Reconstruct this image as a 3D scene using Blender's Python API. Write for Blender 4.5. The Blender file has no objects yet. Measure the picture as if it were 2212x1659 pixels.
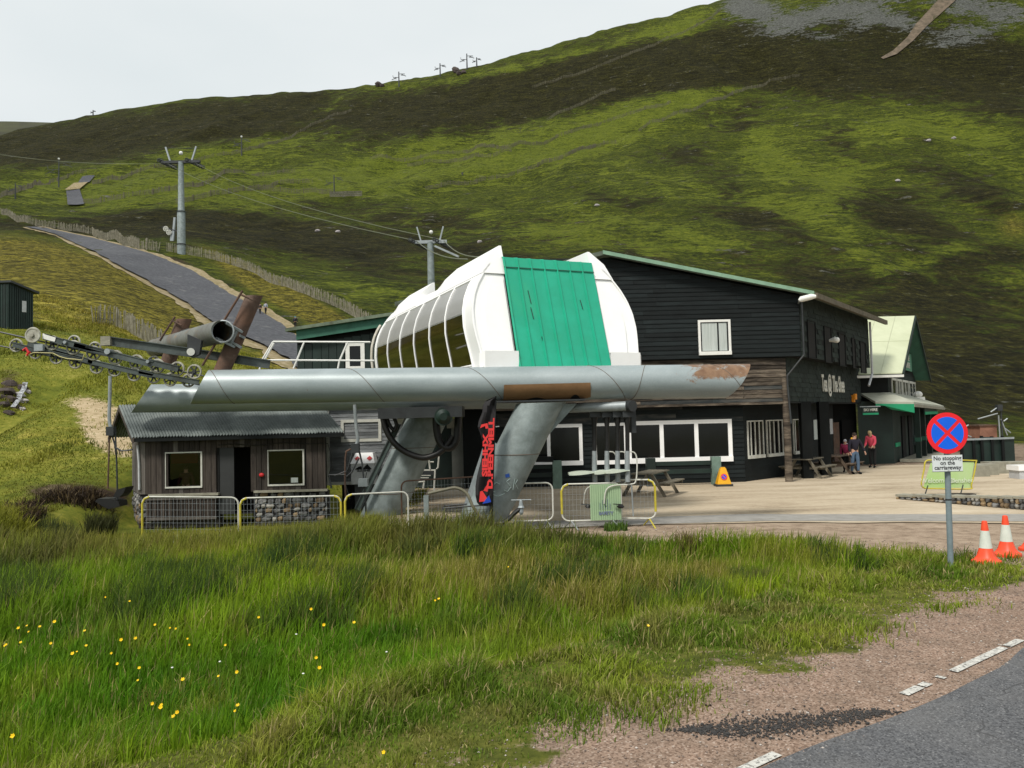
import bpy, bmesh, math, random
import numpy as np
from mathutils import Vector, Matrix
random.seed(7); RNG = np.random.default_rng(7)
PI = math.pi
sc = bpy.context.scene
COL = sc.collection
# ---------------------------------------------------------------- camera (photo measured on a 2212 x 1659 grid)
PW, PH, F = 2212.0, 1659.0, 1698.0
CAMH = 2.55
PITCH = math.radians(2.7); ROLL = 0.025
cX = Vector((1, 0, 0)); cU = Vector((0, -math.sin(PITCH), math.cos(PITCH))); cF = Vector((0, math.cos(PITCH), math.sin(PITCH)))
cr, sr = math.cos(ROLL), math.sin(ROLL)
RGT = cX * cr - cU * sr; UPV = cX * sr + cU * cr
cam = bpy.data.objects.new('camera', bpy.data.cameras.new('camera')); COL.objects.link(cam)
cam.matrix_world = Matrix(((RGT.x, UPV.x, -cF.x, 0), (RGT.y, UPV.y, -cF.y, 0), (RGT.z, UPV.z, -cF.z, CAMH), (0, 0, 0, 1)))
cam.data.sensor_fit = 'HORIZONTAL'; cam.data.sensor_width = 36.0; cam.data.lens = 36.0 * F / PW
cam.data.clip_start = 0.1; cam.data.clip_end = 6000
sc.camera = cam
# ---------------------------------------------------------------- world, sun, exposure
world = bpy.data.worlds.new('World'); sc.world = world; world.use_nodes = True
wn = world.node_tree; wn.nodes.clear()
wo = wn.nodes.new('ShaderNodeOutputWorld'); bg = wn.nodes.new('ShaderNodeBackground')
sky = wn.nodes.new('ShaderNodeTexSky'); sky.sky_type = 'NISHITA'; sky.sun_disc = False
SUN_EL, SUN_AZ = math.radians(52), math.radians(-35)      # azimuth from -Y (behind the camera), to the left
sky.sun_elevation = SUN_EL; sky.sun_rotation = math.radians(180) + SUN_AZ; sky.dust_density = 6.0; sky.air_density = 1.0
bg.inputs['Strength'].default_value = 0.1
# an even cloud deck over the clear sky: pale grey with faint soft cloud
tc = wn.nodes.new('ShaderNodeTexCoord'); nz = wn.nodes.new('ShaderNodeTexNoise'); nz.inputs['Scale'].default_value = 2.2; nz.inputs['Detail'].default_value = 4
mp = wn.nodes.new('ShaderNodeMapping'); mp.inputs['Scale'].default_value = (1, 1, 2.2)
wn.links.new(tc.outputs['Generated'], mp.inputs['Vector']); wn.links.new(mp.outputs['Vector'], nz.inputs['Vector'])
cr_ = wn.nodes.new('ShaderNodeValToRGB'); cr_.color_ramp.elements[0].position = 0.3; cr_.color_ramp.elements[1].position = 0.72
cr_.color_ramp.elements[0].color = (5.9, 6.35, 6.45, 1); cr_.color_ramp.elements[1].color = (6.85, 7.1, 7.1, 1)
wn.links.new(nz.outputs['Fac'], cr_.inputs['Fac'])
mx = wn.nodes.new('ShaderNodeMix'); mx.data_type = 'RGBA'; mx.inputs['Factor'].default_value = 0.95
wn.links.new(sky.outputs['Color'], mx.inputs[6]); wn.links.new(cr_.outputs['Color'], mx.inputs[7])
wn.links.new(mx.outputs[2], bg.inputs['Color']); wn.links.new(bg.outputs['Background'], wo.inputs['Surface'])
sd = bpy.data.lights.new('sun', 'SUN'); sd.energy = 2.6; sd.angle = math.radians(12); sd.color = (1.0, 0.95, 0.87)
sun = bpy.data.objects.new('sun', sd); COL.objects.link(sun)
sdir = Vector((math.sin(SUN_AZ) * math.cos(SUN_EL), -math.cos(SUN_AZ) * math.cos(SUN_EL), math.sin(SUN_EL)))
sun.rotation_euler = sdir.to_track_quat('Z', 'Y').to_euler()
sc.view_settings.view_transform = 'Standard'; sc.view_settings.look = 'None'; sc.view_settings.gamma = 1.0
sc.view_settings.exposure = 0.40; sc.view_settings.use_curve_mapping = False
sc.render.engine = 'CYCLES'
# ---------------------------------------------------------------- measuring helpers
def ray(u, v):
    a, b = (u - PW / 2) / F, -(v - PH / 2) / F
    return RGT * a + UPV * b + cF
def W(u, v, Y):
    d = ray(u, v); return Vector((0, 0, CAMH)) + d * (Y / d.y)
def px(x, y, z):                                            # arrays -> photo grid
    zz = z - CAMH
    xr = x * RGT.x + y * RGT.y + zz * RGT.z; yr = x * UPV.x + y * UPV.y + zz * UPV.z; fr = x * cF.x + y * cF.y + zz * cF.z
    fr = np.maximum(fr, 0.05)
    return PW / 2 + F * xr / fr, PH / 2 - F * yr / fr
# ---------------------------------------------------------------- noise in numpy
_perm = np.random.default_rng(3).permutation(4096)
def vnoise(x, y, seed=0):
    x = np.asarray(x, float); y = np.asarray(y, float)
    xi = np.floor(x).astype(np.int64); yi = np.floor(y).astype(np.int64); fx = x - xi; fy = y - yi
    fx = fx * fx * (3 - 2 * fx); fy = fy * fy * (3 - 2 * fy)
    def h(a, b): return _perm[(_perm[(a + seed * 17) & 4095] + b) & 4095] / 4095.0
    return (h(xi, yi) * (1 - fx) + h(xi + 1, yi) * fx) * (1 - fy) + (h(xi, yi + 1) * (1 - fx) + h(xi + 1, yi + 1) * fx) * fy
def fbm(x, y, o=4, seed=0):
    s = 0; a = 0.5; t = 0
    for i in range(o):
        s = s + a * vnoise(x * 2 ** i, y * 2 ** i, seed + i); t += a; a *= 0.5
    return s / t
def sstep(a, b, x):
    t = np.clip((x - a) / (b - a), 0, 1); return t * t * (3 - 2 * t)
# ---------------------------------------------------------------- object helpers
LOC = {}
def tag(o, label=None, cat=None, group=None, kind=None):
    if label: o['label'] = label
    if cat: o['category'] = cat
    if group: o['group'] = group
    if kind: o['kind'] = kind
    return o
def thing(name, label, cat, loc=(0, 0, 0), rotz=0.0, group=None):
    o = bpy.data.objects.new(name, None); COL.objects.link(o); o.empty_display_size = 0.2
    o.location = loc; o.rotation_euler = (0, 0, rotz); LOC[o.name] = Vector(loc)
    return tag(o, label, cat, group)
def kids(o): return [c for c in bpy.data.objects if c.parent == o]
def copy_tree(o, parent=None, top=True):
    c = o.copy(); COL.objects.link(c)
    if parent is not None: c.parent = parent
    for ch in o.children: copy_tree(ch, c)
    return c
class MB:
    def __init__(s): s.v = []; s.f = []
    def add(s, vs, fs):
        k = len(s.v); s.v.extend([Vector(p) for p in vs]); s.f.extend([tuple(i + k for i in f) for f in fs]); return s
    def hexa(s, p):            # 8 corners: bottom ring 0-3, top ring 4-7
        return s.add(p, [(0, 3, 2, 1), (4, 5, 6, 7), (0, 1, 5, 4), (1, 2, 6, 5), (2, 3, 7, 6), (3, 0, 4, 7)])
    def box(s, x0, x1, y0, y1, z0, z1):
        return s.hexa([(x0, y0, z0), (x1, y0, z0), (x1, y1, z0), (x0, y1, z0), (x0, y0, z1), (x1, y0, z1), (x1, y1, z1), (x0, y1, z1)])
    def beam(s, a, b, w, h=None, up=Vector((0, 0, 1))):
        a = Vector(a); b = Vector(b); h = h or w; d = (b - a).normalized()
        sd_ = d.cross(up)
        if sd_.length < 1e-3: sd_ = d.cross(Vector((0, 1, 0)))
        sd_.normalize(); u = sd_.cross(d); sd_ = sd_ * (w / 2); u = u * (h / 2)
        return s.hexa([a - sd_ - u, a + sd_ - u, b + sd_ - u, b - sd_ - u, a - sd_ + u, a + sd_ + u, b + sd_ + u, b - sd_ + u])
    def tube(s, pts, r, n=8, closed=False, caps=True):
        pts = [Vector(p) for p in pts]; m = len(pts); rr = r if isinstance(r, (list, tuple)) else [r] * m
        rings = []; prev = None
        for i, p in enumerate(pts):
            if closed: d = pts[(i + 1) % m] - pts[i - 1]
            else: d = pts[min(i + 1, m - 1)] - pts[max(i - 1, 0)]
            d.normalize()
            if prev is None:
                ref = Vector((0, 0, 1)) if abs(d.z) < 0.9 else Vector((0, 1, 0))
                prev = d.cross(ref).normalized()
            prev = (prev - d * prev.dot(d)).normalized(); q = d.cross(prev)
            rings.append([p + (prev * math.cos(2 * PI * k / n) + q * math.sin(2 * PI * k / n)) * rr[i] for k in range(n)])
        k0 = len(s.v)
        for rg in rings: s.v.extend(rg)
        for i in range(m if closed else m - 1):
            j = (i + 1) % m
            for k in range(n):
                s.f.append((k0 + i * n + k, k0 + i * n + (k + 1) % n, k0 + j * n + (k + 1) % n, k0 + j * n + k))
        if caps and not closed:
            s.f.append(tuple(k0 + k for k in range(n))[::-1]); s.f.append(tuple(k0 + (m - 1) * n + k for k in range(n)))
        return s
    def cyl(s, a, b, r, r2=None, n=16, caps=True): return s.tube([a, b], [r, r if r2 is None else r2], n, caps=caps)
    def prism(s, poly, off):
        off = Vector(off); n = len(poly); k = len(s.v); s.v.extend([Vector(p) for p in poly]); s.v.extend([Vector(p) + off for p in poly])
        s.f.append(tuple(range(k, k + n))[::-1]); s.f.append(tuple(range(k + n, k + 2 * n)))
        for i in range(n): j = (i + 1) % n; s.f.append((k + i, k + j, k + n + j, k + n + i))
        return s
    def lathe(s, c, prof, n=16):
        c = Vector(c); k = len(s.v)
        for r, z in prof:
            for i in range(n): s.v.append(c + Vector((r * math.cos(2 * PI * i / n), r * math.sin(2 * PI * i / n), z)))
        for j in range(len(prof) - 1):
            for i in range(n): s.f.append((k + j * n + i, k + j * n + (i + 1) % n, k + (j + 1) * n + (i + 1) % n, k + (j + 1) * n + i))
        s.f.append(tuple(k + i for i in range(n))[::-1]); s.f.append(tuple(k + (len(prof) - 1) * n + i for i in range(n)))
        return s
    def blob(s, c, r, n=8, m=6, jit=0.0, seed=0):
        c = Vector(c); r = Vector(r) if not isinstance(r, (int, float)) else Vector((r, r, r)); k = len(s.v); rd = random.Random(seed)
        s.v.append(c + Vector((0, 0, r.z)))
        for j in range(1, m):
            th = PI * j / m
            for i in range(n):
                ph = 2 * PI * i / n; q = 1 + rd.uniform(-jit, jit)
                s.v.append(c + Vector((r.x * math.sin(th) * math.cos(ph), r.y * math.sin(th) * math.sin(ph), r.z * math.cos(th))) * q if False else c + Vector((r.x * math.sin(th) * math.cos(ph) * q, r.y * math.sin(th) * math.sin(ph) * q, r.z * math.cos(th) * q)))
        s.v.append(c - Vector((0, 0, r.z))); e = len(s.v) - 1
        for i in range(n): s.f.append((k, k + 1 + i, k + 1 + (i + 1) % n))
        for j in range(m - 2):
            for i in range(n):
                a = k + 1 + j * n; b = a + n; s.f.append((a + i, b + i, b + (i + 1) % n, a + (i + 1) % n))
        a = k + 1 + (m - 2) * n
        for i in range(n): s.f.append((a + i, e, a + (i + 1) % n))
        return s
    def grid(s, rows, closeu=False):
        k = len(s.v); n = len(rows[0])
        for r in rows: s.v.extend([Vector(p) for p in r])
        for i in range(len(rows) - 1):
            for j in range(n if closeu else n - 1):
                jj = (j + 1) % n; s.f.append((k + i * n + j, k + i * n + jj, k + (i + 1) * n + jj, k + (i + 1) * n + j))
        return s
    def build(s, name, m, parent=None, smooth=False, label=None, kind=None):
        me = bpy.data.meshes.new(name)
        o = bpy.data.objects.new(name, me); COL.objects.link(o)
        if parent is None:
            lo = Vector((min(p.x for p in s.v), min(p.y for p in s.v), min(p.z for p in s.v))); hi = Vector((max(p.x for p in s.v), max(p.y for p in s.v), 0))
            off = Vector(((lo.x + hi.x) / 2, (lo.y + hi.y) / 2, lo.z)); o.location = off
        else:
            off = LOC[parent.name]; o.parent = parent
        LOC[o.name] = off
        me.from_pydata([tuple(p - off) for p in s.v], [], s.f)
        if m is not None: me.materials.append(m)
        if smooth:
            me.polygons.foreach_set('use_smooth', [True] * len(me.polygons))
            try: me.set_sharp_from_angle(angle=math.radians(40))
            except Exception: pass
        me.update()
        if label: o['label'] = label
        if kind: o['kind'] = kind
        return o
class Fr:                                                       # a wall's frame: s along, d outwards, z up
    def __init__(f, O, S, D): f.O = Vector(O); f.S = Vector(S).normalized(); f.D = Vector(D).normalized()
    def p(f, s, d, z): return f.O + f.S * s + f.D * d + Vector((0, 0, z))
    def box(f, mb, s0, s1, d0, d1, z0, z1):
        return mb.hexa([f.p(s0, d0, z0), f.p(s1, d0, z0), f.p(s1, d1, z0), f.p(s0, d1, z0), f.p(s0, d0, z1), f.p(s1, d0, z1), f.p(s1, d1, z1), f.p(s0, d1, z1)])
    def s_of(f, u, v=900):                                       # wall coordinate s hit by the view ray through u (plane d=0)
        d = ray(u, v); C = Vector((0, 0, CAMH)); N = f.S.cross(Vector((0, 0, 1)))
        t = (f.O - C).dot(N) / d.dot(N); P = C + d * t
        return (P - f.O).dot(f.S) , P.z
FONT = None
def text_obj(txt, size, m, name='lettering', parent=None, O=(0, 0, 0), S=(1, 0, 0), U=(0, 0, 1), ext=0.004, stretch=1.0, bold=0.0, align='CENTER', label=None, space=1.0):
    cu = bpy.data.curves.new(name, 'FONT'); cu.body = txt; cu.size = size; cu.extrude = ext; cu.align_x = align; cu.align_y = 'CENTER'; cu.offset = bold; cu.space_line = space
    cu.resolution_u = 3
    ob = bpy.data.objects.new('tmp', cu); COL.objects.link(ob)
    dg = bpy.context.evaluated_depsgraph_get(); me = bpy.data.meshes.new_from_object(ob.evaluated_get(dg))
    bpy.data.objects.remove(ob)
    S = Vector(S).normalized(); U = Vector(U).normalized(); N = S.cross(U); O = Vector(O)
    off = LOC[parent.name] if parent else Vector()
    for v in me.vertices: c = v.co.copy(); v.co = O + S * (c.x * stretch) + U * c.y + N * c.z - off
    me.materials.clear(); me.materials.append(m)
    o = bpy.data.objects.new(name, me); COL.objects.link(o); o.parent = parent; LOC[o.name] = off
    if label: o['label'] = label
    return o
# ---------------------------------------------------------------- materials
def _n(nt, t, **kw):
    n = nt.nodes.new(t)
    for k, v in kw.items(): setattr(n, k, v)
    return n
def ramp(nt, fac, stops, interp='LINEAR'):
    r = nt.nodes.new('ShaderNodeValToRGB'); r.color_ramp.interpolation = interp
    e = r.color_ramp.elements
    while len(e) > 1: e.remove(e[-1])
    e[0].position = stops[0][0]; e[0].color = (*stops[0][1], 1)
    for p, c in stops[1:]:
        q = e.new(p); q.color = (*c, 1)
    nt.links.new(fac, r.inputs['Fac']); return r.outputs['Color']
def noise(nt, vec, scale, detail=4, rough=0.6, dist=0.0, stretch=None):
    if stretch:
        m = nt.nodes.new('ShaderNodeMapping'); m.inputs['Scale'].default_value = stretch; nt.links.new(vec, m.inputs['Vector']); vec = m.outputs['Vector']
    n = nt.nodes.new('ShaderNodeTexNoise'); n.inputs['Scale'].default_value = scale; n.inputs['Detail'].default_value = detail
    n.inputs['Roughness'].default_value = rough; n.inputs['Distortion'].default_value = dist
    nt.links.new(vec, n.inputs['Vector']); return n.outputs['Fac']
def mixc(nt, fac, a, b, mode='MIX'):
    m = nt.nodes.new('ShaderNodeMix'); m.data_type = 'RGBA'; m.blend_type = mode
    for s_, i in ((fac, 0), (a, 6), (b, 7)):
        if isinstance(s_, (int, float)): m.inputs[i].default_value = s_
        elif isinstance(s_, tuple): m.inputs[i].default_value = (*s_[:3], 1)
        else: nt.links.new(s_, m.inputs[i])
    return m.outputs[2]
def mth(nt, op, a, b=0.0, clamp=False):
    m = nt.nodes.new('ShaderNodeMath'); m.operation = op; m.use_clamp = clamp
    for s_, i in ((a, 0), (b, 1)):
        if isinstance(s_, (int, float)): m.inputs[i].default_value = s_
        else: nt.links.new(s_, m.inputs[i])
    return m.outputs[0]
def newmat(name):
    m = bpy.data.materials.new(name); m.use_nodes = True; nt = m.node_tree
    return m, nt, nt.nodes['Principled BSDF']
def geo_pos(nt): return nt.nodes.new('ShaderNodeNewGeometry').outputs['Position']
def pm(name, c1, c2=None, scale=3.0, rough=0.7, bump=0.0, bscale=None, metal=0.0, stretch=None, spec=0.4, c3=None, rand=0.0, patch=None):
    """two- or three-tone mottled paint / wood / metal; rand varies brightness per object"""
    m, nt, b = newmat(name); P = geo_pos(nt)
    c2 = c2 or tuple(x * 0.75 for x in c1)
    f = noise(nt, P, scale, 5, 0.65, 0.3, stretch)
    stops = [(0.32, c2), (0.68, c1)] if c3 is None else [(0.28, c3), (0.45, c2), (0.68, c1)]
    c = ramp(nt, f, stops)
    if patch:
        f2 = noise(nt, P, patch[1], 6, 0.7, 0.5); c = mixc(nt, ramp(nt, f2, [(patch[2], (0, 0, 0)), (patch[2] + 0.08, (1, 1, 1))]), c, patch[0])
    if rand:
        oi = nt.nodes.new('ShaderNodeObjectInfo').outputs['Random']
        k = mth(nt, 'ADD', mth(nt, 'MULTIPLY', oi, 2 * rand), 1 - rand)
        hv = nt.nodes.new('ShaderNodeHueSaturation'); nt.links.new(c, hv.inputs['Color']); nt.links.new(k, hv.inputs['Value']); c = hv.outputs['Color']
    nt.links.new(c, b.inputs['Base Color']); b.inputs['Roughness'].default_value = rough; b.inputs['Metallic'].default_value = metal
    b.inputs['Specular IOR Level'].default_value = spec
    if bump:
        bf = noise(nt, P, bscale or scale * 6, 4, 0.6, 0, stretch)
        bn = nt.nodes.new('ShaderNodeBump'); bn.inputs['Strength'].default_value = bump; bn.inputs['Distance'].default_value = 0.02
        nt.links.new(bf, bn.inputs['Height']); nt.links.new(bn.outputs['Normal'], b.inputs['Normal'])
    return m
# ================================================================ terrain
HY = [24, 34, 45, 60, 85, 110, 140, 190, 260, 350, 480, 620]
HT = {  # photo column -> row of each depth in HY
 -900: [1060, 980, 930, 900, 870, 850, 840, 820, 800, 780, 760, 740],
 -350: [1052, 870, 745, 690, 640, 610, 585, 560, 530, 500, 470, 440],
 0:    [1052, 852, 706, 645, 585, 548, 516, 480, 432, 385, 335, 292],
 200:  [1048, 872, 742, 672, 610, 575, 548, 502, 450, 395, 335, 247],
 400:  [1052, 910, 792, 735, 675, 628, 560, 492, 440, 385, 310, 213],
 600:  [1062, 950, 852, 785, 712, 655, 603, 540, 470, 400, 320, 200],
 800:  [1075, 995, 915, 825, 742, 680, 620, 548, 475, 400, 310, 182],
 1000: [1092, 1039, 990, 885, 775, 700, 630, 550, 470, 390, 290, 148],
 1300: [1085, 1032, 992, 900, 785, 705, 635, 550, 460, 365, 240, 70],
 1600: [1077, 1024, 985, 905, 795, 712, 642, 550, 450, 340, 200, -10],
 1900: [1070, 1017, 980, 930, 825, 745, 672, 570, 450, 320, 160, -120],
 2212: [1062, 1009, 975, 945, 870, 790, 710, 600, 460, 310, 130, -250],
 2900: [1045, 992, 958, 930, 860, 785, 710, 600, 460, 310, 120, -330]}
_tt = []; _ee = []
for u in sorted(HT):
    row = []; 
    for Y, v in zip(HY, HT[u]):
        p = W(u, v, Y); row.append(p.z)
    _tt.append(W(u, 700, 100).x / 100); _ee.append(row)
_tt = np.array(_tt); _ee = np.array(_ee)
NT, NL = 420, 400
TT = np.linspace(-1.15, 1.15, NT); LL = np.linspace(math.log(18), math.log(2200), NL)
def _cr(xs, ys, q):                                                    # smooth (Hermite) interpolation
    xs = np.asarray(xs, float); m = np.gradient(ys, xs, axis=0); q = np.clip(q, xs[0], xs[-1])
    i = np.clip(np.searchsorted(xs, q) - 1, 0, len(xs) - 2); h = xs[i + 1] - xs[i]; t = (q - xs[i]) / h
    if ys.ndim > 1: h = h[:, None]; t = t[:, None]
    return ((2 * t ** 3 - 3 * t ** 2 + 1) * ys[i] + (t ** 3 - 2 * t ** 2 + t) * h * m[i] + (-2 * t ** 3 + 3 * t ** 2) * ys[i + 1] + (t ** 3 - t ** 2) * h * m[i + 1])
_a = _cr(_tt, _ee, TT)                                                   # NT x 12
_ly = np.log(np.array([14, 18] + HY)); _a2 = np.concatenate([np.zeros((NT, 1)), _a[:, :1] * 0.25, _a], 1)
TAB = _cr(_ly, _a2.T, np.minimum(LL, math.log(620))).T                   # NT x NL
_b = np.exp(LL) - 620
TAB = TAB - np.where(_b > 0, np.minimum(_b, 1500) * 0.16 + np.minimum(_b, 60) ** 2 * 0.0008, 0)[None, :]
for _ in range(2):                                                       # soften kinks across columns
    TAB[1:-1] = (TAB[:-2] + 2 * TAB[1:-1] + TAB[2:]) / 4
def bil(T, x, y):
    t = np.clip(x / np.maximum(y, 1), -1.15, 1.15); a = (t + 1.15) / 2.3 * (NT - 1); b = (np.log(np.clip(y, 18, 2200)) - LL[0]) / (LL[-1] - LL[0]) * (NL - 1)
    i = np.clip(a.astype(int), 0, NT - 2); j = np.clip(b.astype(int), 0, NL - 2); fa = a - i; fb = b - j
    return (T[i, j] * (1 - fa) + T[i + 1, j] * fa) * (1 - fb) + (T[i, j + 1] * (1 - fa) + T[i + 1, j + 1] * fa) * fb
def road_d(x, y): return (x - 1.7) * 0.607 - (y - 5.7) * 0.795            # >0 on the asphalt
def lot_edge(x): return np.interp(x, [-30, -4, 0, 4.7, 7.5, 9.5, 14], [19.2, 18.2, 17.6, 15.6, 13.2, 12.6, 12.0])
def hz(x, y):
    x = np.asarray(x, float); y = np.asarray(y, float)
    d = road_d(x, y)
    dip = sstep(-3.1, -4.3, d) * (1 - sstep(-2.0, 0.6, y - lot_edge(x)))
    near = -0.5 * dip + 0.10 * (fbm(x * 0.5, y * 0.5, 3, 5) - 0.5) * dip + 0.05 * (fbm(x * 1.7, y * 1.7, 2, 9) - 0.5) * sstep(-0.9, -2.2, d) * (1 - sstep(-1.5, 0.5, y - lot_edge(x)))
    near = near + 0.35 * sstep(15, 20, y) * sstep(-6.8, -9.0, x)
    far = bil(TAB, x, y)
    k = sstep(19.5, 26, y)
    z = near * (1 - k) + far * k
    lotm = sstep(48, 36, y) * sstep(-7.5, -3.5, x) * sstep(14, 17, y)
    z = z * (1 - lotm * sstep(0, 1, np.abs(z) * 0 + 1) * np.where(z < 1.2, 1, 0) * 0.9)
    hutm = sstep(-12.6, -11.2, x) * sstep(-3.4, -4.6, x) * sstep(15.5, 18, y) * sstep(27.0, 25.2, y)
    z = z * (1 - hutm) + (-0.28) * hutm
    # hummocks, gullies and rough ground on the hill
    g = sstep(30, 90, y) * (1 - 0.0 * x)
    z = z + g * ((fbm(x * 0.018, y * 0.012, 4, 21) - 0.5) * np.minimum(y, 420) * 0.055 * sstep(640, 480, y) + (fbm(x * 0.09, y * 0.05, 3, 31) - 0.5) * np.minimum(y, 300) * 0.014)
    # stream gully down the left slope
    gx = -20.6 + (y - 30) * -0.10; gy = np.exp(-((x - gx) / 1.1) ** 2) * sstep(26, 29, y) * sstep(38.5, 35, y)
    z = z - 0.75 * gy
    return z
def ground(x, y): return float(hz(np.array([x]), np.array([y]))[0])
def hit(u, v, y0=20.0, y1=900.0):
    d = ray(u, v); d = d / d.y; ys = np.exp(np.linspace(math.log(y0), math.log(y1), 1600))
    zs = CAMH + d.z * ys; f = zs - hz(d.x * ys, ys); k = np.where(f <= 0)[0]
    if len(k) == 0: i = int(np.argmin(f)); Y = ys[i]
    else:
        i = k[0]
        if i == 0: Y = ys[0]
        else: Y = ys[i - 1] + (ys[i] - ys[i - 1]) * f[i - 1] / (f[i - 1] - f[i])
    return Vector((d.x * Y, Y, ground(d.x * Y, Y)))
# ---- vegetation map, upper-hill cloud shade painted in: soft blobs measured on the photograph, carried by the ground
def blobs(u, v, L):
    s = np.zeros_like(u)
    for (cu, cv, ru, rv, ang, w) in L:
        c_, s_ = math.cos(math.radians(ang)), math.sin(math.radians(ang)); a = (u - cu); b = (v - cv)
        p = (a * c_ - b * s_) / ru; q = (a * s_ + b * c_) / rv
        s = s + w * np.exp(-(p * p + q * q))
    return s
HEATH_SHADE = [(150, 300, 330, 40, 4, 1.1), (560, 240, 260, 45, 8, 1.0), (950, 230, 260, 45, 12, 1.1), (1250, 190, 260, 55, 14, 1.2), (1500, 130, 230, 45, 8, 1.4), (1750, 160, 330, 45, -2, 1.1),  # upper dark band: heather plus cloud shadow painted in the same colour
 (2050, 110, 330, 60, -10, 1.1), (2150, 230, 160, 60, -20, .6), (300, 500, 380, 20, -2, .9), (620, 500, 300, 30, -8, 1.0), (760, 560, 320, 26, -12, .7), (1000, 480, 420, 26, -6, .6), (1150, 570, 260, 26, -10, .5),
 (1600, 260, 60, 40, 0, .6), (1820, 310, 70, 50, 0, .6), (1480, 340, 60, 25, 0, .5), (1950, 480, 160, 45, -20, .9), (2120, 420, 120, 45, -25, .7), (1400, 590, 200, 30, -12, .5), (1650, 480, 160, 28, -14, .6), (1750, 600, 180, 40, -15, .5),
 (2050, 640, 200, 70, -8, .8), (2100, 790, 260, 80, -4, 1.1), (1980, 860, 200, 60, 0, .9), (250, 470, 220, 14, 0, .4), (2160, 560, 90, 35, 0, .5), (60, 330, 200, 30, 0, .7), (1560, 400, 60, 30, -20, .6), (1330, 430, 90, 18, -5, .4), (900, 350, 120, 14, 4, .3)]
GREEN = [(500, 330, 240, 28, 10, .9), (650, 400, 420, 40, 4, .7), (900, 330, 260, 30, 12, .8), (1150, 330, 200, 40, 14, .9), (1350, 260, 160, 40, 16, .9), (1500, 210, 120, 22, 12, .8), (1270, 110, 330, 14, 15, .7),
 (1650, 330, 90, 45, -40, 1.0), (1800, 380, 60, 60, -35, 1.0), (1900, 280, 160, 30, 0, .7), (2100, 290, 120, 35, -15, .8), (1880, 560, 120, 22, -35, .7), (2000, 560, 110, 18, 20, .8), (1600, 430, 260, 30, -10, .7), (1200, 500, 300, 28, -8, .7),
 (700, 230, 80, 22, 20, .6), (840, 185, 70, 10, 6, .8), (1030, 160, 120, 8, 12, .6), (1450, 500, 220, 22, -14, .7), (100, 400, 180, 30, 6, .7), (300, 420, 200, 26, 4, .7), (1480, 60, 60, 30, 25, .8), (2130, 350, 60, 25, 0, .7), (820, 630, 200, 16, -14, .7)]
SCREE = [(1620, 20, 60, 22, -5, 1.2), (1700, 55, 70, 22, 12, .9), (1830, 22, 90, 22, 5, 1.0), (1790, 80, 50, 10, 0, .6), (1950, 50, 60, 18, -10, .9), (2090, 70, 70, 16, 5, .9), (2170, 30, 60, 24, 0, .9), (1870, 50, 40, 12, 20, .7), (2060, 95, 60, 9, 0, .6), (2080, 10, 60, 20, 0, .8), (1620, -60, 150, 40, 0, 1.2), (2000, -60, 300, 40, 0, 1.2)]
YELLOW = [(120, 620, 220, 70, -14, 1.0), (330, 640, 160, 60, -18, .9), (650, 660, 190, 26, -28, 1.3), (560, 600, 120, 12, -28, .8), (250, 700, 200, 30, -10, .6), (620, 780, 80, 40, 0, 1.0), (2190, 490, 50, 40, 0, .6), (180, 950, 200, 40, 0, .3), (60, 560, 120, 50, -10, .7)]
BARE = [(215, 905, 62, 34, -25, 1.0), (245, 960, 60, 26, -20, 1.0), (190, 870, 100, 16, -10, .4), (400, 745, 90, 16, 10, .5), (2050, 30, 12, 34, 38, 0)]
BROWNB = [(180, 1068, 130, 22, -4, 1.2), (60, 1110, 60, 20, 0, .5), (350, 1095, 60, 12, 0, .6), (20, 830, 30, 40, -10, .7), (1010, 1420, 50, 8, 16, 1.2), (975, 1455, 50, 8, 10, 1.3), (680, 1572, 22, 7, 0, 1.2), (1300, 1140, 160, 8, 0, .8), (370, 560, 60, 6, -14, .8)]
# ---- the ground mesh: one warped grid out past the crest of the hill
def axis(a, s, n): t = np.linspace(-1, 1, n); return s * np.sinh(a * t) / math.sinh(a)
gx = axis(4.6, 950, 470)
ty = np.linspace(0, 1, 640); gy = np.concatenate([np.linspace(-60, 0.5, 16)[:-1], 0.5 + 900 * (np.exp(5.2 * ty) - 1) / (math.exp(5.2) - 1)])
GX, GY = np.meshgrid(gx, gy); GZ = hz(GX, GY)
nx, ny = len(gx), len(gy)
me = bpy.data.meshes.new('ground')
vv = np.stack([GX, GY, GZ], -1).reshape(-1, 3).astype(np.float32)
idx = np.arange(nx * ny).reshape(ny, nx)
ff = np.stack([idx[:-1, :-1], idx[:-1, 1:], idx[1:, 1:], idx[1:, :-1]], -1).reshape(-1, 4).astype(np.int32)
me.vertices.add(len(vv)); me.vertices.foreach_set('co', vv.ravel())
me.loops.add(ff.size); me.loops.foreach_set('vertex_index', ff.ravel())
me.polygons.add(len(ff)); me.polygons.foreach_set('loop_start', np.arange(0, ff.size, 4, dtype=np.int32)); me.polygons.foreach_set('loop_total', np.full(len(ff), 4, dtype=np.int32))
me.polygons.foreach_set('use_smooth', np.ones(len(ff), bool)); me.update(); me.validate()
U_, V_ = px(vv[:, 0].astype(float), vv[:, 1].astype(float), vv[:, 2].astype(float))
ok = vv[:, 1] > 2
def attr(name, a):
    at = me.attributes.new(name, 'FLOAT', 'POINT'); at.data.foreach_set('value', np.clip(np.where(ok, a, 0), -1, 2).astype(np.float32))
hill = np.where(vv[:, 0] > -6, sstep(34, 40, vv[:, 1]), sstep(55, 75, vv[:, 1]))
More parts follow.
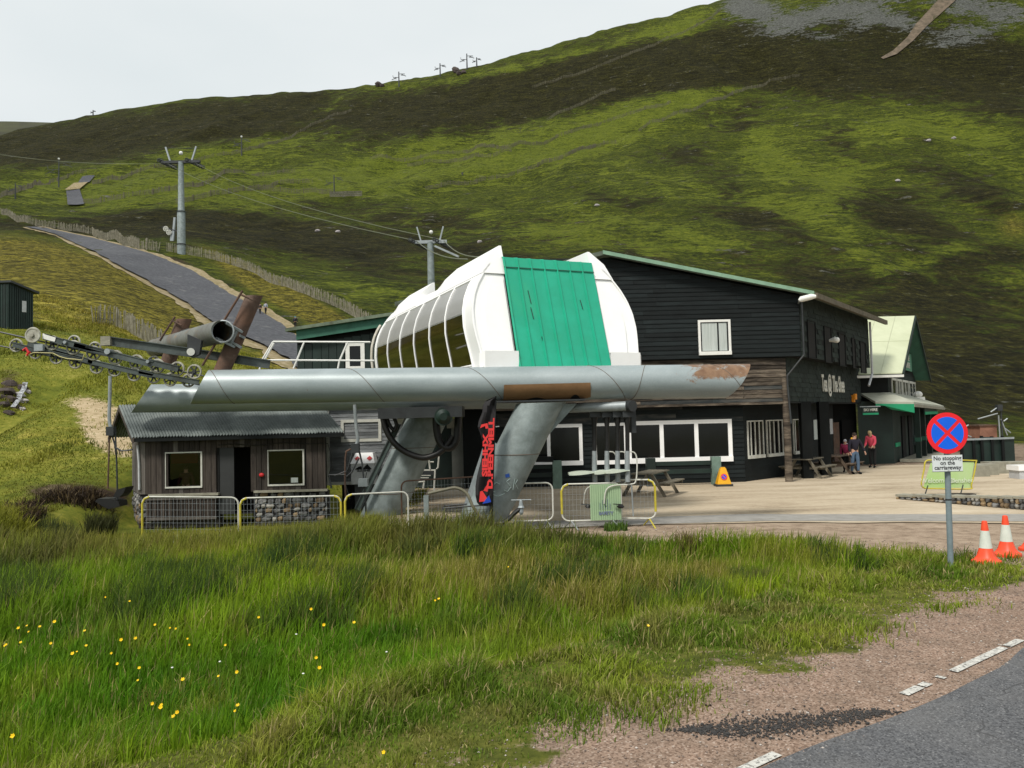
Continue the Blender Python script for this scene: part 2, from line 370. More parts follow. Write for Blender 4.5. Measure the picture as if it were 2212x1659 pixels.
attr('heath_shade', np.where(vv[:, 1] > 40, blobs(U_, V_, HEATH_SHADE), 0)); attr('green', np.where(vv[:, 1] > 40, blobs(U_, V_, GREEN), 0)); attr('scree', np.where(vv[:, 1] > 200, blobs(U_, V_, SCREE), 0))
attr('yellow', np.where(vv[:, 1] > 22, blobs(U_, V_, YELLOW), 0)); attr('bare', np.where(vv[:, 1] > 20, blobs(U_, V_, BARE), 0)); attr('brownb', blobs(U_, V_, BROWNB)); attr('hillk', hill)
dd_ = road_d(vv[:, 0].astype(float), vv[:, 1].astype(float)); le_ = vv[:, 1] - lot_edge(vv[:, 0].astype(float))
grav = sstep(-2.1, -0.9, dd_ + 2.2 * (fbm(vv[:, 0] * 1.5, vv[:, 1] * 1.5, 4, 41) - 0.5))
attr('gravel', np.where(vv[:, 1] < 20, grav, 0))
dirt = sstep(-0.5, 0.4, le_ + 1.0 * (fbm(vv[:, 0] * .8, vv[:, 1] * .8, 3, 47) - 0.5)) * sstep(-4.0, -1.0, vv[:, 0] + 0.15 * (vv[:, 1] - 17)) * sstep(60, 44, vv[:, 1])
attr('dirt', dirt)
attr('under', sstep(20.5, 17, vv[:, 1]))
# ground material: colour only, everything else is real relief
m, nt, b = newmat('ground_cover'); P = geo_pos(nt)
def A(n): a = nt.nodes.new('ShaderNodeAttribute'); a.attribute_name = n; return a.outputs['Fac']
n_big = noise(nt, P, 0.035, 6, 0.62, 0.6); n_mid = noise(nt, P, 0.11, 6, 0.68, 1.2, (.8, .6, 2.0)); n_gr = noise(nt, P, 0.06, 6, 0.66, 1.0, (.9, .5, 1.6)); n_s = noise(nt, P, 0.75, 6, 0.72, 0.3, (1, .6, 1.6)); n_xs = noise(nt, P, 5.0, 5, 0.7)
n_f = noise(nt, P, 1.3, 5, 0.8, 0.6, (0.7, 1.0, 2.4))
n_str = noise(nt, P, 0.22, 6, 0.75, 0.8, (0.45, 1.1, 2.6))
def comb(base, *ts):
    o = base
    for n_, k in ts: o = mth(nt, 'ADD', o, mth(nt, 'MULTIPLY', mth(nt, 'SUBTRACT', n_, 0.5), k))
    return o
olive = ramp(nt, comb(0.5, (n_s, 1.6), (n_str, 1.6), (n_f, 1.9)), [(0.05, (.012, .016, .003)), (0.35, (.030, .040, .005)), (0.60, (.066, .083, .008)), (0.95, (.150, .165, .013))])
bright = ramp(nt, comb(0.5, (n_s, 1.3), (n_str, 1.3), (n_f, 1.8)), [(0.05, (.028, .036, .006)), (0.4, (.074, .098, .010)), (0.9, (.185, .205, .020))])
heath_shade = ramp(nt, comb(0.5, (n_s, 1.9), (n_str, 1.9), (n_f, 1.2)), [(0.0, (.004, .004, .0015)), (0.4, (.014, .0135, .0035)), (0.68, (.032, .030, .007)), (1.0, (.070, .068, .011))])
c = mixc(nt, ramp(nt, comb(A('green'), (n_gr, 4.2), (n_str, 2.2), (n_s, 1.0)), [(0.28, (0, 0, 0)), (0.74, (1, 1, 1))]), olive, bright)
hm = comb(mth(nt, 'SUBTRACT', mth(nt, 'ADD', A('heath_shade'), .06), mth(nt, 'MULTIPLY', A('green'), 0.40)), (n_mid, 2.4), (n_str, 2.2), (n_big, 1.7), (n_s, 1.5), (n_f, .8))
c = mixc(nt, ramp(nt, hm, [(0.36, (0, 0, 0)), (0.52, (1, 1, 1))]), c, heath_shade)
scree = ramp(nt, comb(0.5, (n_xs, 1.0), (n_s, 1.5)), [(0.1, (.03, .034, .025)), (0.5, (.10, .104, .094)), (0.9, (.22, .222, .21))])
c = mixc(nt, ramp(nt, comb(A('scree'), (n_mid, 2.0), (n_str, 2.2), (n_s, 1.2)), [(0.42, (0, 0, 0)), (0.62, (1, 1, 1))]), c, scree)
# nearer slope: rough moor grass, yellow and olive
n_t = noise(nt, P, 1.6, 5, 0.72, 0.6, (0.8, 1.0, 1.6)); n_u = noise(nt, P, 0.3, 4, 0.6, 0.2)
lawn = ramp(nt, comb(0.5, (n_t, 1.0), (n_u, 1.4), (n_xs, 0.9)), [(0.05, (.040, .050, .008)), (0.38, (.095, .112, .014)), (0.66, (.165, .165, .024)), (0.95, (.26, .235, .06))])
moor = ramp(nt, comb(0.47, (n_t, 2.6), (n_s, 1.6), (n_xs, 0.9)), [(0.1, (.030, .026, .006)), (0.38, (.080, .072, .011)), (0.62, (.19, .165, .022)), (0.95, (.32, .27, .05))])
nearc = mixc(nt, ramp(nt, comb(A('yellow'), (n_u, .8), (n_t, .6)), [(0.2, (0, 0, 0)), (0.6, (1, 1, 1))]), lawn, moor)
hk = mth(nt, 'MULTIPLY', A('hillk'), mth(nt, 'SUBTRACT', 1.0, ramp(nt, A('yellow'), [(0.25, (0, 0, 0)), (0.7, (1, 1, 1))])))
c = mixc(nt, hk, nearc, c)
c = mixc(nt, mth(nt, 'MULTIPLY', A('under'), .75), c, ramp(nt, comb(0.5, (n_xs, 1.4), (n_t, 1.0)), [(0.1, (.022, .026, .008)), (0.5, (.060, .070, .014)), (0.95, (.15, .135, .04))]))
soil = ramp(nt, comb(0.5, (n_xs, 1.2), (n_t, 1.2)), [(0.1, (.012, .008, .005)), (0.5, (.045, .030, .020)), (0.9, (.13, .105, .06))])
c = mixc(nt, ramp(nt, comb(A('brownb'), (n_t, .9), (n_xs, .6)), [(0.35, (0, 0, 0)), (0.65, (1, 1, 1))]), c, soil)
sand = ramp(nt, comb(0.5, (n_xs, 1.2), (n_t, 1.0)), [(0.1, (.17, .13, .06)), (0.5, (.36, .28, .17)), (0.9, (.50, .41, .28))])
c = mixc(nt, ramp(nt, comb(A('bare'), (n_t, .9), (n_xs, .8)), [(0.4, (0, 0, 0)), (0.66, (1, 1, 1))]), c, sand)
n_g1 = noise(nt, P, 45, 3, 0.7); n_g2 = noise(nt, P, 2.2, 5, 0.65)
vor = nt.nodes.new('ShaderNodeTexVoronoi'); vor.inputs['Scale'].default_value = 60; nt.links.new(P, vor.inputs['Vector'])
stc = ramp(nt, vor.outputs['Color'], [(0.15, (.13, .085, .062)), (0.45, (.26, .18, .135)), (0.75, (.33, .235, .18)), (0.95, (.46, .38, .32))])
gravel = mixc(nt, ramp(nt, n_g2, [(0.35, (0, 0, 0)), (0.6, (.35, .35, .35))]), stc, (.105, .085, .065))
c = mixc(nt, ramp(nt, comb(A('gravel'), (n_xs, .9), (n_g2, .8)), [(0.42, (0, 0, 0)), (0.62, (1, 1, 1))]), c, gravel)
dirtc = ramp(nt, comb(0.5, (n_g1, .9), (n_g2, 1.4), (n_xs, .7)), [(0.1, (.13, .095, .065)), (0.45, (.27, .205, .15)), (0.8, (.38, .30, .225)), (1.0, (.48, .41, .33))])
c = mixc(nt, ramp(nt, comb(A('dirt'), (n_xs, .8), (n_t, .8)), [(0.4, (0, 0, 0)), (0.6, (1, 1, 1))]), c, dirtc)
nt.links.new(c, b.inputs['Base Color']); b.inputs['Roughness'].default_value = 0.95; b.inputs['Specular IOR Level'].default_value = 0.1
bh = mth(nt, 'ADD', mth(nt, 'MULTIPLY', n_s, 1.0), mth(nt, 'MULTIPLY', n_str, 1.6))
bmp = nt.nodes.new('ShaderNodeBump'); bmp.inputs['Strength'].default_value = 0.9; nt.links.new(mth(nt, 'MULTIPLY', A('hillk'), 1.6), bmp.inputs['Distance']); nt.links.new(bh, bmp.inputs['Height'])
bm2 = nt.nodes.new('ShaderNodeBump'); bm2.inputs['Strength'].default_value = 0.8; bm2.inputs['Distance'].default_value = 0.02; nt.links.new(mth(nt, 'ADD', n_xs, mth(nt, 'MULTIPLY', n_g1, .5)), bm2.inputs['Height']); nt.links.new(bmp.outputs['Normal'], bm2.inputs['Normal'])
nt.links.new(bm2.outputs['Normal'], b.inputs['Normal'])
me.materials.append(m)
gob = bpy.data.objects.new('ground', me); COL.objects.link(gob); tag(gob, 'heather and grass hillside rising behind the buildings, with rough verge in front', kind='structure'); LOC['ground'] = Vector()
del gob['label']
# far shoulder of the next hill, seen at the left edge
mb = MB(); rows = []
for j, Y in enumerate([1150, 1300, 1500, 1800]):
    r = []
    for i in range(40):
        u = -700 + 950 * i / 39; v = [420, 310, 262 + max(0, u - 20) * 0.03 + max(0, -u) * 0.02, 300][j]
        p = W(u, v + 4 * math.sin(u * 0.05 + j) * (j != 2), Y); r.append(p)
    rows.append(r)
mb.grid(rows); far_m = pm('far_moor', (.045, .048, .012), (.02, .02, .007), 0.02, 0.95)
tag(mb.build('hill', far_m, smooth=True), kind='structure')
# ---------------------------------------------------------------- draped ribbons
def ribbon(name, L, R, mat_, lift, nacross=6, kind='structure', y0=25, jit=0.0):
    """L, R: lists of photo points of the two edges (same length)"""
    rows = []
    N = (len(L) - 1) * 16 + 1
    for k in range(N):
        t = k / 16; i = min(int(t), len(L) - 2); f = t - i
        a = hit(L[i][0] * (1 - f) + L[i + 1][0] * f, L[i][1] * (1 - f) + L[i + 1][1] * f, y0); c2 = hit(R[i][0] * (1 - f) + R[i + 1][0] * f, R[i][1] * (1 - f) + R[i + 1][1] * f, y0)
        if jit:
            dv = (c2 - a).normalized(); a = a + dv * jit * 2 * (float(fbm(k * .45, 3.1, 3, int(lift * 100))) - .5); c2 = c2 + dv * jit * 2 * (float(fbm(k * .45, 9.7, 3, int(lift * 100) + 7)) - .5)
        r = []
        for j in range(nacross + 1):
            q = a.lerp(c2, j / nacross); q.z = ground(q.x, q.y) + lift; r.append(q)
        rows.append(r)
    o = MB().grid(rows).build(name, mat_, smooth=True); tag(o, kind=kind); return o, rows
asph_m = pm('track_gravel', (.085, .088, .098), (.045, .047, .055), 2.2, 0.9, 0.9, 5, c3=(.035, .036, .042), patch=((.11, .11, .112), .35, .58))
should_m = pm('shoulder_sand', (.32, .26, .17), (.19, .15, .07), 1.6, 0.95, 0.4, 9, c3=(.12, .11, .03))
TL = [(690, 850), (635, 790), (560, 745), (455, 700), (400, 655), (300, 600), (200, 545), (120, 508), (50, 490)]
TR = [(800, 830), (740, 780), (648, 735), (560, 672), (500, 640), (420, 590), (330, 552), (200, 516), (90, 493)]
TLo = [(678, 858), (622, 797), (545, 750), (442, 704), (389, 658), (293, 602), (195, 547), (116, 509), (47, 491)]
TRo = [(822, 822), (762, 770), (668, 724), (576, 664), (514, 631), (432, 582), (338, 549), (206, 513), (94, 490)]
ribbon('track_verge', TLo, TRo, should_m, 0.08, 14, jit=1.5)
ribbon('track', TL, TR, asph_m, 0.30, 14, jit=.7)
ribbon('path', [(146, 446), (143, 415)], [(182, 444), (172, 412)], asph_m, 0.7, 4)
ribbon('path', [(140, 413), (160, 398)], [(172, 411), (190, 396)], should_m, 0.7, 4)
ribbon('path', [(168, 398), (178, 384)], [(193, 396), (205, 382)], asph_m, 0.7, 4)
ribbon('path', [(1903, 128), (1930, 112), (1960, 84), (1978, 56), (2024, 6), (2060, -40)], [(1908, 131), (1938, 120), (1972, 92), (2002, 60), (2062, 6), (2105, -40)], pm('bare_strip', (.16, .12, .085), (.06, .048, .03), 0.25, 0.95, patch=((.05, .045, .02), .12, .55)), 1.2, 4)
# ---------------------------------------------------------------- road, forecourt, markings
def flat(name, rows, mat_, lift):
    rr = [[Vector((x, y, lift)) for x, y in r] for r in rows]
    return tag(MB().grid(rr).build(name, mat_), kind='structure')
Rd = Vector((0.795, 0.607, 0)); Rn = Vector((0.607, -0.795, 0)); R0 = Vector((1.7, 5.7, 0))
rm, nt, b = newmat('worn_asphalt'); P = geo_pos(nt)
vor = nt.nodes.new('ShaderNodeTexVoronoi'); vor.inputs['Scale'].default_value = 70; nt.links.new(P, vor.inputs['Vector'])
c = ramp(nt, vor.outputs['Color'], [(0.1, (.035, .036, .04)), (0.5, (.085, .087, .093)), (0.8, (.12, .122, .128)), (0.97, (.22, .22, .22))])
c = mixc(nt, ramp(nt, noise(nt, P, 1.1, 6, 0.7, 0.5), [(0.45, (0, 0, 0)), (0.75, (.5, .5, .5))]), c, (.17, .165, .16))
crk = nt.nodes.new('ShaderNodeTexVoronoi'); crk.feature = 'DISTANCE_TO_EDGE'; crk.inputs['Scale'].default_value = 0.5
wv = nt.nodes.new('ShaderNodeVectorMath'); wv.operation = 'ADD'; nn = nt.nodes.new('ShaderNodeTexNoise'); nn.inputs['Scale'].default_value = 2.0; nt.links.new(P, nn.inputs['Vector']); nt.links.new(P, wv.inputs[0]); nt.links.new(nn.outputs['Color'], wv.inputs[1]); nt.links.new(wv.outputs[0], crk.inputs['Vector'])
c = mixc(nt, ramp(nt, mth(nt, 'ADD', crk.outputs['Distance'], mth(nt, 'MULTIPLY', noise(nt, P, 0.9, 2), 0.03)), [(0.014, (1, 1, 1)), (0.020, (0, 0, 0))]), c, (.045, .045, .047))
nt.links.new(c, b.inputs['Base Color']); b.inputs['Roughness'].default_value = 0.85
bn = nt.nodes.new('ShaderNodeBump'); bn.inputs['Strength'].default_value = 0.6; bn.inputs['Distance'].default_value = 0.01; nt.links.new(vor.outputs['Distance'], bn.inputs['Height']); nt.links.new(bn.outputs['Normal'], b.inputs['Normal'])
rows = []
for i in range(160):
    s_ = -12 + i * 0.35; e = 0.10 * (vnoise(s_ * 1.3, 0.5, 3) - 0.5) + 0.35 * (vnoise(s_ * .35, 7.5, 6) - 0.55) - 0.1
    rows.append([(R0 + Rd * s_ + Rn * q).to_2d() for q in (float(e) + .12, 1.5, 4, 9)])
flat('road', rows, rm, 0.006)
wm = pm('road_paint', (.62, .61, .56), (.40, .39, .36), 12, 0.7, patch=((.12, .115, .11), 30, 0.52))
for a, b_ in [(-.15, 0.37), (2.30, 2.60), (2.63, 2.76), (2.98, 3.04), (3.27, 4.46), (4.54, 4.90), (7.0, 8.4), (-3.4, -1.9)]:
    o = MB(); q0 = R0 + Rd * a; q1 = R0 + Rd * b_
    o.add([q0 + Rn * -0.17 + Vector((0, 0, .012)), q1 + Rn * -0.17 + Vector((0, 0, .012)), q1 + Rn * -0.08 + Vector((0, 0, .012)), q0 + Rn * -0.08 + Vector((0, 0, .012))], [(0, 3, 2, 1)])
    tag(o.build('road_marking', wm), kind='structure')
# dark tar spill patch on the verge
tar_m = pm('loose_tar', (.03, .03, .032), (.06, .055, .05), 20, 0.9, 0.8, 40)
mb = MB(); rd = random.Random(5)
for k in range(2600):
    t = rd.random(); sx = 1480 + 430 * t + rd.gauss(0, 20); w_ = 26 * math.sin(PI * min(1, max(0.02, t))) ** .6
    sv = 1578 - 40 * t * t + rd.gauss(0, 1) * w_ * .5
    d = ray(sx, sv); k_ = -(CAMH) / d.z; p = Vector((0, 0, CAMH)) + d * k_
    r = rd.uniform(.003, .010) * (2.0 if rd.random() < .04 else 1); mb.blob((p.x, p.y, ground(p.x, p.y) + r * .5 + .004), (r * 1.2, r, r * .7), 5, 3, .25, k)
tag(mb.build('tar_crumbs', tar_m), kind='stuff')
# forecourt
lotm_, nt, b = newmat('forecourt_concrete'); P = geo_pos(nt)
f1 = noise(nt, P, 0.45, 6, 0.65, 0.6, (0.5, 1.6, 1)); f2 = noise(nt, P, 6, 5, 0.7); f3 = noise(nt, P, 50, 3, .7)
def comb2(nt, base, *ts):
    o = base
    for n_, k in ts: o = mth(nt, 'ADD', o, mth(nt, 'MULTIPLY', mth(nt, 'SUBTRACT', n_, 0.5), k))
    return o
c = ramp(nt, comb2(nt, 0.5, (f1, 1.9), (f2, .8), (f3, .5)), [(0.05, (.24, .19, .13)), (0.35, (.38, .31, .22)), (0.7, (.47, .395, .29)), (1.0, (.55, .48, .37))])
nt.links.new(c, b.inputs['Base Color']); b.inputs['Roughness'].default_value = 0.9; b.inputs['Specular IOR Level'].default_value = 0.2
bn = nt.nodes.new('ShaderNodeBump'); bn.inputs['Strength'].default_value = 0.3; bn.inputs['Distance'].default_value = 0.01; nt.links.new(f3, bn.inputs['Height']); nt.links.new(bn.outputs['Normal'], b.inputs['Normal'])
rows = []
for i in range(90):
    x = -4.2 + i * 0.45; y0 = float(np.interp(x, [-5, -3.5, -1, 2, 6, 12, 40], [22, 19.6, 18.2, 18.6, 18.6, 17.2, 14.5])) + 0.25 * float(vnoise(x * .9, 3.3, 2)); yy = [y0, y0 + 1.5, 24, 29, 33, 37.2]
    yy = [max(q, y0 + 0.01 * k) for k, q in enumerate(yy)]
    rows.append([(x, q) for q in yy])
rr = [[Vector((x, y, max(0.012, ground(x, y) + 0.008))) for x, y in r] for r in rows]
rr = [[Vector((p.x, p.y, 0.02)) for p in r] for r in rr]
tag(MB().grid(rr).build('forecourt', lotm_), kind='structure')
strip_m = pm('pale_asphalt', (.30, .29, .27), (.22, .21, .19), 3, .9, .2)
rr = []
for i in range(60):
    x = -0.6 + i * 0.34; y0 = float(np.interp(x, [-1, 2, 6, 12, 20], [18.25, 18.75, 18.9, 17.6, 16.2])); rr.append([Vector((x, y0, .026)), Vector((x, y0 + 1.1 + .3 * float(vnoise(x, 1.1, 4)), .026))])
tag(MB().grid(rr).build('drain_apron', strip_m), kind='structure')
# ================================================================ materials for built things
M = {}
M['board_black'] = pm('black_stained_board', (.011, .016, .0165), (.006, .008, .0085), 1.5, .75, .5, 14, stretch=(1, 1, 6), rand=.35, patch=((.05, .045, .035), 7, .68), spec=.2)
M['board_worn'] = pm('weathered_board', (.16, .132, .10), (.055, .044, .034), 1.2, .85, .8, 10, stretch=(1, 1, 7), rand=.5, c3=(.014, .012, .010), spec=.2)
M['board_mix'] = pm('half_worn_board', (.060, .057, .050), (.013, .018, .019), 1.0, .8, .6, 12, stretch=(1, 1, 6), rand=.4, c3=(.014, .02, .02))
M['black'] = pm('black_paint', (.007, .009, .009), (.004, .005, .005), 2, .75, spec=.2)
M['dark'] = pm('dark_interior', (.007, .007, .007), (.004, .004, .004), 1, .9)
M['shingle'] = pm('green_black_shingle', (.022, .031, .027), (.013, .019, .017), 1.2, .8, .4, 10, rand=.25, spec=.2)
M['gw'] = pm('gloss_white', (.88, .88, .87), (.84, .84, .83), 3, .35, spec=.5)
M['white'] = pm('white_paint', (.78, .78, .75), (.66, .66, .62), 5, .5)
M['offwhite'] = pm('old_white_paint', (.60, .60, .55), (.44, .44, .38), 4, .6, patch=((.22, .2, .15), 9, .68))
M['glassd'] = pm('dark_window_glass', (.005, .006, .006), (.003, .003, .003), 1, .12, spec=.35)
M['curtain'] = pm('net_curtain', (.50, .54, .52), (.36, .40, .38), 3, .9, stretch=(8, 8, .3))
M['fascia_green'] = pm('pale_green_fascia', (.22, .36, .25), (.16, .27, .19), 3, .6, patch=((.36, .44, .36), 5, .7))
M['roof_grey'] = pm('mossy_roof', (.13, .15, .13), (.08, .10, .07), 1.3, .85, .3, c3=(.05, .05, .035))
M['green'] = pm('bright_green_paint', (.012, .30, .14), (.010, .24, .11), 2, .55)
M['dkgreen'] = pm('dark_green_paint', (.009, .024, .019), (.005, .014, .011), 1.6, .6, .2, rand=.25)
M['midgreen'] = pm('mid_green_paint', (.030, .13, .085), (.020, .09, .06), 2, .6)
M['cream_roof'] = pm('cream_sheet_roof', (.50, .53, .37), (.42, .45, .30), .8, .6, stretch=(1, 1, .4), patch=((.38, .38, .25), 3, .72))
M['grey_roof'] = pm('grey_felt_roof', (.42, .43, .36), (.30, .31, .25), 1.5, .7)
M['galv'] = pm('galvanised_steel', (.34, .37, .38), (.24, .27, .28), 6, .5, .15, metal=.35)
M['whitepipe'] = pm('white_downpipe', (.50, .51, .52), (.38, .39, .40), 4, .5)
M['yellow'] = pm('yellow_paint', (.52, .45, .04), (.40, .33, .03), 8, .5, patch=((.45, .45, .42), 14, .62))
M['orange_lamp'] = pm('orange_lens', (.85, .30, .02), None, 5, .3)
M['wood_grey'] = pm('grey_timber', (.17, .15, .11), (.09, .08, .06), 2.5, .85, .6, 16, stretch=(4, 4, 1), rand=.3)
M['wood_brown'] = pm('brown_timber', (.14, .10, .07), (.07, .05, .035), 2.5, .85, .6, 16, rand=.3)
M['rust'] = pm('rusty_steel', (.13, .068, .042), (.075, .045, .032), 2.2, .8, .5, 18, c3=(.15, .10, .075))
M['dkgrey'] = pm('dark_grey_metal', (.035, .04, .042), (.02, .022, .024), 3, .5)
M['blackrub'] = pm('black_rubber', (.012, .012, .012), (.008, .008, .008), 5, .45)
M['red'] = pm('red_print', (.62, .03, .03), (.5, .02, .025), 8, .5)
M['stone'] = pm('grey_rubble_stone', (.19, .19, .185), (.10, .10, .10), 5, .85, .8, 30, rand=.5, c3=(.05, .048, .045))
M['stone_w'] = pm('warm_rubble_stone', (.30, .22, .12), (.17, .12, .07), 5, .85, .8, 30, rand=.4, c3=(.08, .055, .035))
M['stone_p'] = pm('pale_rubble_stone', (.34, .33, .30), (.22, .21, .19), 5, .85, .8, 30, rand=.3)
M['mortar'] = pm('dark_mortar', (.05, .045, .04), (.025, .022, .02), 8, .95, .6)
M['conc'] = pm('lichen_concrete', (.30, .29, .23), (.20, .19, .15), 4, .9, .5)
# unit board: s 0..1, out at the foot, thin at the head
def unit_mesh(name, m, prof):
    me = bpy.data.meshes.new(name)
    vs = [(x, d, z) for x in (0, 1) for d, z in prof]; n = len(prof)
    fs = [tuple(range(n)), tuple(range(n, 2 * n))[::-1]] + [(i, n + i, n + (i + 1) % n, (i + 1) % n) for i in range(n)]
    me.from_pydata(vs, [], fs); me.materials.append(m); return me
BOARD = [(0, 0), (1, 0), (1, .12), (.35, 1), (0, 1)]
FLATB = [(0, 0), (1, .03), (1, .97), (0, 1)]
UM = {}
def um(mk, prof='b'):
    k = mk + prof
    if k not in UM: UM[k] = unit_mesh('plank_' + mk, M[mk], BOARD if prof == 'b' else FLATB)
    return UM[k]
def put(me, name, parent, O, X, Yv, Z, kind=None):
    o = bpy.data.objects.new(name, me); COL.objects.link(o); o.parent = parent
    off = LOC[parent.name]
    o.matrix_basis = Matrix(((X.x, Yv.x, Z.x, O.x - off.x), (X.y, Yv.y, Z.y, O.y - off.y), (X.z, Yv.z, Z.z, O.z - off.z), (0, 0, 0, 1)))
    if kind: o['kind'] = kind
    return o
def clad(parent, F_, s0, s1, z0, z1, pitch, mk, d=0.0, th=.03, ops=(), lo=None, hi=None, name='board', seg=None, choose=None, jit=.004):
    """horizontal weatherboards, each one an object; ops = openings (s0,s1,z0,z1); hi(z)/lo(z) clip the right/left end"""
    z = z0; rd = random.Random(int(s0 * 100) + int(z0 * 100)); n = 0
    while z < z1 - .02:
        h = min(pitch, z1 - z); a = lo(z + h) if lo else s0; b_ = hi(z + h) if hi else s1
        a = max(a, s0); b_ = min(b_, s1); spans = [(a, b_)]
        for (p, q, r, t) in ops:
            if z + h * .5 > r and z + h * .5 < t:
                ns = []
                for (x, y) in spans:
                    if q <= x or p >= y: ns.append((x, y))
                    else:
                        if p > x: ns.append((x, p))
                        if q < y: ns.append((q, y))
                spans = ns
        for (x, y) in spans:
            cuts = [x]
            if seg:
                while cuts[-1] + seg * 1.4 < y: cuts.append(cuts[-1] + seg * rd.uniform(.75, 1.25))
            cuts.append(y)
            for i in range(len(cuts) - 1):
                if cuts[i + 1] - cuts[i] < .05: continue
                k = choose(z, rd) if choose else mk
                dz = rd.uniform(-jit, jit)
                put(um(k), name, parent, F_.p(cuts[i] + .003, d, z + dz), F_.S * (cuts[i + 1] - cuts[i] - .006), F_.D * (th * rd.uniform(.85, 1.2)), Vector((F_.S.x * 0, 0, h * 1.02)))
                n += 1
        z += pitch
    return n
def vplanks(parent, F_, s0, s1, z0, z1, w, mk, d=0.0, th=.022, ops=(), ztop=None, name='plank', gap=.006, jit=0.0, choose=None):
    s = s0; rd = random.Random(int(s0 * 77) + 3)
    while s < s1 - .02:
        ww = min(w * rd.uniform(.85, 1.15), s1 - s); top = ztop(s + ww / 2) if ztop else z1; spans = [(z0, top)]
        for (p, q, r, t) in ops:
            if s + ww * .5 > p and s + ww * .5 < q:
                ns = []
                for (x, y) in spans:
                    if t <= x or r >= y: ns.append((x, y))
                    else:
                        if r > x: ns.append((x, r))
                        if t < y: ns.append((t, y))
                spans = ns
        for (x, y) in spans:
            if y - x < .03: continue
            k = choose(s, rd) if choose else mk; thh = th * rd.uniform(.7, 1.3)
            put(um(k, 'f'), name, parent, F_.p(s + ww - gap, d, x + rd.uniform(-jit, jit)), Vector((0, 0, y - x)), F_.D * thh, F_.S * -(ww - gap))
        s += ww
def window(parent, F_, s0, s1, z0, z1, fw=.08, mull=(), d=.0, proud=.05, fm='white', gm='glassd', sill=0.0, name='window', label=None, bars=()):
    f = MB()
    F_.box(f, s0, s1, d, d + proud, z1 - fw, z1); F_.box(f, s0, s1, d, d + proud + (.05 if sill else 0), z0, z0 + fw + sill)
    F_.box(f, s0, s0 + fw, d, d + proud, z0 + fw + sill, z1 - fw); F_.box(f, s1 - fw, s1, d, d + proud, z0 + fw + sill, z1 - fw)
    for mm in mull: F_.box(f, mm - fw / 2, mm + fw / 2, d, d + proud, z0 + fw + sill, z1 - fw)
    for q in bars: F_.box(f, s0 + fw, s1 - fw, d, d + proud * .8, q - .015, q + .015)
    w = f.build(name, M[fm], parent, label=label)
    ed = [s0 + fw / 2] + list(mull) + [s1 - fw / 2]
    for i in range(len(ed) - 1):
        g = MB(); F_.box(g, ed[i] + fw / 2 + .001, ed[i + 1] - fw / 2 - .001, d + .002, d + proud * .35, z0 + fw + sill + .001, z1 - fw - .001); g.build('pane', M[gm], w)
    return w
X1 = Vector((1, 0, 0))
# ================================================================ the ski cafe
cafe = thing('cafe_building', 'long black weatherboarded ski cafe with a shallow gable and white ground floor windows', 'building', (4, 30.5, 0))
cx = W(1730, 770, 29.5).x
FA = Fr((cx, 29.5, 0), (1, 0, 0), (0, -1, 0)); SD = Vector((.6, .8, 0)); SN = Vector((.8, -.6, 0))
def sA(u, v, Y=29.5): return W(u, v, Y).x - cx
def zA(u, v, Y=29.5): return W(u, v, Y).z
zr = zA(1730, 638); sp = sA(1300, 556); zp = zA(1300, 556); sl = 2 * sp; zb = zA(1730, 770)
back = SD * 11
wm_ = MB(); wm_.prism([FA.p(0, 0, zb), FA.p(0, 0, zr), FA.p(sp, 0, zp), FA.p(sl, 0, zr), FA.p(sl, 0, zb)], back); wm_.build('wall', M['black'], cafe)
zm = zA(1700, 867); sm = sA(1701, 830)
FM = Fr((cx, 29.62, 0), (1, 0, 0), (0, -1, 0))
m2 = MB(); m2.prism([FM.p(sm, 0, zm), FM.p(sm, 0, zb), FM.p(sl, 0, zb), FM.p(sl, 0, zm)], SD * 11.4); m2.build('wall', M['black'], cafe)
# ground floor
FG = Fr((cx, 30.1, 0), (1, 0, 0), (0, -1, 0)); sg = sA(1607, 950, 30.1); sgl = sA(1000, 950, 30.1)
gf = MB(); gf.prism([FG.p(sg, 0, 0), FG.p(sg, 0, zm), FG.p(sgl, 0, zm), FG.p(sgl, 0, 0)], (0, 4, 0)); gf.build('wall', M['black'], cafe)
# boards: upper gable
w1 = (sA(1508, 730), sA(1578, 730), zA(1543, 767), zA(1543, 691))
def hi_roof(z): return 0 if z < zr else max(sp, 0 - (z - zr) / (zp - zr) * (0 - sp))
clad(cafe, FA, sA(1150, 700), 0, zb + .02, zp - .02, .168, 'board_black', .0, .032, [w1], hi=hi_roof, seg=4.2)
# boards: worn middle band
clad(cafe, FM, sA(1090, 820), sm, zm, zb - .02, .155, 'board_worn', .0, .035, seg=2.6, choose=lambda z, rd: 'board_worn' if rd.random() < .85 else 'board_mix', jit=.012)
# boards: ground floor
wz0, wz1 = zA(1465, 999, 30.1), zA(1465, 910, 30.1)
gw1 = (sA(1130, 950, 30.1), sA(1258, 950, 30.1), wz0, wz1); gw2 = (sA(1282, 950, 30.1), sA(1354, 950, 30.1), wz0, wz1); gw3 = (sA(1354, 950, 30.1), sA(1581, 950, 30.1), wz0, wz1)
clad(cafe, FG, sA(1046, 950, 30.1), sg, 0.03, zm, .165, 'board_mix', .0, .032, [(gw1[0], gw1[1], wz0, wz1), (gw2[0], gw3[1], wz0, wz1)], seg=3.4, choose=lambda z, rd: 'board_mix' if z > 2.3 and rd.random() < .8 else 'board_black')
tr = MB(); FM.box(tr, sA(1060, 867), sm + .02, -.02, .07, zm - .09, zm); tr.build('drip_board', M['board_worn'], cafe)
